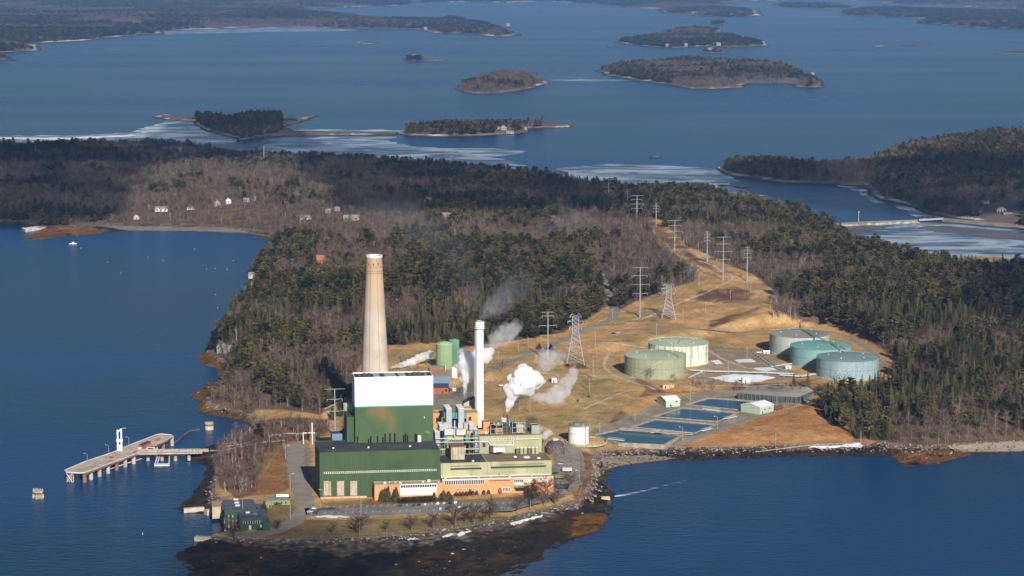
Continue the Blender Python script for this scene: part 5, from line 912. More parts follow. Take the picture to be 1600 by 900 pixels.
# pipe racks
def rack(label, pts, npipe=4, h=1.3, r=.32, m=None, cat='pipe rack'):
    Q = [P1(*p) for p in pts]; t = thing('pipe_rack', label, cat, Q[0]); L = [Vector((q[0], q[1], q[2]+h)) for q in Q]
    for k in range(npipe):
        o_ = (k-(npipe-1)/2)*r*3; mb = MB()
        for i in range(len(L)-1): d = (L[i+1]-L[i]).normalized(); s = Vector((-d.y, d.x, 0)).normalized()*o_; mb.tube(L[i]+s, L[i+1]+s, r, n=6)
        mb.build('pipe', m or (STEEL, OFFW, TEAL, GWM)[k % 4], t)
    for i in range(len(L)-1):
        n_ = max(1, int((L[i+1]-L[i]).length/9))
        for k in range(n_): c = L[i].lerp(L[i+1], (k+.5)/n_); d = (L[i+1]-L[i]).normalized(); s = Vector((-d.y, d.x, 0)).normalized()*(npipe*r*1.7); mb = MB(); mb.tube(c-s-Vector((0, 0, r*1.6)), c+s-Vector((0, 0, r*1.6)), .25, n=4); mb.tube(c-s-Vector((0, 0, 3)), c-s, .2, n=4); mb.tube(c+s-Vector((0, 0, 3)), c+s, .2, n=4); mb.build('support', CONC, t)
rack('pipe rack running in front of the pale tank to the right', [(1078,580),(1110,582),(1160,583),(1240,586)], 5); rack('diagonal pipe rack from the sage tank foot to the left', [(1074,592),(1098,581)], 3, .8); rack('pipe rack slanting between the grey tank and the snow field', [(1176,550),(1192,561),(1208,573),(1230,582)], 4, 1, .3)
rack('short pipes beside the grey tank', [(1178,552),(1204,551)], 3, .8, .3, OFFW); rack('short pipes at the foot of the teal tank', [(1204,574),(1238,569)], 4, .8, .3); rack('pipes along the foot of the blue tank', [(1218,588),(1250,590),(1276,586)], 5, 1.4, .35)
rack('pale pipeline crossing behind the pier point', [(425,682),(450,680),(478,681)], 2, 1.5, .28, CONC); rack('pale pipeline left of the slim lamp posts behind the pier', [(340,700),(372,697),(400,690)], 2, .8, .22, CONC)
# sheds and little buildings on the ground
def gable(name, label, cat, corner, w_, d_, h, rh, rz, wm_, rm_, win=(), door=None, chim=None, ridge='x'):
    X, Y, Z = corner; t = thing(name, label, cat, (X, Y, Z)); cr, sr = math.cos(rz), math.sin(rz); f = lambda a, b: (X+a*cr-b*sr, Y+a*sr+b*cr)
    p = [f(0, 0), f(w_, 0), f(w_, d_), f(0, d_)]; mb = MB()
    if ridge == 'x': r0, r1 = f(0, d_/2), f(w_, d_/2)
    else: r0, r1 = f(w_/2, 0), f(w_/2, d_)
    lo = [(*q, Z-1) for q in p]; hi = [(*q, Z+h) for q in p]; R0 = (*r0, Z+h+rh); R1 = (*r1, Z+h+rh)
    fs = [(0, 1, 5, 4), (1, 2, 6, 5), (2, 3, 7, 6), (3, 0, 4, 7)]+([(4, 8, 7), (5, 6, 9)] if ridge == 'x' else [(4, 5, 8), (6, 7, 9)])
    if ridge == 'x': fs = [(0, 1, 5, 4), (1, 2, 6, 5), (2, 3, 7, 6), (3, 0, 4, 7), (4, 8, 7), (6, 9, 5)]
    mb.add(lo+hi+[R0, R1], fs); mb.build('wall', wm_, t)
    e = .35; mb = MB(); q = [f(-e, -e), f(w_+e, -e), f(w_+e, d_+e), f(-e, d_+e)]
    if ridge == 'x': g0, g1 = f(-e, d_/2), f(w_+e, d_/2); sl = [((q[0], q[1], g1, g0)), ((q[2], q[3], g0, g1))]
    else: g0, g1 = f(w_/2, -e), f(w_/2, d_+e); sl = [((q[3], q[0], g0, g1)), ((q[1], q[2], g1, g0))]
    ez = Z+h-e*rh/(d_/2 if ridge == 'x' else w_/2)+.06
    for a, b, c, d in sl:
        v = [(*a, ez), (*b, ez), (*c, Z+h+rh+.06), (*d, Z+h+rh+.06)]; mb.add(v+[(k[0], k[1], k[2]+.22) for k in v], [(3, 2, 1, 0), (4, 5, 6, 7), (0, 1, 5, 4), (1, 2, 6, 5), (2, 3, 7, 6), (3, 0, 4, 7)])
    rf = mb.build('roof', rm_, t)
    for a, z0, ww_, hh_ in win:
        mb = MB(); pts = [f(a, -.08), f(a+ww_, -.08), f(a+ww_, -.003), f(a, -.003)]; mb.hexa([(*k, Z+z0) for k in pts]+[(*k, Z+z0+hh_) for k in pts]); mb.build('window', GLASS, t)
    if door is not None: mb = MB(); pts = [f(door, -.1), f(door+1.2, -.1), f(door+1.2, -.003), f(door, -.003)]; mb.hexa([(*k, Z-.2) for k in pts]+[(*k, Z+2.2) for k in pts]); mb.build('door', DGREY, t)
    if chim: mb = MB(); c = f(chim[0], chim[1]); mb.box(c[0]-.5, c[0]+.5, c[1]-.5, c[1]+.5, Z+h, Z+h+rh+1.4); mb.build('chimney', BRICK, rf)
    return t
SAGEW = mat('sage_siding', (.40, .47, .36), .7, .1, .3, streak=(1.5, .1, .5, .3, (.34, .40, .30)))
def shed_at(label, pl, pr, topf, z, d_, **k):
    x0, y0, z0 = P1(*pl); x1, y1, z1 = P1(*pr); w_ = math.hypot(x1-x0, y1-y0); h = zat(x0, y0, topf)-z0; return gable('shed', label, 'shed', (x0, y0, z0), w_, d_, h, 2.2, math.atan2(y1-y0, x1-x0), SAGEW, WHITE, **k)
shed_at('pale green shed with white roof at the left corner of the basins', (1040.5, 636.6), (1062.6, 635), 626.5, 7, 19, win=((9, 4, 1.5, 1),), door=4, ridge='x'); shed_at('pale green shed with white roof at the right end of the basins', (1187.6, 648), (1209, 642.8), 637, 7, 20, win=((6, 3, 1.4, 1.2), (12, 3, 1.4, 1.2)), door=3, ridge='x')
x0, y0, z0 = P1(1213, 641); t = thing('brown_tank', 'rusty brown cylinder lying beside the right shed', 'tank', (x0, y0, z0)); mb = MB(); mb.tube((x0-3, y0-5, z0+1.8), (x0+5, y0+6, z0+1.8), 1.8, n=16); mb.build('shell', mat('oxide', (.16, .06, .045), .7, .2, .3), t, True); mb = MB(); mb.box(x0-2, x0-1, y0-5, y0-3, z0-.3, z0+1); mb.box(x0+3, x0+4, y0+3, y0+5, z0-.3, z0+1); mb.build('cradle', CONC, t)
def bx(label, px_, py_, w_, d_, h, wm_, rm_, name='hut', cat='hut', door=True, rz=.1, win=()): X, Y, Z = P1(px_, py_); return gable(name, label, cat, (X-w_/2, Y, Z), w_, d_, h, .5, rz, wm_, rm_, door=w_*.3 if door else None, win=win)
bx('white box building standing in the snow field', 1166.5, 598.5, 7, 6, 4.2, OFFW, WHITE); bx('small yellow hut at the foot of the tank bank', 1041, 607, 6, 5, 3.2, TAN, TROOF); bx('long yellow crate-like hut beside the tank bank', 1047.5, 605.5, 7, 5, 2.6, TAN, TROOF); bx('white cabin on a stand in the brown field', 866, 598, 5, 4, 4.5, OFFW, TROOF)
bx('low pale kiosk left of the blue tank', 1232, 577, 5, 4, 2.4, OFFW, WHITE); bx('low pale kiosk by the grey tank pipes', 1198, 552.5, 6, 4, 2, OFFW, WHITE)
# buildings behind the boiler house
def pbld(name, label, cat, pxl, pxr, pyb, pyt, d_, wm_, rm_, rh=.4, **k):
    x0, y0, z0 = P1(pxl, pyb); x1 = (pxr-800)/FP*(y0*CC-(z0-CH)*SS); h = zat(x0, y0, pyt)-z0; return gable(name, label, cat, (x0, y0, z0), x1-x0, d_, h, rh, .02, wm_, rm_, **k)
pbld('workshop', 'slate blue flat-roofed workshop behind the boiler house', 'building', 676, 704.8, 604.5, 588.8, 26, LEAD, TROOF); pbld('brick_building', 'red brick building with navy roof behind the boiler house', 'building', 674, 700.5, 614.8, 606, 18, BRICK, mat('navy_roof', (.045, .055, .09), .7, .2, .2), 2, win=((12, 1.5, 1.5, 2.2), (15, 1.5, 1.5, 2.2)), door=9); pbld('brick_building', 'low red brick building with tan roof at the foot of the green tanks', 'building', 671.5, 695.5, 581.4, 576.5, 16, BRICK, TROOF)
for lb, px_, py_, r_, h in (('left upright white cylinder by the slate workshop', 708, 590, 1.6, 9), ('right upright white cylinder by the slate workshop', 712, 590, 1.6, 8), ('left small white pot on the yard lawn', 708.3, 611, 1.1, 2.4), ('right small white pot on the yard lawn', 711, 611, 1.1, 2.4)):
    X, Y, Z = P1(px_, py_); t = thing('white_cylinder', lb, 'tank', (X, Y, Z)); mb = MB(); mb.cyl(X, Y, Z-.5, Z+h, r_, n=14); mb.build('shell', OFFW, t, True); mb = MB(); mb.dome(X, Y, Z+h, r_, .6, 14, 3); mb.build('lid', WHITE, t)
for px_, pb, pt in ((696.4, 582, 571.5), (709.6, 588, 571)): X, Y, Z = P1(px_, pb); t = thing('vent_post', 'thin white post '+('left' if px_ < 700 else 'right')+' of the pipes behind the workshop', 'pipe', (X, Y, Z)); mb = MB(); mb.cyl(X, Y, Z-.5, zat(X, Y, pt), .3, n=6); mb.build('pipe', OFFW, t); mb = MB(); mb.cyl(X, Y, zat(X, Y, pt), zat(X, Y, pt)+.5, .5, n=6); mb.build('cap', STEEL, t)
def silo(label, pxl, pxr, pyb, pyt, m, rm_):
    X, Y, Z = P1((pxl+pxr)/2, pyb); r = (pxr-pxl)/2/FP*(Y*CC-(Z-CH)*SS); Y += r; zt = zat(X, Y, pyt); t = thing('upright_tank', label, 'storage tank', (X, Y, Z)); mb = MB(); mb.cyl(X, Y, Z-1, zt, r, n=36); mb.build('shell', m, t, True); mb = MB(); mb.dome(X, Y, zt, r*1.01, r*.28, 36, 4); mb.build('roof', rm_, t, True); mb = MB(); mb.ring(X, Y, zt-.2, zt+.2, r, r+.2, 36); mb.build('rim', rm_, t)
    mb = MB(); mb.tube((X+r*.7, Y-r*.74, Z), (X+r*.7, Y-r*.74, zt), .2, n=4); mb.build('ladder', STEEL, t)
silo('tall green upright tank with pale domed roof', 680.5, 708.8, 577, 537, tm('green_shell', (.17, .27, .12), (.21, .31, .15), streak=(.7, .02, .45, .3, (.27, .36, .2))), tm('green_dome', (.36, .45, .28), (.4, .48, .32))); silo('teal green upright tank half hidden behind the pale-domed one', 701, 718, 568, 531.5, tm('teal_dark', (.07, .20, .16), (.09, .23, .18)), tm('teal_dome', (.12, .26, .2), (.15, .3, .23)))
silo('small pale green tank left of the boiler house', 535.5, 551, 651, 631, tm('mint_shell', (.28, .40, .26), (.32, .44, .3)), tm('mint_dome', (.42, .52, .38), (.46, .55, .42)))
# ---- settling basins
PW_ = water_mat('basin_water', (.009, .058, .10), .12, [(.3, .12, .5, .5)], .5); PWG = water_mat('green_basin_water', (.012, .062, .070), .12, [(.3, .12, .5, .5)], .5)
for i, q in enumerate(BAS):
    t = thing('settling_basin', ('greenish settling basin nearest the shore, first of four', 'settling basin second from the shore', 'settling basin third from the shore', 'dark settling basin farthest from the shore, behind the right shed')[i], 'basin', (*map(float, BASW[i].mean(0)), 6.))
    Q = [tuple(map(float, v)) for v in BASW[i]]; c = np.mean(Q, 0); mb = MB(); mb.prism(Q, 5.2, 6.7); mb.build('water_surface', PWG if i == 0 else PW_, t)
    for k in range(len(Q)):
        a = np.array(Q[k]); b = np.array(Q[(k+1) % len(Q)]); d = (b-a)/np.linalg.norm(b-a); nrm = np.array([-d[1], d[0]]); nrm = nrm if np.dot(nrm, a-c) > 0 else -nrm; a = a-d*.4; b = b+d*.4
        mb = MB(); p4 = [a-nrm*.15, b-nrm*.15, b+nrm*1.3, a+nrm*1.3]; mb.prism([tuple(v) for v in p4], 3.2, 7.42+.01*k+.005*i); mb.build('rim_wall', mat('basin_rim', (.33, .285, .23), .9, .3, .3), t)
for lb, a, b, z in (('walkway with railings between the first and second basins', (968, 671), (1082, 678.6), 7.9), ('little jetty into the second basin', (1018, 676), (1028, 672.5), 7.7), ('little jetty into the third basin', (1098, 638), (1124, 641), 7.7), ('little jetty at the right of the second basin', (1096, 673), (1112, 669), 7.7), ('little jetty at the right of the third basin', (1132, 654), (1150, 650), 7.7), ('little jetty in the first basin', (950, 685), (975, 688), 7.7)):
    x0, y0 = map(float, G(*a, z)); x1, y1 = map(float, G(*b, z)); d = Vector((x1-x0, y1-y0, 0)).normalized(); s = Vector((-d.y, d.x, 0))*1.1; t = thing('walkway', lb, 'walkway', (x0, y0, z)); mb = MB(); mb.prism([(x0-s.x, y0-s.y), (x1-s.x, y1-s.y), (x1+s.x, y1+s.y), (x0+s.x, y0+s.y)], z-.3, z); mb.build('deck', OFFW if 'jetty' in lb else CONC, t)
    for sg in (-1, 1): mb = MB(); mb.tube((x0+s.x*sg, y0+s.y*sg, z+1.1), (x1+s.x*sg, y1+s.y*sg, z+1.1), .08, n=4); [mb.tube((x0+s.x*sg+(x1-x0)*k/6, y0+s.y*sg+(y1-y0)*k/6, z), (x0+s.x*sg+(x1-x0)*k/6, y0+s.y*sg+(y1-y0)*k/6, z+1.1), .06, n=3) for k in range(7)]; mb.build('railing', STEEL, t)
# ---- ash yard with its buttressed wall
AW = [(1152, 623), (1204, 627.5), (1247, 629.6), (1273, 619), (1262, 612), (1172, 609)]; AQ = [tuple(map(float, v)) for v in poly(AW, 7)]; t = thing('ash_yard', 'raised ash yard behind a dark buttressed timber wall', 'retaining wall', (AQ[0][0], AQ[0][1], 7))
mb = MB(); mb.prism(AQ, 5, 11.2); mb.build('fill', mat('ash_fill', (.24, .21, .18), .95, .35, .03, col2=(.33, .29, .25)), t); WD = mat('dark_wall', (.055, .065, .06), .8, .3, .4)
for k in (0, 1, 2):
    a = Vector((*AQ[k], 0)); b = Vector((*AQ[k+1], 0)); d = (b-a).normalized(); nrm = Vector((d.y, -d.x, 0)); nrm = nrm if nrm.y < 0 or k == 2 else -nrm; mb = MB(); mb.prism([tuple((a)[:2]), tuple((b)[:2]), tuple((b+nrm*.8)[:2]), tuple((a+nrm*.8)[:2])], 5.5, 12.0+.01*k); mb.build('wall', WD, t); L_ = (b-a).length; n_ = int(L_/3.6)
    for i in range(n_): c = a+d*(i+.5)*L_/n_+nrm*.8; mb = MB(); s = d*.35; v = [c-s, c+s, c+s+nrm*2.2, c-s+nrm*2.2]; mb.add([(*q[:2], 5.5) for q in v]+[(*v[0][:2], 12.2), (*v[1][:2], 12.2), (*(v[2]-nrm*1.6)[:2], 12.2), (*(v[3]-nrm*1.6)[:2], 12.2)], [(3, 2, 1, 0), (4, 5, 6, 7), (0, 1, 5, 4), (1, 2, 6, 5), (2, 3, 7, 6), (3, 0, 4, 7)]); mb.build('buttress', mat('buttress_green', (.10, .12, .105), .8, .3, .4), t)
# ================================================================ POWER LINE
PYL = mat('pylon_steel', (.31, .31, .32), .5, .06, .5)
def monopole(label, px_, pyb, pyt, arms, r=1., base=None):
    X, Y, Z = P1(px_, pyb); zt = zat(X, Y, pyt); t = thing('transmission_pole', label, 'power pylon', (X, Y, Z)); mb = MB(); mb.cyl(X, Y, Z-1.5, zt, r*.85, r*.4, 8); mb.build('pole', PYL, t, True); H_ = zt-Z; xr = .25
    for f, L in arms:
        z = zt-H_*f
        for sg in (-1, 1):
            mb = MB(); e = Vector((X+sg*L*math.cos(xr*.6), Y+sg*L*math.sin(xr*.6), z+(.5 if f > .05 else 0))); mb.tube((X, Y, z), e, .27*r**.5, .16, n=5); a_ = mb.build('crossarm', PYL, t)
            if f > .05: mb = MB(); mb.tube(e, e-Vector((0, 0, 2.2)), .13, n=4); mb.build('insulator', STEEL, a_)
A4 = ((.008, 9), (.17, 7.4), (.35, 9.6), (.53, 7.6)); B5 = ((.02, 2.6), (.1, 3.6), (.2, 3.4), (.31, 3.8))
monopole('four-armed steel pylon behind the white stack at the field road', 856, 563, 487, ((.01, 6), (.09, 5.2), (.29, 8.4), (.49, 6.6)), .9); monopole('four-armed steel pylon at the wood edge by the bending road', 999.8, 495.7, 417.5, A4, .95); monopole('tall four-armed steel pylon in the middle of the grass corridor', 1129.5, 437.3, 370, A4, .95)
monopole('four-armed steel pylon at the neck of the corridor', 1054, 395.5, 344, A4, .95); monopole('short-armed steel pylon at the right end of the corridor', 1167, 440, 385.5, B5, .9); monopole('short-armed steel pylon left of the tall corridor one', 1104.7, 409.5, 361.5, B5, .9)
monopole('four-armed steel pylon far up between two thin ones', 995, 344, 305.5, A4, 1.1); monopole('thin steel pylon right of the far four-armed one', 1025, 359, 318, B5, .9); monopole('thin steel pylon just behind the far four-armed one', 980, 335, 295.5, B5, .9); monopole('four-armed steel pylon at the head of the corridor in the trees', 951, 314, 280.5, A4, 1.2)
monopole('four-armed steel pylon in the shaded wood above the chimney, right side', 790.8, 277, 255.5, ((.02, 8), (.2, 6), (.5, 9)), 1.2); monopole('thin steel pylon rising from the shaded wood, rightmost there', 817, 281, 261, B5, 1.1); monopole('steel pylon in the upper wood near the icy cove', 690, 260, 242, ((.02, 4), (.4, 6)), 1.2); monopole('thin steel pylon next to the icy-cove one', 709, 260.5, 245, B5, 1.)
monopole('lone thin steel pylon above the left wood', 412.6, 258, 229, ((.02, 3), (.35, 5), (.6, 3)), 1.1); monopole('plain pale pole far left of the upper woods', 312, 252, 239, ((.02, 1.5),), .9); monopole('pale pole at the top of the left shaded wood', 55.8, 248, 227, ((.02, 1.5),), 1.1); monopole('short pale pole at the top of the left shaded wood', 61.5, 248, 237, ((.02, 1.2),), .9); monopole('plain pale pole above the brown wood by the cove', 498, 251, 240, ((.02, 1.5),), .9)
monopole('four-armed steel pylon standing behind the left end of the green hall', 523.7, 684, 607.5, ((.005, 8), (.22, 6), (.46, 8.6), (.68, 6)), .85)
def lattice(label, px_, pyb, pyt, wb):
    X, Y, Z = P1(px_, pyb); zt = zat(X, Y, pyt); H_ = zt-Z; t = thing('lattice_pylon', label, 'power pylon', (X, Y, Z)); g = lambda f: wb*(1-f)**1.35+1.0 if f < .62 else (wb*(.38)**1.35+1.0)
    c4 = lambda f: [Vector((X+sx*g(f), Y+sy*g(f), Z+H_*f)) for sx, sy in ((-1, -1), (1, -1), (1, 1), (-1, 1))]; lv = [0, .16, .3, .42, .53, .62, .7, .78, .86, .93]; cs = [c4(f) for f in lv]
    for k in range(4): mb = MB(); mb.path([cs[i][k] for i in range(len(lv))], .3, 4); mb.tube(cs[0][k]-Vector((0, 0, 1)), cs[0][k], .35, n=4); mb.build('leg', PYL, t)
    mb = MB()
    for i in range(len(lv)-1):
        for k in range(4): a, b = cs[i], cs[i+1]; k2 = (k+1) % 4; mb.tube(a[k], b[k2], .17, n=3); mb.tube(a[k2], b[k], .17, n=3); mb.tube(b[k], b[k2], .16, n=3)
    mb.build('bracing', PYL, t)
    for f, L in ((.70, 5.5), (.82, 7.), (.93, 5.)):
        for sg in (-1, 1): e = Vector((X+sg*L, Y, Z+H_*f+.8)); mb = MB(); [mb.tube(Vector((X+sg*g(f), Y+q, Z+H_*(f+dz))), e, .2, n=3) for q in (-1, 1) for dz in (0, .045)]; a_ = mb.build('crossarm', PYL, t); mb = MB(); mb.tube(e, e-Vector((0, 0, 2.2)), .18, n=3); mb.build('insulator', STEEL, a_)
    for sg in (-1, 1): mb = MB(); mb.path([Vector((X+sg*.8, Y-1, Z+H_*.93)), Vector((X+sg*3.2, Y, zt)), Vector((X+sg*.8, Y+1, Z+H_*.93))], .22, 3); mb.build('peak_horn', PYL, t)
lattice('lattice pylon with spread legs beside the field road', 899, 567.5, 489, 7.2); lattice('lattice pylon on the grass below the corridor', 1044.3, 497.5, 442, 6.2)
def span(label, A, B, dxa, dxb, grp):
    (xa, ya_, za), (xb_, yb_, zb2) = A, B; p = Vector((xa+dxa, ya_, za)); q = Vector((xb_+dxb, yb_, zb2)); n_ = 12; sag = (q-p).length*.035; pts = [p.lerp(q, i/n_)-Vector((0, 0, sag*4*(i/n_)*(1-i/n_))) for i in range(n_+1)]; o = MB().path(pts, .13, 3).build('power_cable', mat('cable_grey', (.12, .12, .12), .6, .1, 1.), loc=p); tag(o, label, 'power cable', grp)
def topof(a, b, c, f): X, Y, Z = P1(a, b); zt = zat(X, Y, c); return (X, Y, Z+(zt-Z)*f)
for nm_, A_, B_ in (('between the two lattice pylons', topof(899,567.5,489,.85), topof(1044.3,497.5,442,.85)), ('from the upper lattice pylon into the corridor', topof(1044.3,497.5,442,.85), topof(1129.5,437.3,370,.8)), ('from the field pylon to the bending-road pylon', topof(856,563,487,.85), topof(999.8,495.7,417.5,.83)), ('from the bending-road pylon to the corridor neck', topof(999.8,495.7,417.5,.83), topof(1054,395.5,344,.83)), ('from the corridor pylon to its neck', topof(1129.5,437.3,370,.83), topof(1054,395.5,344,.65)), ('from the corridor neck up to the far pylon', topof(1054,395.5,344,.83), topof(995,344,305.5,.83))):
    for k_ in (-1, 0, 1): span('thin dark power cable strung '+nm_, A_, B_, k_*7, k_*7, 'power cables strung '+nm_)
# light and utility poles
def lamp(label, px_, pyb, pyt, arm=1, m=None, r=.2):
    X, Y, Z = P1(px_, pyb); zt = zat(X, Y, pyt); t = thing('lamp_post', label, 'lamp post', (X, Y, Z)); mb = MB(); mb.cyl(X, Y, Z-.5, zt, r, r*.75, 6); mb.build('pole', m or PYL, t)
    if arm: mb = MB(); mb.path([(X, Y, zt-.2), (X-arm*.9, Y, zt+.5), (X-arm*2.4, Y, zt+.7)], .14, 4); a_ = mb.build('lamp_arm', m or PYL, t); mb = MB(); mb.box(X-arm*2.4-.5, X-arm*2.4+.5, Y-.25, Y+.25, zt+.45, zt+.7); mb.build('lamp_head', OFFW, a_)
WOODP = mat('pole_wood', (.33, .29, .25), .9, .2, 1.)
UP = [(812.3,644,628),(828.3,645,624.5),(770.7,557.5,544),(778.4,565,549),(825,547,526),(926.7,580,556),(920.8,611,591),(932.5,562,543),(926.5,594,570),(971.7,566,543.5),(1167,560,542),(1137.6,594,565),(1078.8,627,598),(1025.5,524,506),(937,675,659.5),(992,659,645),(871.5,599,585),(862,600,588),(945,581,566),(1092,447,430.5),(1141,467,453),(1067,500,483),(1102.5,490,471),(1173,458,440),(930,545,519),(957,497,483),(894,545,533)]
near = ['in the open field','beside the field road','on the brown grass','by the tank farm','near the wood edge']
for i, (a, b, c) in enumerate(UP):
    X, Y, Z = P1(a, b); zt = zat(X, Y, c); dn = sorted([((a-u)**2+((b-v)*2)**2, w_) for u, v, w_ in ((812,644,'just right of the equipment deck'),(770,560,'left of the field road'),(825,547,'beside the upper field road'),(925,595,'on the grass right of the lattice pylon'),(971,566,'left of the sage oil tank'),(1167,560,'in front of the grey oil tank'),(1137,594,'by the snow field'),(1078,627,'behind the far basin'),(1025,524,'behind the peeling oil tank'),(965,667,'left of the settling basins'),(866,600,'beside the cabin on its stand'),(1100,455,'in the corridor scrub'),(1085,495,'on the grass below the corridor'),(1173,458,'at the right edge of the corridor'),(940,521,'beside the road bend'))])[0][1]
    t = thing('utility_pole', 'thin pale pole '+dn, 'utility pole', (X, Y, Z), 'thin poles '+dn); mb = MB(); mb.cyl(X, Y, Z-.5, zt, .26, .2, 6); mb.build('pole', PYL if i % 3 else WOODP, t)
    mb = MB(); mb.box(X-1.1, X+1.1, Y-.12, Y+.12, zt-1.1, zt-.85); mb.build('crossbar', WOODP, t)
for lb, a, b, c, s in (('curved lamp post behind the steaming plant', 810, 551, 535, 1), ('lamp post at the right shed of the basins', 1120.8, 671, 651.5, 1), ('lamp post at the foot of the first basin', 1066.5, 690, 668, 1), ('lamp post on the orange grass near the riprap', 1211.8, 699, 676, 0), ('lamp post at the shore wood edge', 1345, 694, 673.5, 0), ('tall lamp post in the parking lot', 564, 804, 778, 1), ('lamp post by the access road bend', 453.8, 813, 788, 0), ('lamp post on the left of the access road', 453.5, 765, 741, -1), ('lamp post at the top of the access road', 446, 716, 697, -1), ('lamp post at the left corner of the green hall', 505, 786, 766, 1), ('lamp post at the right end of the office wing', 905, 752, 736, 1), ('lamp post beside the white tank bund', 896.5, 701, 688, 0), ('short lamp post in front of the office wing door', 712, 792, 776, 0), ('lamp post behind the pier root', 421, 700, 680, 0), ('lamp post in the scrub behind the green hall', 485, 700, 662, 0), ('lamp post by the ash yard', 1213.5, 632, 617, 0)): lamp(lb, a, b, c, s)
x0, y0, z0 = P1(480, 694); t = thing('goal_gantry', 'white square-topped gantry at the left end of the green hall', 'gantry', (x0, y0, z0)); mb = MB(); mb.tube((x0-3, y0, z0-.5), (x0-3, y0, z0+9), .35, n=5); mb.build('post', WHITE, t); mb = MB(); mb.tube((x0+4, y0, z0-.5), (x0+4, y0, z0+17), .45, n=6); mb.build('post', WHITE, t); mb = MB(); mb.tube((x0-3, y0, z0+9), (x0+6, y0, z0+9), .35, n=5); mb.build('beam', WHITE, t)
# ================================================================ PIER
DK = mat('pier_deck', (.40, .325, .25), .9, .25, .15, col2=(.50, .42, .34)); PIL = mat('weathered_pile', (.30, .22, .16), .9, .3, .5, col2=(.42, .36, .30)); REDP = mat('red_paint', (.45, .05, .03), .6, .2, .5); RB = mat('rusty_girder', (.27, .13, .085), .9, .3, .5)
PZ = 8.0; deck = [(100.7,735),(104,737.8),(124,738.6),(132.5,738.3),(210.4,709.6),(222,704.5),(262,686.3),(270.5,681.8),(268,679.6),(252,678.0),(243,679.8),(210,692.5),(196,698),(178.7,706),(132,721.5)]
Q = [tuple(map(float, v)) for v in poly(deck, PZ)]; t = thing('pier', 'long bent concrete tanker pier on piles standing in the bay', 'pier', (*Q[0], 0)); mb = MB(); mb.prism(Q, PZ-.7, PZ); mb.build('deck', DK, t)
mb = MB(); 
for k in range(len(Q)): a = Vector((*Q[k], PZ)); b = Vector((*Q[(k+1) % len(Q)], PZ)); mb.tube(a+Vector((0, 0, .15)), b+Vector((0, 0, .15)), .28, n=4)
mb.build('kerb', OFFW, t); mb = MB(); c = np.mean(Q, 0)
for k in (3, 4, 5): a = Vector((*Q[k], PZ-1.3)); b = Vector((*Q[k+1], PZ-1.3)); mb.tube(a, b, .55, n=4)
mb.build('girder', RB, t)
def lerp_px(a, b, f): return (a[0]+(b[0]-a[0])*f, a[1]+(b[1]-a[1])*f)
pil = [lerp_px((104,736.5),(131,738),f) for f in (.02, .12, .24, .36, 1.0)]+[lerp_px((141,734),(208,709.5),f) for f in (0, .2, .4, .6, .8, 1.)]+[lerp_px((243,693.5),(268,681.5),f) for f in (0, .45, 1)]
for i, p in enumerate(pil): X, Y = map(float, G(*p, PZ)); s = .6 if i < 4 else 1.5; mb = MB(); mb.cyl(X, Y+s+.6, -3, PZ-.7, s, n=10); mb.build('pile', PIL if i < 4 else (CONC if i % 4 else RB), t)
for p in [lerp_px((118,731),(200,700),f) for f in (.1, .4, .7, 1)]+[lerp_px((222,696),(258,681),f) for f in (.2, .6, 1)]: X, Y = map(float, G(*p, PZ)); mb = MB(); mb.cyl(X, Y+2, -3, PZ-.7, 1.3, n=8); mb.build('pile', PIL, t)
X, Y = map(float, G(104, 737.5, PZ)); mb = MB(); X2, Y2 = map(float, G(113, 738, PZ)); mb.tube((X, Y-.5, .5), (X2, Y2-.5, 7), .3, n=4); mb.tube((X, Y-.5, 7), (X2, Y2-.5, .5), .3, n=4); mb.build('cross_brace', OFFW, t)
a = Vector((*map(float, G(143, 742, 1.5)), 1.5)); b = Vector((*map(float, G(223, 716, 1.5)), 1.5)); fb = MB().tube(a, b, .5, n=6).build('fender_boom', STEEL, loc=a); tag(fb, 'long pale boom floating along the front of the pier', 'boom')
TR = [(207,703.5),(316,703),(316,707.2),(207,709.5)]; Q = [tuple(map(float, v)) for v in poly(TR, 7.3)]; t = thing('trestle', 'narrow pipe trestle linking the pier to the shore', 'trestle', (*Q[0], 0)); mb = MB(); mb.prism(Q, 6.6, 7.3); mb.build('deck', DK, t); mb = MB(); [mb.tube((*map(float, G(205, yy, 7.7)), 7.7), (*map(float, G(326, yy-.6, 7.7)), 7.7), .42, n=6) for yy in (702.6, 704.2, 705.8)]; mb.build('pipe', PIL, t)
mb = MB(); mb.tube((*map(float, G(207, 709, 6)), 6), (*map(float, G(312, 706.8, 6)), 6), .6, n=4); mb.build('girder', RB, t)
for pxx in (231, 253, 274, 295): X, Y = map(float, G(pxx, 706.5, 6.6)); mb = MB(); mb.cyl(X, Y, -3, 6.6, 1.4, 1.2, 12); mb.build('pile', CONC, t)
for sg in (702.2, 708.6): mb = MB(); p = Vector((*map(float, G(208, sg, 8.5)), 8.5)); q = Vector((*map(float, G(314, sg-.8, 8.5)), 8.5)); mb.tube(p, q, .09, n=4); [mb.tube(p.lerp(q, k/20), p.lerp(q, k/20)-Vector((0, 0, 1.2)), .07, n=3) for k in range(21)]; mb.build('railing', STEEL, t)
X, Y = map(float, G(187.5, 704, PZ)); t = thing('loading_arm', 'white folded tanker loading arm standing on the pier', 'loading arm', (X, Y, PZ)); zt = zat(X, Y, 671.5)
for dx in (-1.5, 1.2): mb = MB(); mb.tube((X+dx, Y, PZ), (X+dx*1.05, Y, zt), .75, .62, n=8); mb.build('arm', WHITE, t)
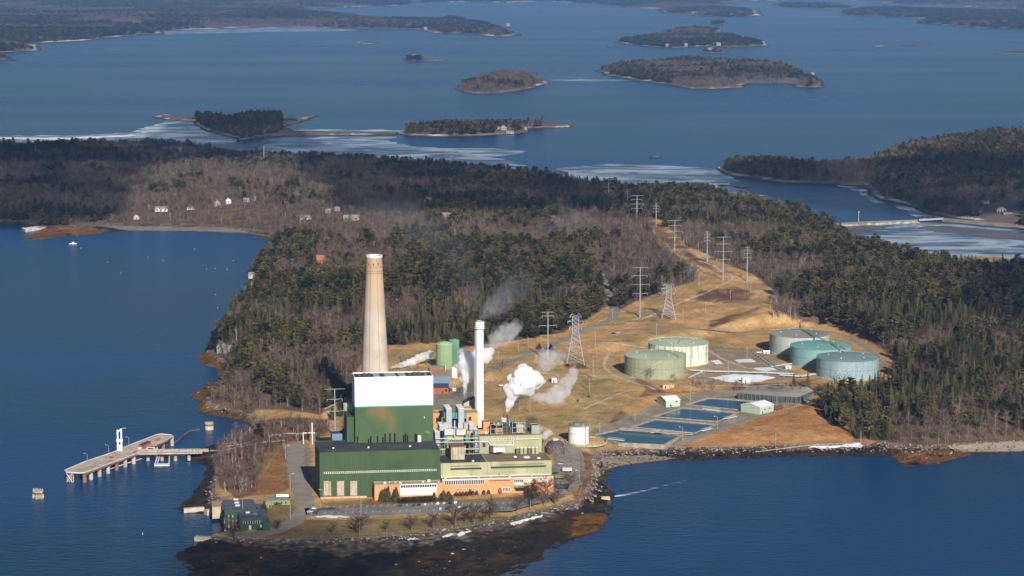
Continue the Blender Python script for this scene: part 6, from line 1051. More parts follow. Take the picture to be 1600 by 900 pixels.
mb = MB(); mb.box(X-2.1, X+2., Y-1.2, Y+1.2, PZ, PZ+4.5); mb.box(X-2.5, X+2.4, Y-.8, Y+.8, PZ+7, PZ+9); mb.build('base', OFFW, t); mb = MB(); mb.path([(X+1.2, Y, zt), (X+2.5, Y, zt+1.2), (X+5, Y, zt+1.4)], .2, 4); mb.build('boom', STEEL, t); mb = MB(); mb.tube((X-2.2, Y, zt-2.8), (X+1.5, Y, zt+.9), .5, n=6); mb.build('elbow', WHITE, t)
for lb, a, b in (('lamp post near the outer end of the pier', 136.5, 722.5), ('lamp post left of the loading arm', 170, 709), ('lamp post right of the loading arm', 201.5, 696.5)):
    X, Y = map(float, G(a, b, PZ)); t = thing('lamp_post', lb, 'lamp post', (X, Y, PZ)); mb = MB(); mb.cyl(X, Y, PZ, PZ+6.2, .17, .12, 6); mb.build('pole', PYL, t); mb = MB(); mb.path([(X, Y, PZ+6.1), (X-.8, Y, PZ+6.9), (X-2.2, Y, PZ+7.1)], .12, 4); a_ = mb.build('lamp_arm', PYL, t); mb = MB(); mb.box(X-2.6, X-1.9, Y-.2, Y+.2, PZ+6.9, PZ+7.08); mb.build('lamp_head', OFFW, a_)
for lb, a, b, s_ in (('red fire monitor on the outer half of the pier', 174.5, 716.5, 1.2), ('red fire monitor on the inner end of the pier', 246.5, 689, 1.2), ('red valve at the pier and trestle joint', 211.5, 707.8, 1.)):
    X, Y = map(float, G(a, b, PZ)); t = thing('fire_monitor', lb, 'hydrant', (X, Y, PZ)); mb = MB(); mb.cyl(X, Y, PZ, PZ+1.3*s_, .6*s_, n=8); mb.build('base', REDP, t); mb = MB(); mb.tube((X-1.6*s_, Y, PZ+1*s_), (X+1.6*s_, Y, PZ+1.9*s_), .38*s_, n=6); mb.build('barrel', REDP, t)
X, Y = map(float, G(228, 699, PZ)); t = thing('control_hut', 'long dark-roofed red hut on the inner pier deck', 'hut', (X, Y, PZ)); p = Vector((*map(float, G(222, 700.5, PZ)), 0)); q = Vector((*map(float, G(236, 694.2, PZ)), 0)); d = (q-p); s = Vector((-d.y, d.x, 0)).normalized()*3; mb = MB(); mb.prism([tuple(p[:2]), tuple(q[:2]), tuple((q+s)[:2]), tuple((p+s)[:2])], PZ, PZ+2.2); mb.build('wall', RB, t); mb = MB(); mb.prism([tuple((p-s*.1)[:2]), tuple((q-s*.1)[:2]), tuple((q+s*1.1)[:2]), tuple((p+s*1.1)[:2])], PZ+2.203, PZ+2.5); mb.build('roof', DGREY, t)
X, Y = map(float, G(232, 701, PZ)); t = thing('pipe_manifold', 'red and grey pipe manifold in front of the pier hut', 'pipework', (X, Y, PZ)); mb = MB(); [mb.tube((X-4+k, Y-1, PZ+.5), (X+4+k, Y+8, PZ+.5), .3, n=5) for k in (-1.5, 0, 1.5)]; mb.build('pipe', REDP, t); mb = MB(); mb.box(X-8, X-5, Y-2, Y, PZ, PZ+1.5); mb.build('valve_box', STEEL, t)
pts = [P_ for P_ in ((270,693.5,.8),(277,689,1),(285,681,1),(293,675.5,1),(300,672.6,1),(311.6,671.6,1))]; V3 = [Vector((*map(float, G(a, b, z)), z)) for a, b, z in pts]; o = MB().path(V3, .55, 6).build('floating_hose', mat('hose_rubber', (.13, .10, .085), .8, .3, .3), loc=V3[0]); tag(o, 'curved floating hose trailing from the pier towards the round dolphin', 'hose')
q = [(241,724.2),(265,723.8),(265,726.2),(241,726.6)]; Q = [tuple(map(float, v)) for v in poly(q, .8)]; t = thing('gangway_float', 'small pale landing float with a sloping gangway under the trestle', 'landing float', (*Q[0], 0)); mb = MB(); mb.prism(Q, -.2, .8); mb.build('float', OFFW, t); mb = MB(); [mb.tube((*map(float, G(a, b, .8)), .8), (*map(float, G(c, d, 5.2)), 5.2), .4, n=4) for a, b, c, d in ((242.5,724,248,708.5),(246,724,251,708.5),(264,724,265,708.5))]; mb.tube((*map(float, G(248, 709, 5)), 5), (*map(float, G(266, 707.5, 5)), 5), .3, n=4); mb.build('gangway', OFFW, t)
X, Y = map(float, G(236, 706, 5.5)); t = thing('steel_gantry', 'white square steel frame over the trestle', 'gantry', (X, Y, 5.5)); mb = MB(); [mb.tube((X+a, Y, 3), (X+a, Y, 9), .3, n=4) for a in (-3, 3)]; [mb.tube((X-3, Y, z), (X+3, Y, z), .3, n=4) for z in (3.2, 6, 9)]; mb.build('frame', OFFW, t); mb = MB(); mb.tube((X-3, Y, 3.2), (X+3, Y, 9), .2, n=4); mb.build('brace', OFFW, t)
X, Y = map(float, G(327, 671, 0)); t = thing('round_dolphin', 'round concrete mooring dolphin with a rusty band', 'mooring dolphin', (X, Y, 0)); rr = 7/FP*1810; mb = MB(); mb.cyl(X, Y, -3, 3.2, rr, n=28); mb.build('base', mat('stained_concrete', (.52, .42, .33), .9, .2, .4), t, True); mb = MB(); mb.cyl(X, Y, 3.2, 5.0, rr*1.03, n=28); mb.build('band', RB, t, True); mb = MB(); mb.cyl(X, Y, 5.0, 6.0, rr*1.0, n=28); mb.build('cap', DK, t, True)
X, Y = map(float, G(60.2, 778, 0)); t = thing('timber_dolphin', 'cluster of weathered timber piles alone in the bay', 'mooring dolphin', (X, Y, 0)); 
for i in range(19): an = i*2.4; r_ = .95*math.sqrt(i)*.95; mb = MB(); mb.tube((X+r_*1.18*math.cos(an), Y+r_*1.18*math.sin(an), -2), (X+r_*.9*math.cos(an), Y+r_*.9*math.sin(an), 5.6+(i*7 % 5)*.35), .5, n=6); mb.build('pile', PIL, t)
mb = MB(); mb.ring(X, Y, 3.6, 4.3, 3.55, 3.95, 20); mb.build('band', DGREY, t)
# ================================================================ INTAKE HOUSE AND GATE HOUSE
DG = mat('deep_green_siding', (.035, .085, .04), .6, .15, .2); NR = mat('navy_grey_roof', (.075, .09, .13), .75, .2, .15, col2=(.09, .10, .145)); IZ = 5.5
def rect(name, label, cat, q, z1, z0, wm_, rm_):
    Q = [tuple(map(float, v)) for v in poly(q, z1)]; t = thing(name, label, cat, (*Q[0], z0)); mb = MB(); mb.prism(Q, z0-1, z1-.25); mb.build('wall', wm_, t); c = Vector((*np.mean(Q, 0), 0)); E_ = [tuple((Vector((*v, 0))+(Vector((*v, 0))-c).normalized()*.4)[:2]) for v in Q]; mb = MB(); mb.prism(E_, z1-.247, z1+.1); rf = mb.build('roof', rm_, t); return t, rf
ZI = 14.5; t, rf = rect('intake_house', 'dark green intake house with navy roof over the water, left block', 'building', [(351,798),(400,797),(396,780.6),(348.5,781)], ZI, 4, DG, NR)
for a, b, m_ in ((365,781.6,WHITE),(366.3,786.6,WHITE),(367.5,791,WHITE),(382.5,783.5,DGREY),(384,787,DGREY),(386,790.5,DGREY)): X, Y = map(float, G(a, b, ZI)); mb = MB(); mb.box(X, X+(3 if m_ is WHITE else 4.6), Y, Y+(3. if m_ is WHITE else 2.4), ZI+.1, ZI+.6); mb.build('skylight' if m_ is WHITE else 'roof_hatch', m_, rf)
X, Y = map(float, G(379.3, 795, ZI)); mb = MB(); mb.tube((X, Y, ZI+.3), (*map(float, G(378.8, 781.5, ZI)), ZI+.3), .25, n=4); mb.build('pipe', STEEL, rf)
for i, pxx in enumerate((354.5, 357.5, 360.5, 363.5)): X, Y = map(float, G(pxx, 804, 10.8)); X0, Y0 = map(float, G(351, 798, ZI)); mb = MB(); mb.box(X, X+1., Y0-.1, Y0-.003, 9.8, 11.6); mb.build('window', GLASS if i % 2 == 0 else BEIGE, t)
ZB = 13.; t, rf = rect('intake_house', 'dark green front block with a white-framed window row and navy roof', 'building', [(374.5,810.4),(410,808.6),(405,795.5),(371.5,797.6)], ZB, IZ, DG, NR)
for a, b, m_ in ((384,802.2,WHITE),(393,797.6,STEEL),(395.3,804.2,LEAD)): X, Y = map(float, G(a, b, ZB)); mb = MB(); mb.box(X, X+2.6, Y, Y+3, ZB+.1, ZB+.7); mb.build('skylight', m_, rf)
X0, Y0 = map(float, G(374.5, 810.4, ZB)); X1, Y1 = map(float, G(410, 808.6, ZB)); d = Vector((X1-X0, Y1-Y0, 0)); L_ = d.length; d.normalize(); nn = Vector((d.y, -d.x, 0))
mb = MB(); p = Vector((X0, Y0, 0))+d*2.3+nn*.003; q = Vector((X0, Y0, 0))+d*13.3+nn*.003; mb.prism([tuple(p[:2]), tuple(q[:2]), tuple((q+nn*.1)[:2]), tuple((p+nn*.1)[:2])], 9.4, 11); w_ = mb.build('window', GLASS, t); mb = MB()
for k in range(8): c = p.lerp(q, k/7)+nn*.1; mb.prism([tuple((c-d*.15)[:2]), tuple((c+d*.15)[:2]), tuple((c+d*.15+nn*.1)[:2]), tuple((c-d*.15+nn*.1)[:2])], 9.3, 11.1)
mb.build('frame', WHITE, w_)
for a, wd, m_ in ((2.4, 2.6, mat('door_green', (.02, .10, .055), .6, .1, .3)), (6, 1.6, OFFW), (13.6, 1.4, OFFW)): c = Vector((X0, Y0, 0))+d*a+nn*.003; e_ = c+d*wd; mb = MB(); mb.prism([tuple(c[:2]), tuple(e_[:2]), tuple((e_+nn*.15)[:2]), tuple((c+nn*.15)[:2])], IZ-.5, IZ+2.6); mb.build('door', m_, t)
rect('intake_house', 'dark green right annex with stepped navy roof', 'building', [(408.5,804.5),(421.5,817.6),(411.5,787.2),(397,787.6)][0:1]+[(410.6,817.5),(421.7,817.3),(411.3,787.2),(397.2,787.8)], 10.4, IZ, DG, NR)
rect('intake_house', 'small beige concrete hut at the water corner of the intake', 'building', [(331.5,792),(345,791),(347,782.2),(331,784.4)], 10.5, 3, mat('beige_wall', (.46, .36, .24), .9, .2, .3), TROOF)
t = thing('intake_screen', 'dark piled screen structure standing in the water below the intake', 'pier', (*map(float, G(360, 830, 0)), 0)); 
for i, (a, b) in enumerate(((345,800),(346,806),(348,812),(350,818),(352,824),(358,826),(364,827),(370,826))): X, Y = map(float, G(a, b+6, 0)); mb = MB(); mb.cyl(X, Y, -3, 9, .8, n=8); mb.build('pile', PIL, t)
mb = MB(); mb.path([(*map(float, G(a, b+2, 5)), 5) for a, b in ((345,800),(352,824),(370,826))], .6, 4); mb.build('beam', DGREY, t)
def wall(label, pts, z0, z1, th_, m=CONC, name='quay_wall'):
    Q = [Vector((*map(float, G(a, b, z1)), 0)) for a, b in pts]; mb = MB()
    for i in range(len(Q)-1): d = (Q[i+1]-Q[i]).normalized(); s = Vector((-d.y, d.x, 0))*th_/2; mb.prism([tuple((Q[i]-s)[:2]), tuple((Q[i+1]-s)[:2]), tuple((Q[i+1]+s)[:2]), tuple((Q[i]+s)[:2])], z0, z1+.01*i)
    o = mb.build(name, m, loc=(Q[0].x, Q[0].y, z0)); return tag(o, label, 'wall')
wall('long low concrete quay wall south of the intake house', [(305,838),(345,840),(352,837)], -2, 2.8, 4); wall('pale concrete wall left of the intake house', [(287,794),(319,792)], -2, 3.2, 3, DK); wall('short concrete block wall between rocks and intake hut', [(321,797),(333,795)], -2, 3.5, 5, DK)
x0, y0, z0 = P1(418.5, 790); gable('gate_house', 'low olive green gate house with grey roof and white tanks behind', 'building', (x0, y0, z0), 15.5, 9, 3.6, .5, .05, mat('olive_siding', (.20, .27, .09), .7, .1, .3), mat('grey_roof', (.20, .20, .21), .8, .15, .3), win=((2, 1.3, 1, 1.4), (5.5, 1.3, 1, 1.4), (9, 1.3, 1, 1.4), (12, 1.3, 1, 1.4)), door=4)
x0, y0, z0 = P1(414.5, 794); gable('gate_house', 'tiny olive booth with tan roof left of the gate house', 'building', (x0, y0, z0), 4.2, 4.5, 4.2, .3, .05, mat('olive_siding', (.20, .27, .09), .7, .1, .3), TROOF, door=2.6)
x0, y0, z0 = P1(432, 780); t = thing('gas_tank', 'white horizontal tank behind the gate house', 'tank', (x0, y0, z0)); mb = MB(); mb.tube((x0, y0, z0+2.2), (x0+8.5, y0+.8, z0+2.2), 1.3, n=14); mb.build('shell', WHITE, t, True); mb = MB(); mb.box(x0+1, x0+1.6, y0-.8, y0+.8, z0-.3, z0+1.3); mb.box(x0+6.6, x0+7.2, y0-.2, y0+1.4, z0-.3, z0+1.3); mb.build('cradle', CONC, t)
# outfall
X, Y = map(float, G(946, 777.5, 1.6)); t = thing('outfall', 'small concrete outfall spilling white water into the bay', 'outfall', (X, Y, 0)); mb = MB(); mb.box(X-3, X+3.2, Y-2, Y-1, -1, 1.9); mb.box(X-3, X+3.2, Y+2, Y+3, -1, 1.9); mb.box(X-3, X-2, Y-1, Y+2, -1, 1.9); mb.build('channel', mat('yellow_concrete', (.50, .38, .2), .9, .2, .4), t); mb = MB(); mb.box(X+2.2, X+3.4, Y-.99, Y+1.99, .3, 1.0); mb.build('weir', OFFW, t)
def foam_mat():
    m = bpy.data.materials.new('outfall_foam'); m.use_nodes = True; n = m.node_tree.nodes; l = m.node_tree.links; p = n['Principled BSDF']; p.inputs['Base Color'].default_value = (.8, .84, .88, 1); p.inputs['Roughness'].default_value = .8
    g = n.new('ShaderNodeNewGeometry'); z = n.new('ShaderNodeTexNoise'); z.inputs['Scale'].default_value = .35; z.inputs['Detail'].default_value = 6; mp = n.new('ShaderNodeMapping'); mp.inputs['Scale'].default_value = (.4, 1, 1); l.new(g.outputs['Position'], mp.inputs[0]); l.new(mp.outputs[0], z.inputs['Vector'])
    a = n.new('ShaderNodeVertexColor'); a.layer_name = 'zone'; s = n.new('ShaderNodeSeparateColor'); l.new(a.outputs[0], s.inputs[0]); ad = n.new('ShaderNodeMath'); ad.operation = 'ADD'; l.new(s.outputs[0], ad.inputs[0]); l.new(z.outputs[0], ad.inputs[1])
    mr = n.new('ShaderNodeMapRange'); l.new(ad.outputs[0], mr.inputs[0]); mr.inputs[1].default_value = .62; mr.inputs[2].default_value = 1.25; mr.inputs[3].default_value = 0; mr.inputs[4].default_value = 1; l.new(mr.outputs[0], p.inputs['Alpha']); return m
cl = [(950,777.5,.9,1.),(956,776,1.6,.95),(964,775.2,2.8,.85),(973,774,3.5,.6),(985,771.5,3.5,.38),(1000,768,3.2,.27),(1030,761,3.2,.2),(1060,754,3,.14),(1090,746,3,.05),(1110,740,2,-.1)]; v = []; c = []
for a, b, hw, al in cl:
    X, Y = map(float, G(a, b, .15)); 
    for o_, k in ((-hw, -.4), (0, al), (hw, -.4)): v.append((X-.5*o_, Y+o_, .15)); c.append((max(0, k), 0, 0))
f = [(i*3+k, (i+1)*3+k, (i+1)*3+k+1, i*3+k+1) for i in range(len(cl)-1) for k in (0, 1)]; o = bpy.data.objects.new('foam', np_mesh('foam', v, f, [foam_mat()], np.array(c))); COL.objects.link(o); tag(o, 'white foam streak trailing from the outfall across the bay', 'foam', kind='stuff')
# ================================================================ CARS
def carmat(nm, c): return mat(nm, c, .3, .02, 1., spec=.5)
TY = mat('tyre', (.02, .02, .02), .9, .1, 1.)
def make_car(label, body, loc, rz, group=None, truck=False):
    t = thing('parked_car' if not truck else 'pickup_truck', label, 'car' if not truck else 'pickup truck', loc, group); t.rotation_euler = (0, 0, rz)
    prof = [(-2.3, .35), (-2.25, .85), (-1.9, .98), (-1.55, 1.42), (.25, 1.46), (1.0, 1.0), (2.1, .82), (2.3, .4)] if not truck else [(-2.7, .5), (-2.7, 1.15), (-.55, 1.15), (-.4, 1.8), (.9, 1.82), (1.5, 1.2), (2.6, 1.08), (2.7, .5)]
    def side(pr, w0, w1): return [(x, -(w0 if z < 1.1 else w1), z) for x, z in pr]+[(x, (w0 if z < 1.1 else w1), z) for x, z in pr]
    n_ = len(prof); v = side(prof, .9, .72); mb = MB(); o0 = Vector(loc); mb.add([(a+o0.x, b+o0.y, c+o0.z) for a, b, c in v], [tuple(range(n_)), tuple(range(2*n_-1, n_-1, -1))]+[(i, n_+i, n_+(i+1) % n_, (i+1) % n_) for i in range(n_)]); mb.build('body', body, t)
    gl = [(-1.62, 1.02), (-1.4, 1.36), (.18, 1.4), (.8, 1.04)] if not truck else [(-.45, 1.2), (-.35, 1.68), (.85, 1.7), (1.3, 1.25)]
    for s in (-1, 1): mb = MB(); v = [(x, s*(.93 if z < 1.1 else .78), z) for x, z in gl]+[(x, s*(.90 if z < 1.1 else .74), z) for x, z in gl]; mb.add([(a+o0.x, b+o0.y, c+o0.z) for a, b, c in v], [(0, 1, 2, 3), (7, 6, 5, 4), (0, 4, 5, 1), (1, 5, 6, 2), (2, 6, 7, 3), (3, 7, 4, 0)]); mb.build('side_window', GLASS, t)
    mb = MB(); x0_, z0_, x1_, z1_ = (.3, 1.47, .98, 1.04) if not truck else (.95, 1.83, 1.5, 1.24); v = [(x0_, -.68, z0_), (x1_, -.78, z1_), (x1_, .78, z1_), (x0_, .68, z0_)]; mb.add([(a+o0.x, b+o0.y, c+o0.z) for a, b, c in v]+[(a+.05+o0.x, b+o0.y, c+.05+o0.z) for a, b, c in v], [(3, 2, 1, 0), (4, 5, 6, 7), (0, 1, 5, 4), (1, 2, 6, 5), (2, 3, 7, 6), (3, 0, 4, 7)]); mb.build('windscreen', GLASS, t)
    for sx in (-1.45, 1.45) if not truck else (-1.7, 1.75):
        for s in (-1, 1): mb = MB(); mb.tube((sx+o0.x, s*.78+o0.y, .36+o0.z), (sx+o0.x, s*.94+o0.y, .36+o0.z), .36, n=10); mb.build('wheel', TY, t)
    return t
CM = {'dark grey': (.04, .042, .048), 'silver': (.45, .46, .48), 'black': (.012, .012, .014), 'white': (.75, .75, .75), 'grey': (.20, .21, .22), 'navy': (.02, .035, .09), 'red': (.30, .035, .02), 'green grey': (.10, .13, .12), 'blue': (.02, .10, .35)}
up = R(72)
CARS = [('dark grey',625.5,791.3,'first from the left in the row before the office'),('grey',636.5,790.7,'second from the left in the row before the office'),('dark grey',646.5,790.6,'third from the left in the row before the office'),('black',655,790.0,'fourth from the left in the row before the office'),('silver',664.8,789.8,'in the middle of the row before the office'),('grey',675,788.8,'just left of the white one before the office'),('white',685,788.2,'in the row at the office walkway'),('silver',694.5,787.8,'just right of the white one by the walkway'),('black',703.5,787.4,'last in the row before the office, below the hedge'),('white',712.3,786.6,'alone at the right end beyond the hedge'),('silver',688.5,796.3,'left one of the front stalls under the trees'),('black',699,796.2,'second in the front stalls under the trees'),('white',718.3,794.2,'in the front stalls right of the black one'),('black',726.8,794.6,'in the front stalls beside a bare tree'),('red',747.5,792.6,'half hidden among the bare trees'),
        ('silver',484.5,801.2,'nearest the access road at the left end'),('white',492,796,'behind the silver one at the left end'),('dark grey',508,796.5,'left one of the dark pair at the left end'),('black',518.5,796,'right one of the dark pair at the left end'),('white',783,603.5,'on the dirt track by the field'),('dark grey',959,522,'left of two on the road bend'),('silver',964.5,521.5,'right of two on the road bend'),('black',435,789,'in front of the gate house'),('black',407,828,'at the door of the intake house'),('green grey',594,603.5,'') ,('dark grey',868,748,'nearest the office wing end'),('silver',872.5,744,'second in the yard at the right end'),('black',868,741,'behind the silver one in the right yard'),('white',879,757,'by the road at the right end')][:-1]
for cn_, a, b, w_ in CARS:
    if not w_: continue
    X, Y, Z = P1(a, b); Z = PKZ if 480 < a < 760 and b > 780 else Z+.25; make_car(cn_+' car '+w_, carmat('paint_'+cn_.replace(' ', '_'), CM[cn_]), (X, Y, Z), (R(80) if b > 780 and a > 520 else R(20))+random.uniform(-.05, .05), None)
X, Y, Z = P1(877, 726.5); make_car('bright blue pickup in the yard beside the dark round tank', carmat('paint_blue', CM['blue']), (X, Y, Z+.25), .1, None, True); X, Y, Z = P1(881, 755); 
for lb, a, b, m_, l_ in (('dark tractor trailer parked at the right end of the office wing', 869.5, 764, DGREY, 9), ('grey flatbed trailer in the right yard', 870, 757.5, GREY, 9), ('dark green container truck behind the trailers', 866.5, 749, OLIVE, 7), ('pale steel frame trailer beside the blue pickup', 879, 738, STEEL, 7)):
    X, Y, Z = P1(a, b); t = thing('trailer', lb, 'trailer', (X, Y, Z)); mb = MB(); mb.box(X, X+l_, Y, Y+2.6, Z+.9, Z+(3.4 if l_ < 9 or m_ is DGREY else 1.5)); mb.build('body', m_, t); [MB().tube((X+k, Y-.05, Z+.6), (X+k, Y+.3, Z+.6), .5, n=10).build('wheel', TY, t) for k in (1, 2.2, l_-1)]
# ================================================================ LAWN TREES AND SHRUBS
M_TWD = leaf_mat('dark_twigs', (.05, .032, .024), (.13, .085, .06))

def oval_tree(seed):
    r = random.Random(seed); V = []; F = []; TV = []; TF = []; limb(TV, TF, (0, 0, 0), (0, 0, .4), .032, .022, 5); limb(TV, TF, (0, 0, .4), (0, 0, .9), .022, .005, 4)
    for i in range(46):
        z0 = r.uniform(.2, .75); an = i*2.4+r.uniform(-.3, .3); u = r.uniform(0, 1); zt_ = z0+(1-z0)*r.uniform(.2, .95); rad = math.sqrt(max(.02, 1-((zt_-.58)/.44)**2))*r.uniform(.75, 1.02)
        p = Vector((0, 0, z0)); e = Vector((math.cos(an)*rad, math.sin(an)*rad, zt_)); m = p.lerp(e, .5)+Vector((0, 0, .05)); limb(V, F, p, m, .010, .006); limb(V, F, m, e, .006, .002)
        for _ in range(17):
            t = r.uniform(.25, 1); s = p.lerp(m, t*2) if t < .5 else m.lerp(e, t*2-1); d = Vector((math.cos(an)+r.gauss(0, .7), math.sin(an)+r.gauss(0, .7), r.uniform(.1, .9))).normalized(); L = r.uniform(.10, .24); tip = s+d*L; sd_ = Vector((-d.y, d.x, r.uniform(-.5, .5)))*.0085*r.uniform(.7, 2); tri_add(V, F, tuple(s-sd_), tuple(s+sd_), tuple(tip))
    return (TV, TF), (V, F)
PROT[4] = [oval_tree(s_) for s_ in (41, 42, 43)]; PM[4] = PM[2]
PME[4] = [(np_mesh('trunk', np.array(t_[0]), np.array(t_[1]), [M_BARK]), np_mesh('crown', np.array(q_[0]), np.array(q_[1]), [M_TWD])) for t_, q_ in PROT[4]]
LT = [(521,836,815,'small bare tree at the left of the front lawn',2),(562,838,802,'dense dark bare tree, largest on the left of the lawn',2),(604,832,812,'slight bare tree, third from the left on the lawn',2),(643.5,831,802,'bare tree, fourth from the left on the lawn',2),(677.5,828,800,'bare tree, fifth from the left on the lawn',2),(712,824,788,'wide bare tree in front of the parked cars',2),(728,818,798,'slim bare tree right of the wide one',2),(741,821,785,'tall bare tree at the right end of the parked cars',2),(756.5,816,793,'bare tree between two taller ones near the lawn end',2),(768.5,811,783,'bare tree under the dark spruce',2),(809.5,803,776,'bare tree left of the big shore tree',2),(829,797,752,'tall bare tree mixed with the big pine',2),(846,806,770,'pale-stemmed tree on the shore bank',3),(853,793,745,'tall thin bare tree at the office wing end',2),(890,770,735,'bare tree on the bank right of the plant',2),(870,790,762,'scrubby bare tree on the bank at the road bend',2),(767.5,790,771,'dark spruce standing behind the bare lawn trees',1),(834,783,747,'big dark pine in front of the office wing door',0),(497,806,792,'small bare tree by the left end of the lot',2),(413.5,806,782,'lone pine beside the gate house',0),(368,845,808,'thin bare tree before the intake house',2),(434,830,812,'thin bare tree by the access road',2),(1016,595,572,'lone bare tree in front of the sage tank',2),(921,604,585,'bushy bare tree in the brown field, left one',2),(933,604,590,'bushy bare tree in the brown field, right one',2),(1304,612,582,'bare tree before the blue tank',2),(1318,616,580,'tall bare tree before the blue tank, right one',2),(784,582,560,'bare tree beside the field road',2),(490,693,650,'bare tree behind the left end of the green hall',2),(405,695,660,'lone dark pine on the pier point',0),(541,690,640,'small dark cypress left of the boiler house',1),(530,650,622,'dark spruce behind the four-armed pylon',1),(1250,516,503,'small spruce behind the grey tank',1),(1262,606,580,'slim spruce left of the blue tank',1),(1240,606,583,'slim spruce by the pipe racks',1)]
for a, b, tp, lb, kd in LT:
    X, Y, Z = P1(a, b); h = zat(X, Y, tp)-Z; wd = h*(.5 if kd == 2 else .3 if kd == 0 else .24)*(1.25 if 'wide' in lb or 'dense' in lb else 1); kf = 4 if kd == 2 and a < 1000 and b > 700 else kd; one_tree(kf, random.randrange(len(PROT[kf])), X, Y, Z, h, wd, random.random()*6, lb, ('pine', 'spruce', 'bare tree', 'birch')[kd], ('pine_tree', 'spruce_tree', 'bare_tree', 'birch_tree')[kd])
def blob(seed, n=620, conical=0.):
    r = random.Random(seed); V = []; F = []
    for _ in range(n):
        z = r.random(); a = r.random()*6.283; rad = (math.sin(math.pi*min(1, z*.75+.22))**.7*(1-conical*z))*r.uniform(.65, 1.03); c = Vector((math.cos(a)*rad, math.sin(a)*rad, z)); s = .17
        v = [c+Vector((r.uniform(-s, s), r.uniform(-s, s), r.uniform(-s*.6, s*.6))) for _ in range(3)]; tri_add(V, F, *[tuple(q) for q in v])
    return np_mesh('foliage', np.array(V), np.array(F), [M_SPR])
SH = [blob(i) for i in range(3)]; SHC = [blob(i+9, 700, .72) for i in range(2)]
def shrub(label, a, b, h, w_, group=None, con=False, mt=None, name='shrub'):
    X, Y, Z = P1(a, b); t = thing(name, label, 'shrub', (X, Y, Z-.2), group); t.scale = (w_, w_, h); t.rotation_euler = (0, 0, random.random()*6); me = random.choice(SHC if con else SH)
    if mt: me = me.copy(); me.materials.clear(); me.materials.append(mt)
    c = bpy.data.objects.new('foliage', me); COL.objects.link(c); c.parent = t; MBs = MB(); MBs.cyl(X, Y, Z-.2, Z+.6, .12, n=5); s_ = bpy.data.objects.new('stem', PME[1][0][0].data if False else PME[1][0][0]); COL.objects.link(s_); s_.parent = t; s_.scale = (1.2, 1.2, .5)
BRN = leaf_mat('brown_hedge_leaves', (.035, .018, .010), (.09, .045, .022)); LIM = leaf_mat('lime_shrub', (.09, .10, .02), (.16, .15, .03))
for i, (a, b) in enumerate(((712.8,771),(718.4,770.6),(723.3,770.2),(728.8,769.8),(734.7,769.3),(739,769),(745,768.7),(756,768),(763.5,767.6),(781,766.4))): shrub('clipped rounded dark shrub in the row before the orange wing', a, b+4.6, 4.2 if i in (4, 9) else 3.3, 1.3, 'clipped shrubs in the row before the orange wing', mt=BRN)
for a, b, h, w_, lb in ((597,784.5,9,2.6,'left one of the tall dark cypresses at the orange corner'),(601.5,784.3,10,2.6,'middle one of the tall dark cypresses at the orange corner'),(607,784,11,2.6,'right one of the tall dark cypresses at the orange corner'),(619,784.5,10.5,3.4,'single rounded cypress before the white panels'),(693,783,7.5,4,'dark bush right of the office walkway, left one'),(701,782,6.5,4.4,'dark bush right of the office walkway, right one')): shrub(lb, a, b, h, w_, None, True, None, 'evergreen_shrub')
for i in range(9): shrub('dense brown-green hedge bush before the white panels', 628+i*6, 785-i*.3, 3.8, 3.6, 'hedge bushes before the white panels', mt=BRN if i % 2 else None)
for a, b, h, lb in ((537,688,10,'lime green shrub left of the boiler house, left one'),(546,687,12,'lime green shrub left of the boiler house, right one'),(519,656,11,'dark conical shrub at the wood edge behind the pylon')): shrub(lb, a, b, h, 3, None, True, LIM if 'lime' in lb else None, 'evergreen_shrub')
for a, b, h, lb in ((903,627.5,2.6,'dark little bush in the brown field, left one'),(920,621,3.2,'dark little bush in the brown field, right one'),(842.5,546,6,'dark bush left of the field pylon'),(861,547,6,'dark bush right of the field pylon'),(887,572,3,'reddish bush at the foot of the lattice pylon')): shrub(lb, a, b, h, h*.5, None, True)
# ================================================================ HOUSES
GR = mat('house_roof_grey', (.22, .21, .21), .9, .15, .3); WW = mat('house_white', (.27, .255, .24), .7, .06, .3); YW = mat('house_tan', (.46, .38, .28), .8, .1, .3)
def house(label, px_, py_, w_, d_, h, rh, rz, wm_=None, rm_=None, win=3, landf=None, zg=None, ridge='x', chim=True):
    if zg is None: X, Y, Z = P1(px_, py_)
    else: X, Y = map(float, G(px_, py_, zg)); Z = zg
    return gable('house', label, 'house', (X-w_/2, Y, Z), w_, d_, h, rh, rz, wm_ or WW, rm_ or GR, win=[(w_*(i+.25)/win, h*.45, w_/win*.4, h*.3) for i in range(win)], door=w_*.45, chim=(w_*.3, d_*.5) if chim else None, ridge=ridge)
house('white house among pines on the left headland', 346, 551, 9, 8, 7, 3, .1, ridge='y'); house('low white wing beside the headland house', 356, 551, 8, 7, 4.5, 2, .1); house('pale cottage on the coast above the headland', 396, 434, 12, 8, 4, 2, .05, YW); house('small boathouse at the water below the pale cottage', 398, 447, 8, 6, 3, 1.5, .1, YW)
house('red-walled house hidden in the wood left of the chimney', 501, 412, 9, 8, 6, 3.5, .2, mat('house_red', (.40, .13, .07), .8, .1, .3), mat('house_roof_red', (.33, .13, .08), .9, .1, .3)); house('long white-fronted house above the left beach', 252, 331, 19, 8, 5, 2.5, .05, OFFW); house('gabled white house right of the long one', 340, 322, 9, 9, 5, 4, .1, None, GR, ridge='y'); house('grey house with white trim behind the beach slope', 357, 319, 8, 8, 6, 3, .1, OFFW, ridge='y')
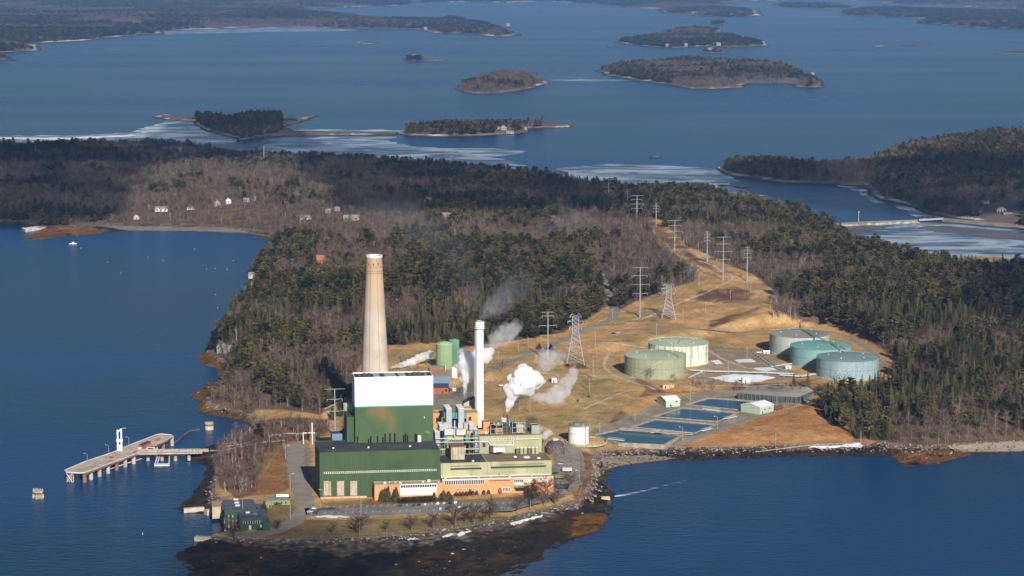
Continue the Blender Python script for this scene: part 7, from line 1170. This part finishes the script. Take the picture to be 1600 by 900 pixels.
house('white cottage half hidden at the slope top, right pair', 385, 316, 9, 7, 4, 2, .1); house('white cottage half hidden at the slope top, left pair', 396, 313, 7, 6, 4, 2, .1); house('small grey roofed house at the dark slope', 213, 343, 8, 7, 4, 3, .1, YW, ridge='y'); house('low pale cabin right of the long white house', 298, 328, 11, 6, 3, 1.5, .1, OFFW)
house('big white building behind the cove beach', 549, 346, 22, 10, 6, 2.5, .05, WW, WW); house('white cottage in the cluster behind the cove beach, left one', 474, 343, 9, 7, 4, 2, .2); house('white cottage in the cluster behind the cove beach, middle one', 483, 343, 8, 7, 4, 2, .1); house('white gabled cottage above the cove cluster', 513, 333, 8, 7, 5, 3, .1, ridge='y'); house('white cottage right of the gabled one above the cove', 527, 330, 8, 7, 4, 2, .1)
house('white house in the shaded wood above the chimney', 695, 343, 15, 8, 6, 3, .05); house('grey house half hidden behind the shaded white one', 713, 346, 9, 7, 5, 3, .1, YW); house('pale house deep in the shaded wood, right', 708, 313, 12, 8, 6, 3, .1, YW); house('pale house deep in the shaded wood, left', 671, 318, 14, 8, 6, 3, .1, YW); house('little pale house far in the shaded wood, rightmost', 780, 313, 7, 7, 5, 3, .1); house('dark-lit house in the left shaded wood', 115, 307, 10, 7, 4, 2, .1, YW); house('white house glimpsed at the top of the left wood', 280, 239, 12, 9, 7, 4, .3)
house('yellow-white house at the right edge beyond the causeway', 1565, 335, 14, 10, 8, 4, .1, mat('cream_wall', (.6, .52, .32), .8, .1, .3), zg=6, ridge='y'); house('white low house beside the yellow-white one', 1576, 339, 14, 9, 4, 2, .1, zg=5); house('grey house left of the yellow-white one in the trees', 1540, 322, 12, 9, 5, 3, .1, OFFW, zg=8)
house('white gabled house on the middle island', 787, 204, 13, 9, 7, 5, .1, zg=5, ridge='y'); house('white boathouse at the middle island shore', 797, 208.5, 17, 8, 4, 1.5, .1, zg=2); house('low white wing of the middle island house', 779, 203.5, 9, 8, 5, 2, .1, zg=5)
for lb, a, b, w_, z in (('white cottage on the left cottage island shore', 1043, 73.2, 15, 4), ('white cottage at the middle of the cottage island shore', 1072, 72.2, 14, 5), ('big white cottage right on the cottage island shore', 1123, 71, 20, 8), ('white cottage at the tip of the cottage island', 1193, 69.5, 14, 3), ('white cottage high on the cottage island right', 1161, 60.8, 16, 12), ('white house on the tiny islet', 1110, 79.5, 22, 6), ('little pale house on the narrow dark islet', 648, 90, 12, 5), ('long pale building in a clearing on the far mainland', 193, 39, 90, 12),
                    ('white farmhouse on the mainland shore near the left edge', 65, 62, 26, 8), ('white houses at the left mainland cove, left', 27, 75.5, 26, 5), ('white houses at the left mainland cove, right', 50, 74.5, 30, 5), ('white house on the mainland point, left', 598, 42.5, 22, 5), ('white house on the mainland point, middle', 665, 46.5, 18, 5), ('white house high on the mainland point', 794, 40.5, 20, 12), ('white house at the mainland point shore', 742, 50.5, 24, 4), ('white house on the far shore at the top right', 1085, 22.2, 36, 5), ('white house on the far shore left of the notch', 1145, 25.5, 30, 5), ('white shed on the long island end', 1224, 125.3, 8, 4), ('pale cottage on the long island tip', 1272, 128.5, 9, 5), ('pale cottage above the long island tip', 1270, 118.5, 10, 6), ('grey cottage on the long island neck', 1131, 132, 9, 5)):
    d_ = CH*FP/(b+60); house(lb, a, b, w_, 10+d_/1500, 4+d_/2500, 2+d_/3000, .1, zg=z, win=2, chim=False)
# ---- causeway bridge
t = thing('causeway', 'pale rock causeway crossing to the right peninsula', 'causeway', (*map(float, G(1380, 344, 2)), 0)); c1_ = [(1296,349.5),(1350,346.5),(1437,343.2),(1437,345.6),(1350,349.6),(1296,353)]; Q = [tuple(map(float, v)) for v in poly(c1_, 2.5)]; mb = MB(); mb.prism(Q, -3, 3.); mb.build('embankment', mat('causeway_rock', (.22, .18, .145), .95, .5, .12, col2=(.36, .31, .26)), t)
mb = MB(); Q = [tuple(map(float, v)) for v in poly([(1296,349),(1350,346),(1437,342.9),(1437,344),(1350,347.2),(1296,350.5)], 3.2)]; mb.prism(Q, 3.01, 3.4); mb.build('roadway', ASPH2, t)
t = thing('bridge', 'short low concrete bridge at the right end of the causeway', 'bridge', (*map(float, G(1450, 343, 2)), 0)); Q = [tuple(map(float, v)) for v in poly([(1436,342.5),(1474,340.6),(1474,342.2),(1436,344.2)], 4.5)]; mb = MB(); mb.prism(Q, 3.8, 5.2); mb.build('deck', CONC, t)
for pxx in (1446, 1455, 1464): X, Y = map(float, G(pxx, 344, 0)); mb = MB(); mb.box(X-1.2, X+1.2, Y+6, Y+22, -3, 3.8); mb.build('pier', DGREY, t)
Q = [tuple(map(float, v)) for v in poly([(1472,341),(1520,345),(1620,354),(1620,356.5),(1520,348),(1472,343.6)], 2)]; o = MB().prism(Q, -2, 2.6).build('shore_road', mat('snowy_bank', (.26, .20, .16), .9, .3, .1), loc=(*Q[0], 0)); tag(o, 'pale shore road along the right peninsula', kind='structure')
X, Y = map(float, G(1341.5, 344.5, 3)); t = thing('beacon', 'thin pale lattice mast standing at the causeway', 'mast', (X, Y, 3)); mb = MB(); mb.cyl(X, Y, 0, 15, .9, .3, 5); mb.build('mast', PYL, t); mb = MB(); mb.box(X-1, X+1, Y-1, Y+1, 15, 16); mb.build('lantern', OFFW, t)
# ---- small pier at left, boat, buoys
q = [(34,356.5),(40,359),(62,356.5),(88,352.5),(113,348.5),(110,346),(80,350),(55,353)]; Q = [tuple(map(float, v)) for v in poly(q, 3.4)]; t = thing('stone_pier', 'old stone pier jutting into the bay at the left', 'pier', (*Q[0], 0)); mb = MB(); mb.prism(Q, -2, 3.4); mb.build('base', mat('pier_stone', (.36, .30, .26), .9, .35, .15, col2=(.48, .43, .38)), t); mb = MB(); mb.prism([tuple(map(float, v)) for v in poly([(34,356.5),(40,358.4),(60,356.2),(59,354)], 3.9)], 3.41, 3.9); mb.build('cap', OFFW, t)
for i, a in enumerate((36, 48, 58)): X, Y = map(float, G(a, 359, 0)); MB().cyl(X, Y, -2, 4.4, .7, n=6).build('pile', PIL, t)
X, Y = map(float, G(113.8, 381.3, 0)); t = thing('moored_boat', 'small white boat moored alone off the stone pier', 'boat', (X, Y, 0)); mb = MB(); pr = [(-5, 0, 1.3), (5, 0, 1.3)]; v = [(-5, -.9, 1.1), (1, -1.5, 1.2), (6, 0, 1.6), (1, 1.5, 1.2), (-5, .9, 1.1), (-4.6, -.6, -.3), (1, -1, -.3), (4.6, 0, -.2), (1, 1, -.3), (-4.6, .6, -.3)]; mb.add([(a+X, b+Y, c) for a, b, c in v], [(0, 1, 2, 3, 4), (5, 6, 1, 0), (6, 7, 2, 1), (7, 8, 3, 2), (8, 9, 4, 3), (9, 5, 0, 4), (9, 8, 7, 6, 5)]); mb.build('hull', WHITE, t); mb = MB(); mb.box(X-1, X+2.5, Y-1, Y+1, 1.2, 2.9); mb.build('cabin', OFFW, t); mb = MB(); mb.box(X+1.4, X+2.52, Y-1.02, Y+1.02, 2.0, 2.6); mb.build('window', GLASS, t)
for i, (a, b) in enumerate([(121,369),(126.5,388),(168,410),(189,426.5),(231,402),(255,407),(304,389.5),(322.5,420.5),(336,420),(355,421),(364.5,407.5),(337,460.5),(340,481),(223,834.5),(953,212),(1085,203)]):
    X, Y = map(float, G(a, b, 0)); t = thing('mooring_buoy', 'small white mooring buoy floating in the bay', 'buoy', (X, Y, 0), 'white mooring buoys in the bay'); mb = MB(); mb.dome(X, Y, -.2, .45, .75, 10, 4); mb.build('float', OFFW, t); mb = MB(); mb.cyl(X, Y, .95, 1.4, .1, n=5); mb.build('ring', STEEL, t)
# fence lines
def fence(label, pts, h=2.2, m=None, step=6):
    Q = [P1(*p) for p in pts]; t = thing('chain_fence', label, 'fence', Q[0]); mb = MB(); pp = []
    for i in range(len(Q)-1):
        a = Vector(Q[i]); b = Vector(Q[i+1]); n_ = max(1, int((b-a).length/step))
        for k in range(n_): c = a.lerp(b, k/n_); z = float(hgt(c.x, c.y)); pp.append(Vector((c.x, c.y, z)))
    for i in range(len(pp)-1):
        for z in (h, .3): mb.tube(pp[i]+Vector((0, 0, z)), pp[i+1]+Vector((0, 0, z)), .05, n=3)
        mb.tube(pp[i]+Vector((0, 0, .3)), pp[i+1]+Vector((0, 0, h)), .03, n=3); mb.tube(pp[i]+Vector((0, 0, h)), pp[i+1]+Vector((0, 0, .3)), .03, n=3)
    mb.build('mesh_panel', m, t); mb = MB(); [mb.tube(p, p+Vector((0, 0, h+.2)), .09, n=4) for p in pp]; mb.build('post', m, t)
FG = mat('fence_green', (.22, .27, .18), .6, .2, .5)
fence('green wire fence along the foot of the front lawn', [(440,843),(520,842),(600,838),(680,830),(760,819),(820,806),(870,792),(905,776)], m=FG); fence('green wire fence on the bank of the birch point', [(350,779),(380,766),(410,745),(425,720),(440,700)], m=FG); fence('green wire fence round the right end of the plant', [(905,774),(911,755),(910,720),(905,700)], m=FG)
# ================================================================ STEAM AND SMOKE
def vol_mat(nm, dens, col, sc, lo, hi, seed=0, aniso=0.):
    m = bpy.data.materials.new(nm); m.use_nodes = True; n = m.node_tree.nodes; l = m.node_tree.links; n.remove(n['Principled BSDF'])
    v = n.new('ShaderNodeVolumePrincipled'); v.inputs['Color'].default_value = (*col, 1); v.inputs['Anisotropy'].default_value = aniso; l.new(v.outputs[0], n['Material Output'].inputs['Volume'])
    g = n.new('ShaderNodeNewGeometry'); z = n.new('ShaderNodeTexNoise'); z.noise_dimensions = '4D'; z.inputs['W'].default_value = seed; z.inputs['Scale'].default_value = sc; z.inputs['Detail'].default_value = 4; z.inputs['Roughness'].default_value = .6; l.new(g.outputs['Position'], z.inputs['Vector'])
    mr = n.new('ShaderNodeMapRange'); l.new(z.outputs[0], mr.inputs[0]); mr.inputs[1].default_value = lo; mr.inputs[2].default_value = hi; mr.inputs[3].default_value = 0; mr.inputs[4].default_value = dens; l.new(mr.outputs[0], v.inputs['Density']); return m
import bmesh as _b
_bm = _b.new(); _b.ops.create_icosphere(_bm, subdivisions=2, radius=1); _bm.verts.ensure_lookup_table(); ICO = (np.array([v.co[:] for v in _bm.verts]), np.array([[v.index for v in f.verts] for f in _bm.faces])); _bm.free()
def plume(label, pts, yw, m, seed=0, jit=.55, sub=3, vox=1., squash=1., kidn=7, name='steam_plume', disp=1.0, cat='steam'):
    r = random.Random(seed); C_ = []; VV = []; FF = []; k0 = 0
    for i, (a, b, rp) in enumerate(pts):
        yy = yw[0]+(yw[1]-yw[0])*i/max(1, len(pts)-1); z = zat(0, yy, b); dep = yy*CC-(z-CH)*SS; C_.append((Vector(((a-800)/FP*dep, yy, z)), rp/FP*dep))
    o0 = C_[0][0]
    def ball(c, s):
        nonlocal k0
        VV.append(ICO[0]*s+np.array(c-o0)); FF.append(ICO[1]+k0); k0 += len(ICO[0])
    for i in range(len(C_)-1):
        (p, r0), (q, r1) = C_[i], C_[i+1]; r0 *= 1.12; r1 *= 1.12; n_ = max(2, int((q-p).length/(min(r0, r1)*.55+.2)))
        for k in range(n_):
            f = k/n_; rr = r0+(r1-r0)*f; c = p.lerp(q, f)+Vector((r.gauss(0, .12), r.gauss(0, .12), r.gauss(0, .12)))*rr; ball(c, rr*.8)
            for _ in range(kidn):
                d = Vector((r.gauss(0, 1), r.gauss(0, 1), r.gauss(0, 1))).normalized(); ball(c+d*rr*jit*r.uniform(.8, 1.5), rr*r.uniform(.25, .55))
    me = np_mesh(name, np.concatenate(VV), np.concatenate(FF), [m]); o = bpy.data.objects.new(name, me); COL.objects.link(o); o.location = o0
    md = o.modifiers.new('remesh', 'REMESH'); md.mode = 'VOXEL'; md.voxel_size = vox
    if disp:
        tx = bpy.data.textures.new('billow', 'CLOUDS'); tx.noise_scale = 3.2*vox; tx.noise_depth = 2; dm = o.modifiers.new('billow', 'DISPLACE'); dm.texture = tx; dm.strength = disp*2*vox; dm.mid_level = .5
    return tag(o, label, cat, kind='stuff')
ya = pw(120, 108)[1]; DEN = vol_mat('dense_steam', 1.0, (1, 1, 1), .14, .34, .58, 1); MID = vol_mat('thin_steam', .16, (1, 1, 1), .11, .40, .66, 2); WSP = vol_mat('wispy_steam', .07, (.97, .98, 1), .07, .40, .66, 3); SMK = vol_mat('drifting_smoke', .0026, (.72, .78, .9), .02, .36, .72, 4)
plume('white steam jet rising behind the twin ducts', [(726.3,624,.8),(725.5,616,1.9),(727,607,3.2),(728,597,4.4),(729,588,6)], (ya, ya+4), DEN, 1, .5, vox=.6)
plume('ragged white steam cloud drifting round the slim stack', [(728,590,6),(727,577,12),(732,566,14),(726,556,10),(741,562,12),(755,555,10),(766,548,7)], (ya+6, ya+40), vol_mat('cloud_steam', .7, (1, 1, 1), .11, .32, .60, 5), 2, .7, vox=1.1)
yb = pw(150, 58)[1]; plume('bright white steam column billowing from the equipment deck', [(792.5,646,.9),(794,638,2.6),(797,630,5),(800,621,6.6),(804,611,8.6),(807,601,13.5),(815,595,16.5),(825,594,15.5),(834,595,11),(840,593,6.5)], (yb, yb+12), DEN, 3, .8, vox=.8, kidn=12)
plume('thin grey steam drifting right of the bright column', [(818,612,7),(832,620,6),(846,622,6),(862,620,10),(876,612,12),(886,600,10),(893,588,9),(898,576,6)], (yb+14, yb+90), MID, 4, .7, vox=1.4)
plume('faint steam wisps below the field pylon', [(843,560,9),(856,556,11),(868,556,10),(880,560,7)], (yb+160, yb+210), WSP, 5, .8, vox=1.8); plume('faint steam hanging lower by the field pylon', [(846,578,8),(856,568,8),(866,574,5)], (yb+130, yb+160), WSP, 6, .8, vox=1.8)
plume('grey steam streak rising behind the slim stack into the trees', [(766,540,7),(776,530,10),(788,524,13),(800,515,11),(808,508,8)], (ya+120, ya+220), WSP, 7, .8, vox=1.8)
ye = P1(628, 572)[1]; plume('white steam trail blowing low behind the boiler house', [(607,576,1.2),(616,573,2.2),(628,570,4),(640,567,5.5),(652,562,6.5),(662,557,6),(676,553,5)], (ye-30, ye+20), vol_mat('trail_steam', .6, (1, 1, 1), .13, .38, .58, 8), 8, .65, vox=1.)
plume('steam wisp in front of the green upright tank', [(664,559,5),(676,562,6),(684,556,5)], (ye-30, ye-20), WSP, 9, .8, vox=1.4)
yd = pw(160, 36)[1]; plume('steam drifting over the pale tank row on the brown roof', [(806,692,2),(815,689,4),(826,686,6),(838,684,6.5),(850,680,6),(862,676,5)], (yd, yd+14), vol_mat('roof_steam', .35, (1, 1, 1), .18, .38, .60, 10), 10, .7, vox=.9); plume('steam puffs above the right end of the filter hall', [(832,676,3),(838,668,4),(852,672,5),(864,678,4)], (yd+8, yd+14), vol_mat('puff_steam', .22, (1, 1, 1), .18, .40, .62, 11), 11, .8, vox=.9)
plume('tiny steam puff at the foot of the boiler house wall', [(657,680,1.),(661,677,2.2),(667,674,2.8),(671,678,1.6)], (pw(70, 26)[1], pw(70, 26)[1]), MID, 12, .6, vox=.5)
plume('bluish stack smoke drifting up over the dark woods', [(748,496,5),(762,486,12),(785,470,18),(810,448,24),(838,420,32),(870,385,42),(905,355,44)], (ya+20, ya+1500), SMK, 13, .6, vox=5., disp=.6, name='smoke_plume', cat='smoke')
plume('brownish smoke haze drifting over the woods to the left', [(748,497,2),(740,440,16),(700,380,26),(640,345,30),(560,335,26)], (ya+20, ya+1500), vol_mat('faint_smoke', .0006, (.7, .7, .74), .012, .36, .72, 14), 14, .6, vox=6., disp=.6, name='smoke_plume', cat='smoke')
# ================================================================ CLOUDS (high above, throwing the shade the photo shows)
CLM = mat('cloud_white', (.85, .85, .87), 1., .05, .003)
def _thin():
    n = CLM.node_tree.nodes; l = CLM.node_tree.links; tr = n.new('ShaderNodeBsdfTransparent'); mx = n.new('ShaderNodeMixShader'); g = n.new('ShaderNodeNewGeometry'); z = n.new('ShaderNodeTexNoise'); z.inputs['Scale'].default_value = .007; z.inputs['Detail'].default_value = 6; l.new(g.outputs['Position'], z.inputs['Vector'])
    mr = n.new('ShaderNodeMapRange'); l.new(z.outputs[0], mr.inputs[0]); mr.inputs[1].default_value = .35; mr.inputs[2].default_value = .62; mr.inputs[3].default_value = .2; mr.inputs[4].default_value = .66; l.new(mr.outputs[0], mx.inputs[0]); l.new(tr.outputs[0], mx.inputs[1]); l.new(n['Principled BSDF'].outputs[0], mx.inputs[2]); l.new(mx.outputs[0], n['Material Output'].inputs['Surface'])
_thin()
def cloud(label, pts, alt=1150., th_=55.):
    import bmesh; k = (alt-20)/sd.z; P_ = poly(pts, 20)+np.array([sd.x*k, sd.y*k]); c = P_.mean(0); x0, x1, y0, y1 = P_[:, 0].min()-60, P_[:, 0].max()+60, P_[:, 1].min()-60, P_[:, 1].max()+60; st = 22. if (x1-x0) < 2500 else 34.
    X, Y = np.meshgrid(np.arange(x0, x1, st), np.arange(y0, y1, st)); s = sdf(X, Y, P_)+fbm(X, Y, 190, 5, 91)*75; ok = s > 0; H_ = np.sqrt(np.clip(s/90, 0, 1))*th_*(.7+.5*vn(X, Y, 120, 3)); nv, nu = X.shape; ix = np.arange(nu*nv).reshape(nv, nu)
    fq = ok[:-1, :-1] & ok[:-1, 1:] & ok[1:, 1:] & ok[1:, :-1]; F = np.stack([ix[:-1, :-1], ix[:-1, 1:], ix[1:, 1:], ix[1:, :-1]], -1)[fq]
    Vt = np.stack([X, Y, alt+H_], -1).reshape(-1, 3); Vb = np.stack([X, Y, alt-H_*.35], -1).reshape(-1, 3); n0 = nu*nv; F2 = F[:, ::-1]+n0
    from collections import Counter; E_ = Counter(); 
    for q in F.tolist():
        for i in range(4): E_[(q[i], q[(i+1) % 4])] += 1
    S = [(b, a, a+n0, b+n0) for (a, b) in E_ if (b, a) not in E_]; FF = np.concatenate([F, F2, np.array(S)]); VV = np.concatenate([Vt, Vb]); us = np.unique(FF); rm = np.full(len(VV), -1); rm[us] = np.arange(len(us))
    o0 = np.array([c[0], c[1], alt]); o = bpy.data.objects.new('cloud', np_mesh('cloud', VV[us]-o0, rm[FF], [CLM], smooth=True)); COL.objects.link(o); o.location = o0; tag(o, label, kind='structure')
cloud('flat fair-weather cloud shading the left wood', [(-300,232),(60,222),(200,236),(236,262),(225,325),(120,342),(-300,346)]); cloud('flat fair-weather cloud shading the upper shore and the sand bar', [(-300,224),(0,214),(200,205),(290,178),(330,160),(450,158),(490,205),(600,232),(700,246),(430,246),(240,250),(-300,258)]); cloud('flat fair-weather cloud shading the middle wood', [(425,240),(700,243),(960,268),(1010,300),(960,330),(800,338),(640,344),(560,338),(500,300),(440,284)])
cloud('flat fair-weather cloud shading the right peninsula', [(1125,252),(1390,250),(1500,247),(1900,240),(1900,322),(1500,322),(1350,312),(1150,285)]); cloud('flat fair-weather cloud shading the right wood', [(1470,425),(1600,410),(1850,400),(1850,545),(1600,530),(1500,480)])
cloud('flat fair-weather cloud shading the intake and front lawn', [(300,800),(345,778),(420,779),(450,812),(560,822),(680,845),(640,905),(440,960),(280,960),(270,850)], th_=25)
# ---------------------------------------------------------------- air
hz = bpy.data.materials.new('haze_air'); hz.use_nodes = True; n = hz.node_tree.nodes; l = hz.node_tree.links
for q in list(n): 
    if q.type == 'BSDF_PRINCIPLED': n.remove(q)
vp = n.new('ShaderNodeVolumePrincipled'); vp.inputs['Density'].default_value = 3.0e-5; vp.inputs['Color'].default_value = (.30, .56, 1, 1); vp.inputs['Anisotropy'].default_value = .1
l.new(vp.outputs[0], n['Material Output'].inputs['Volume'])
mb = MB(); mb.box(-17000, 17000, -300, 47000, -6, 430); o = mb.build('haze', hz); tag(o, 'thin blue winter haze over the bay', kind='stuff')
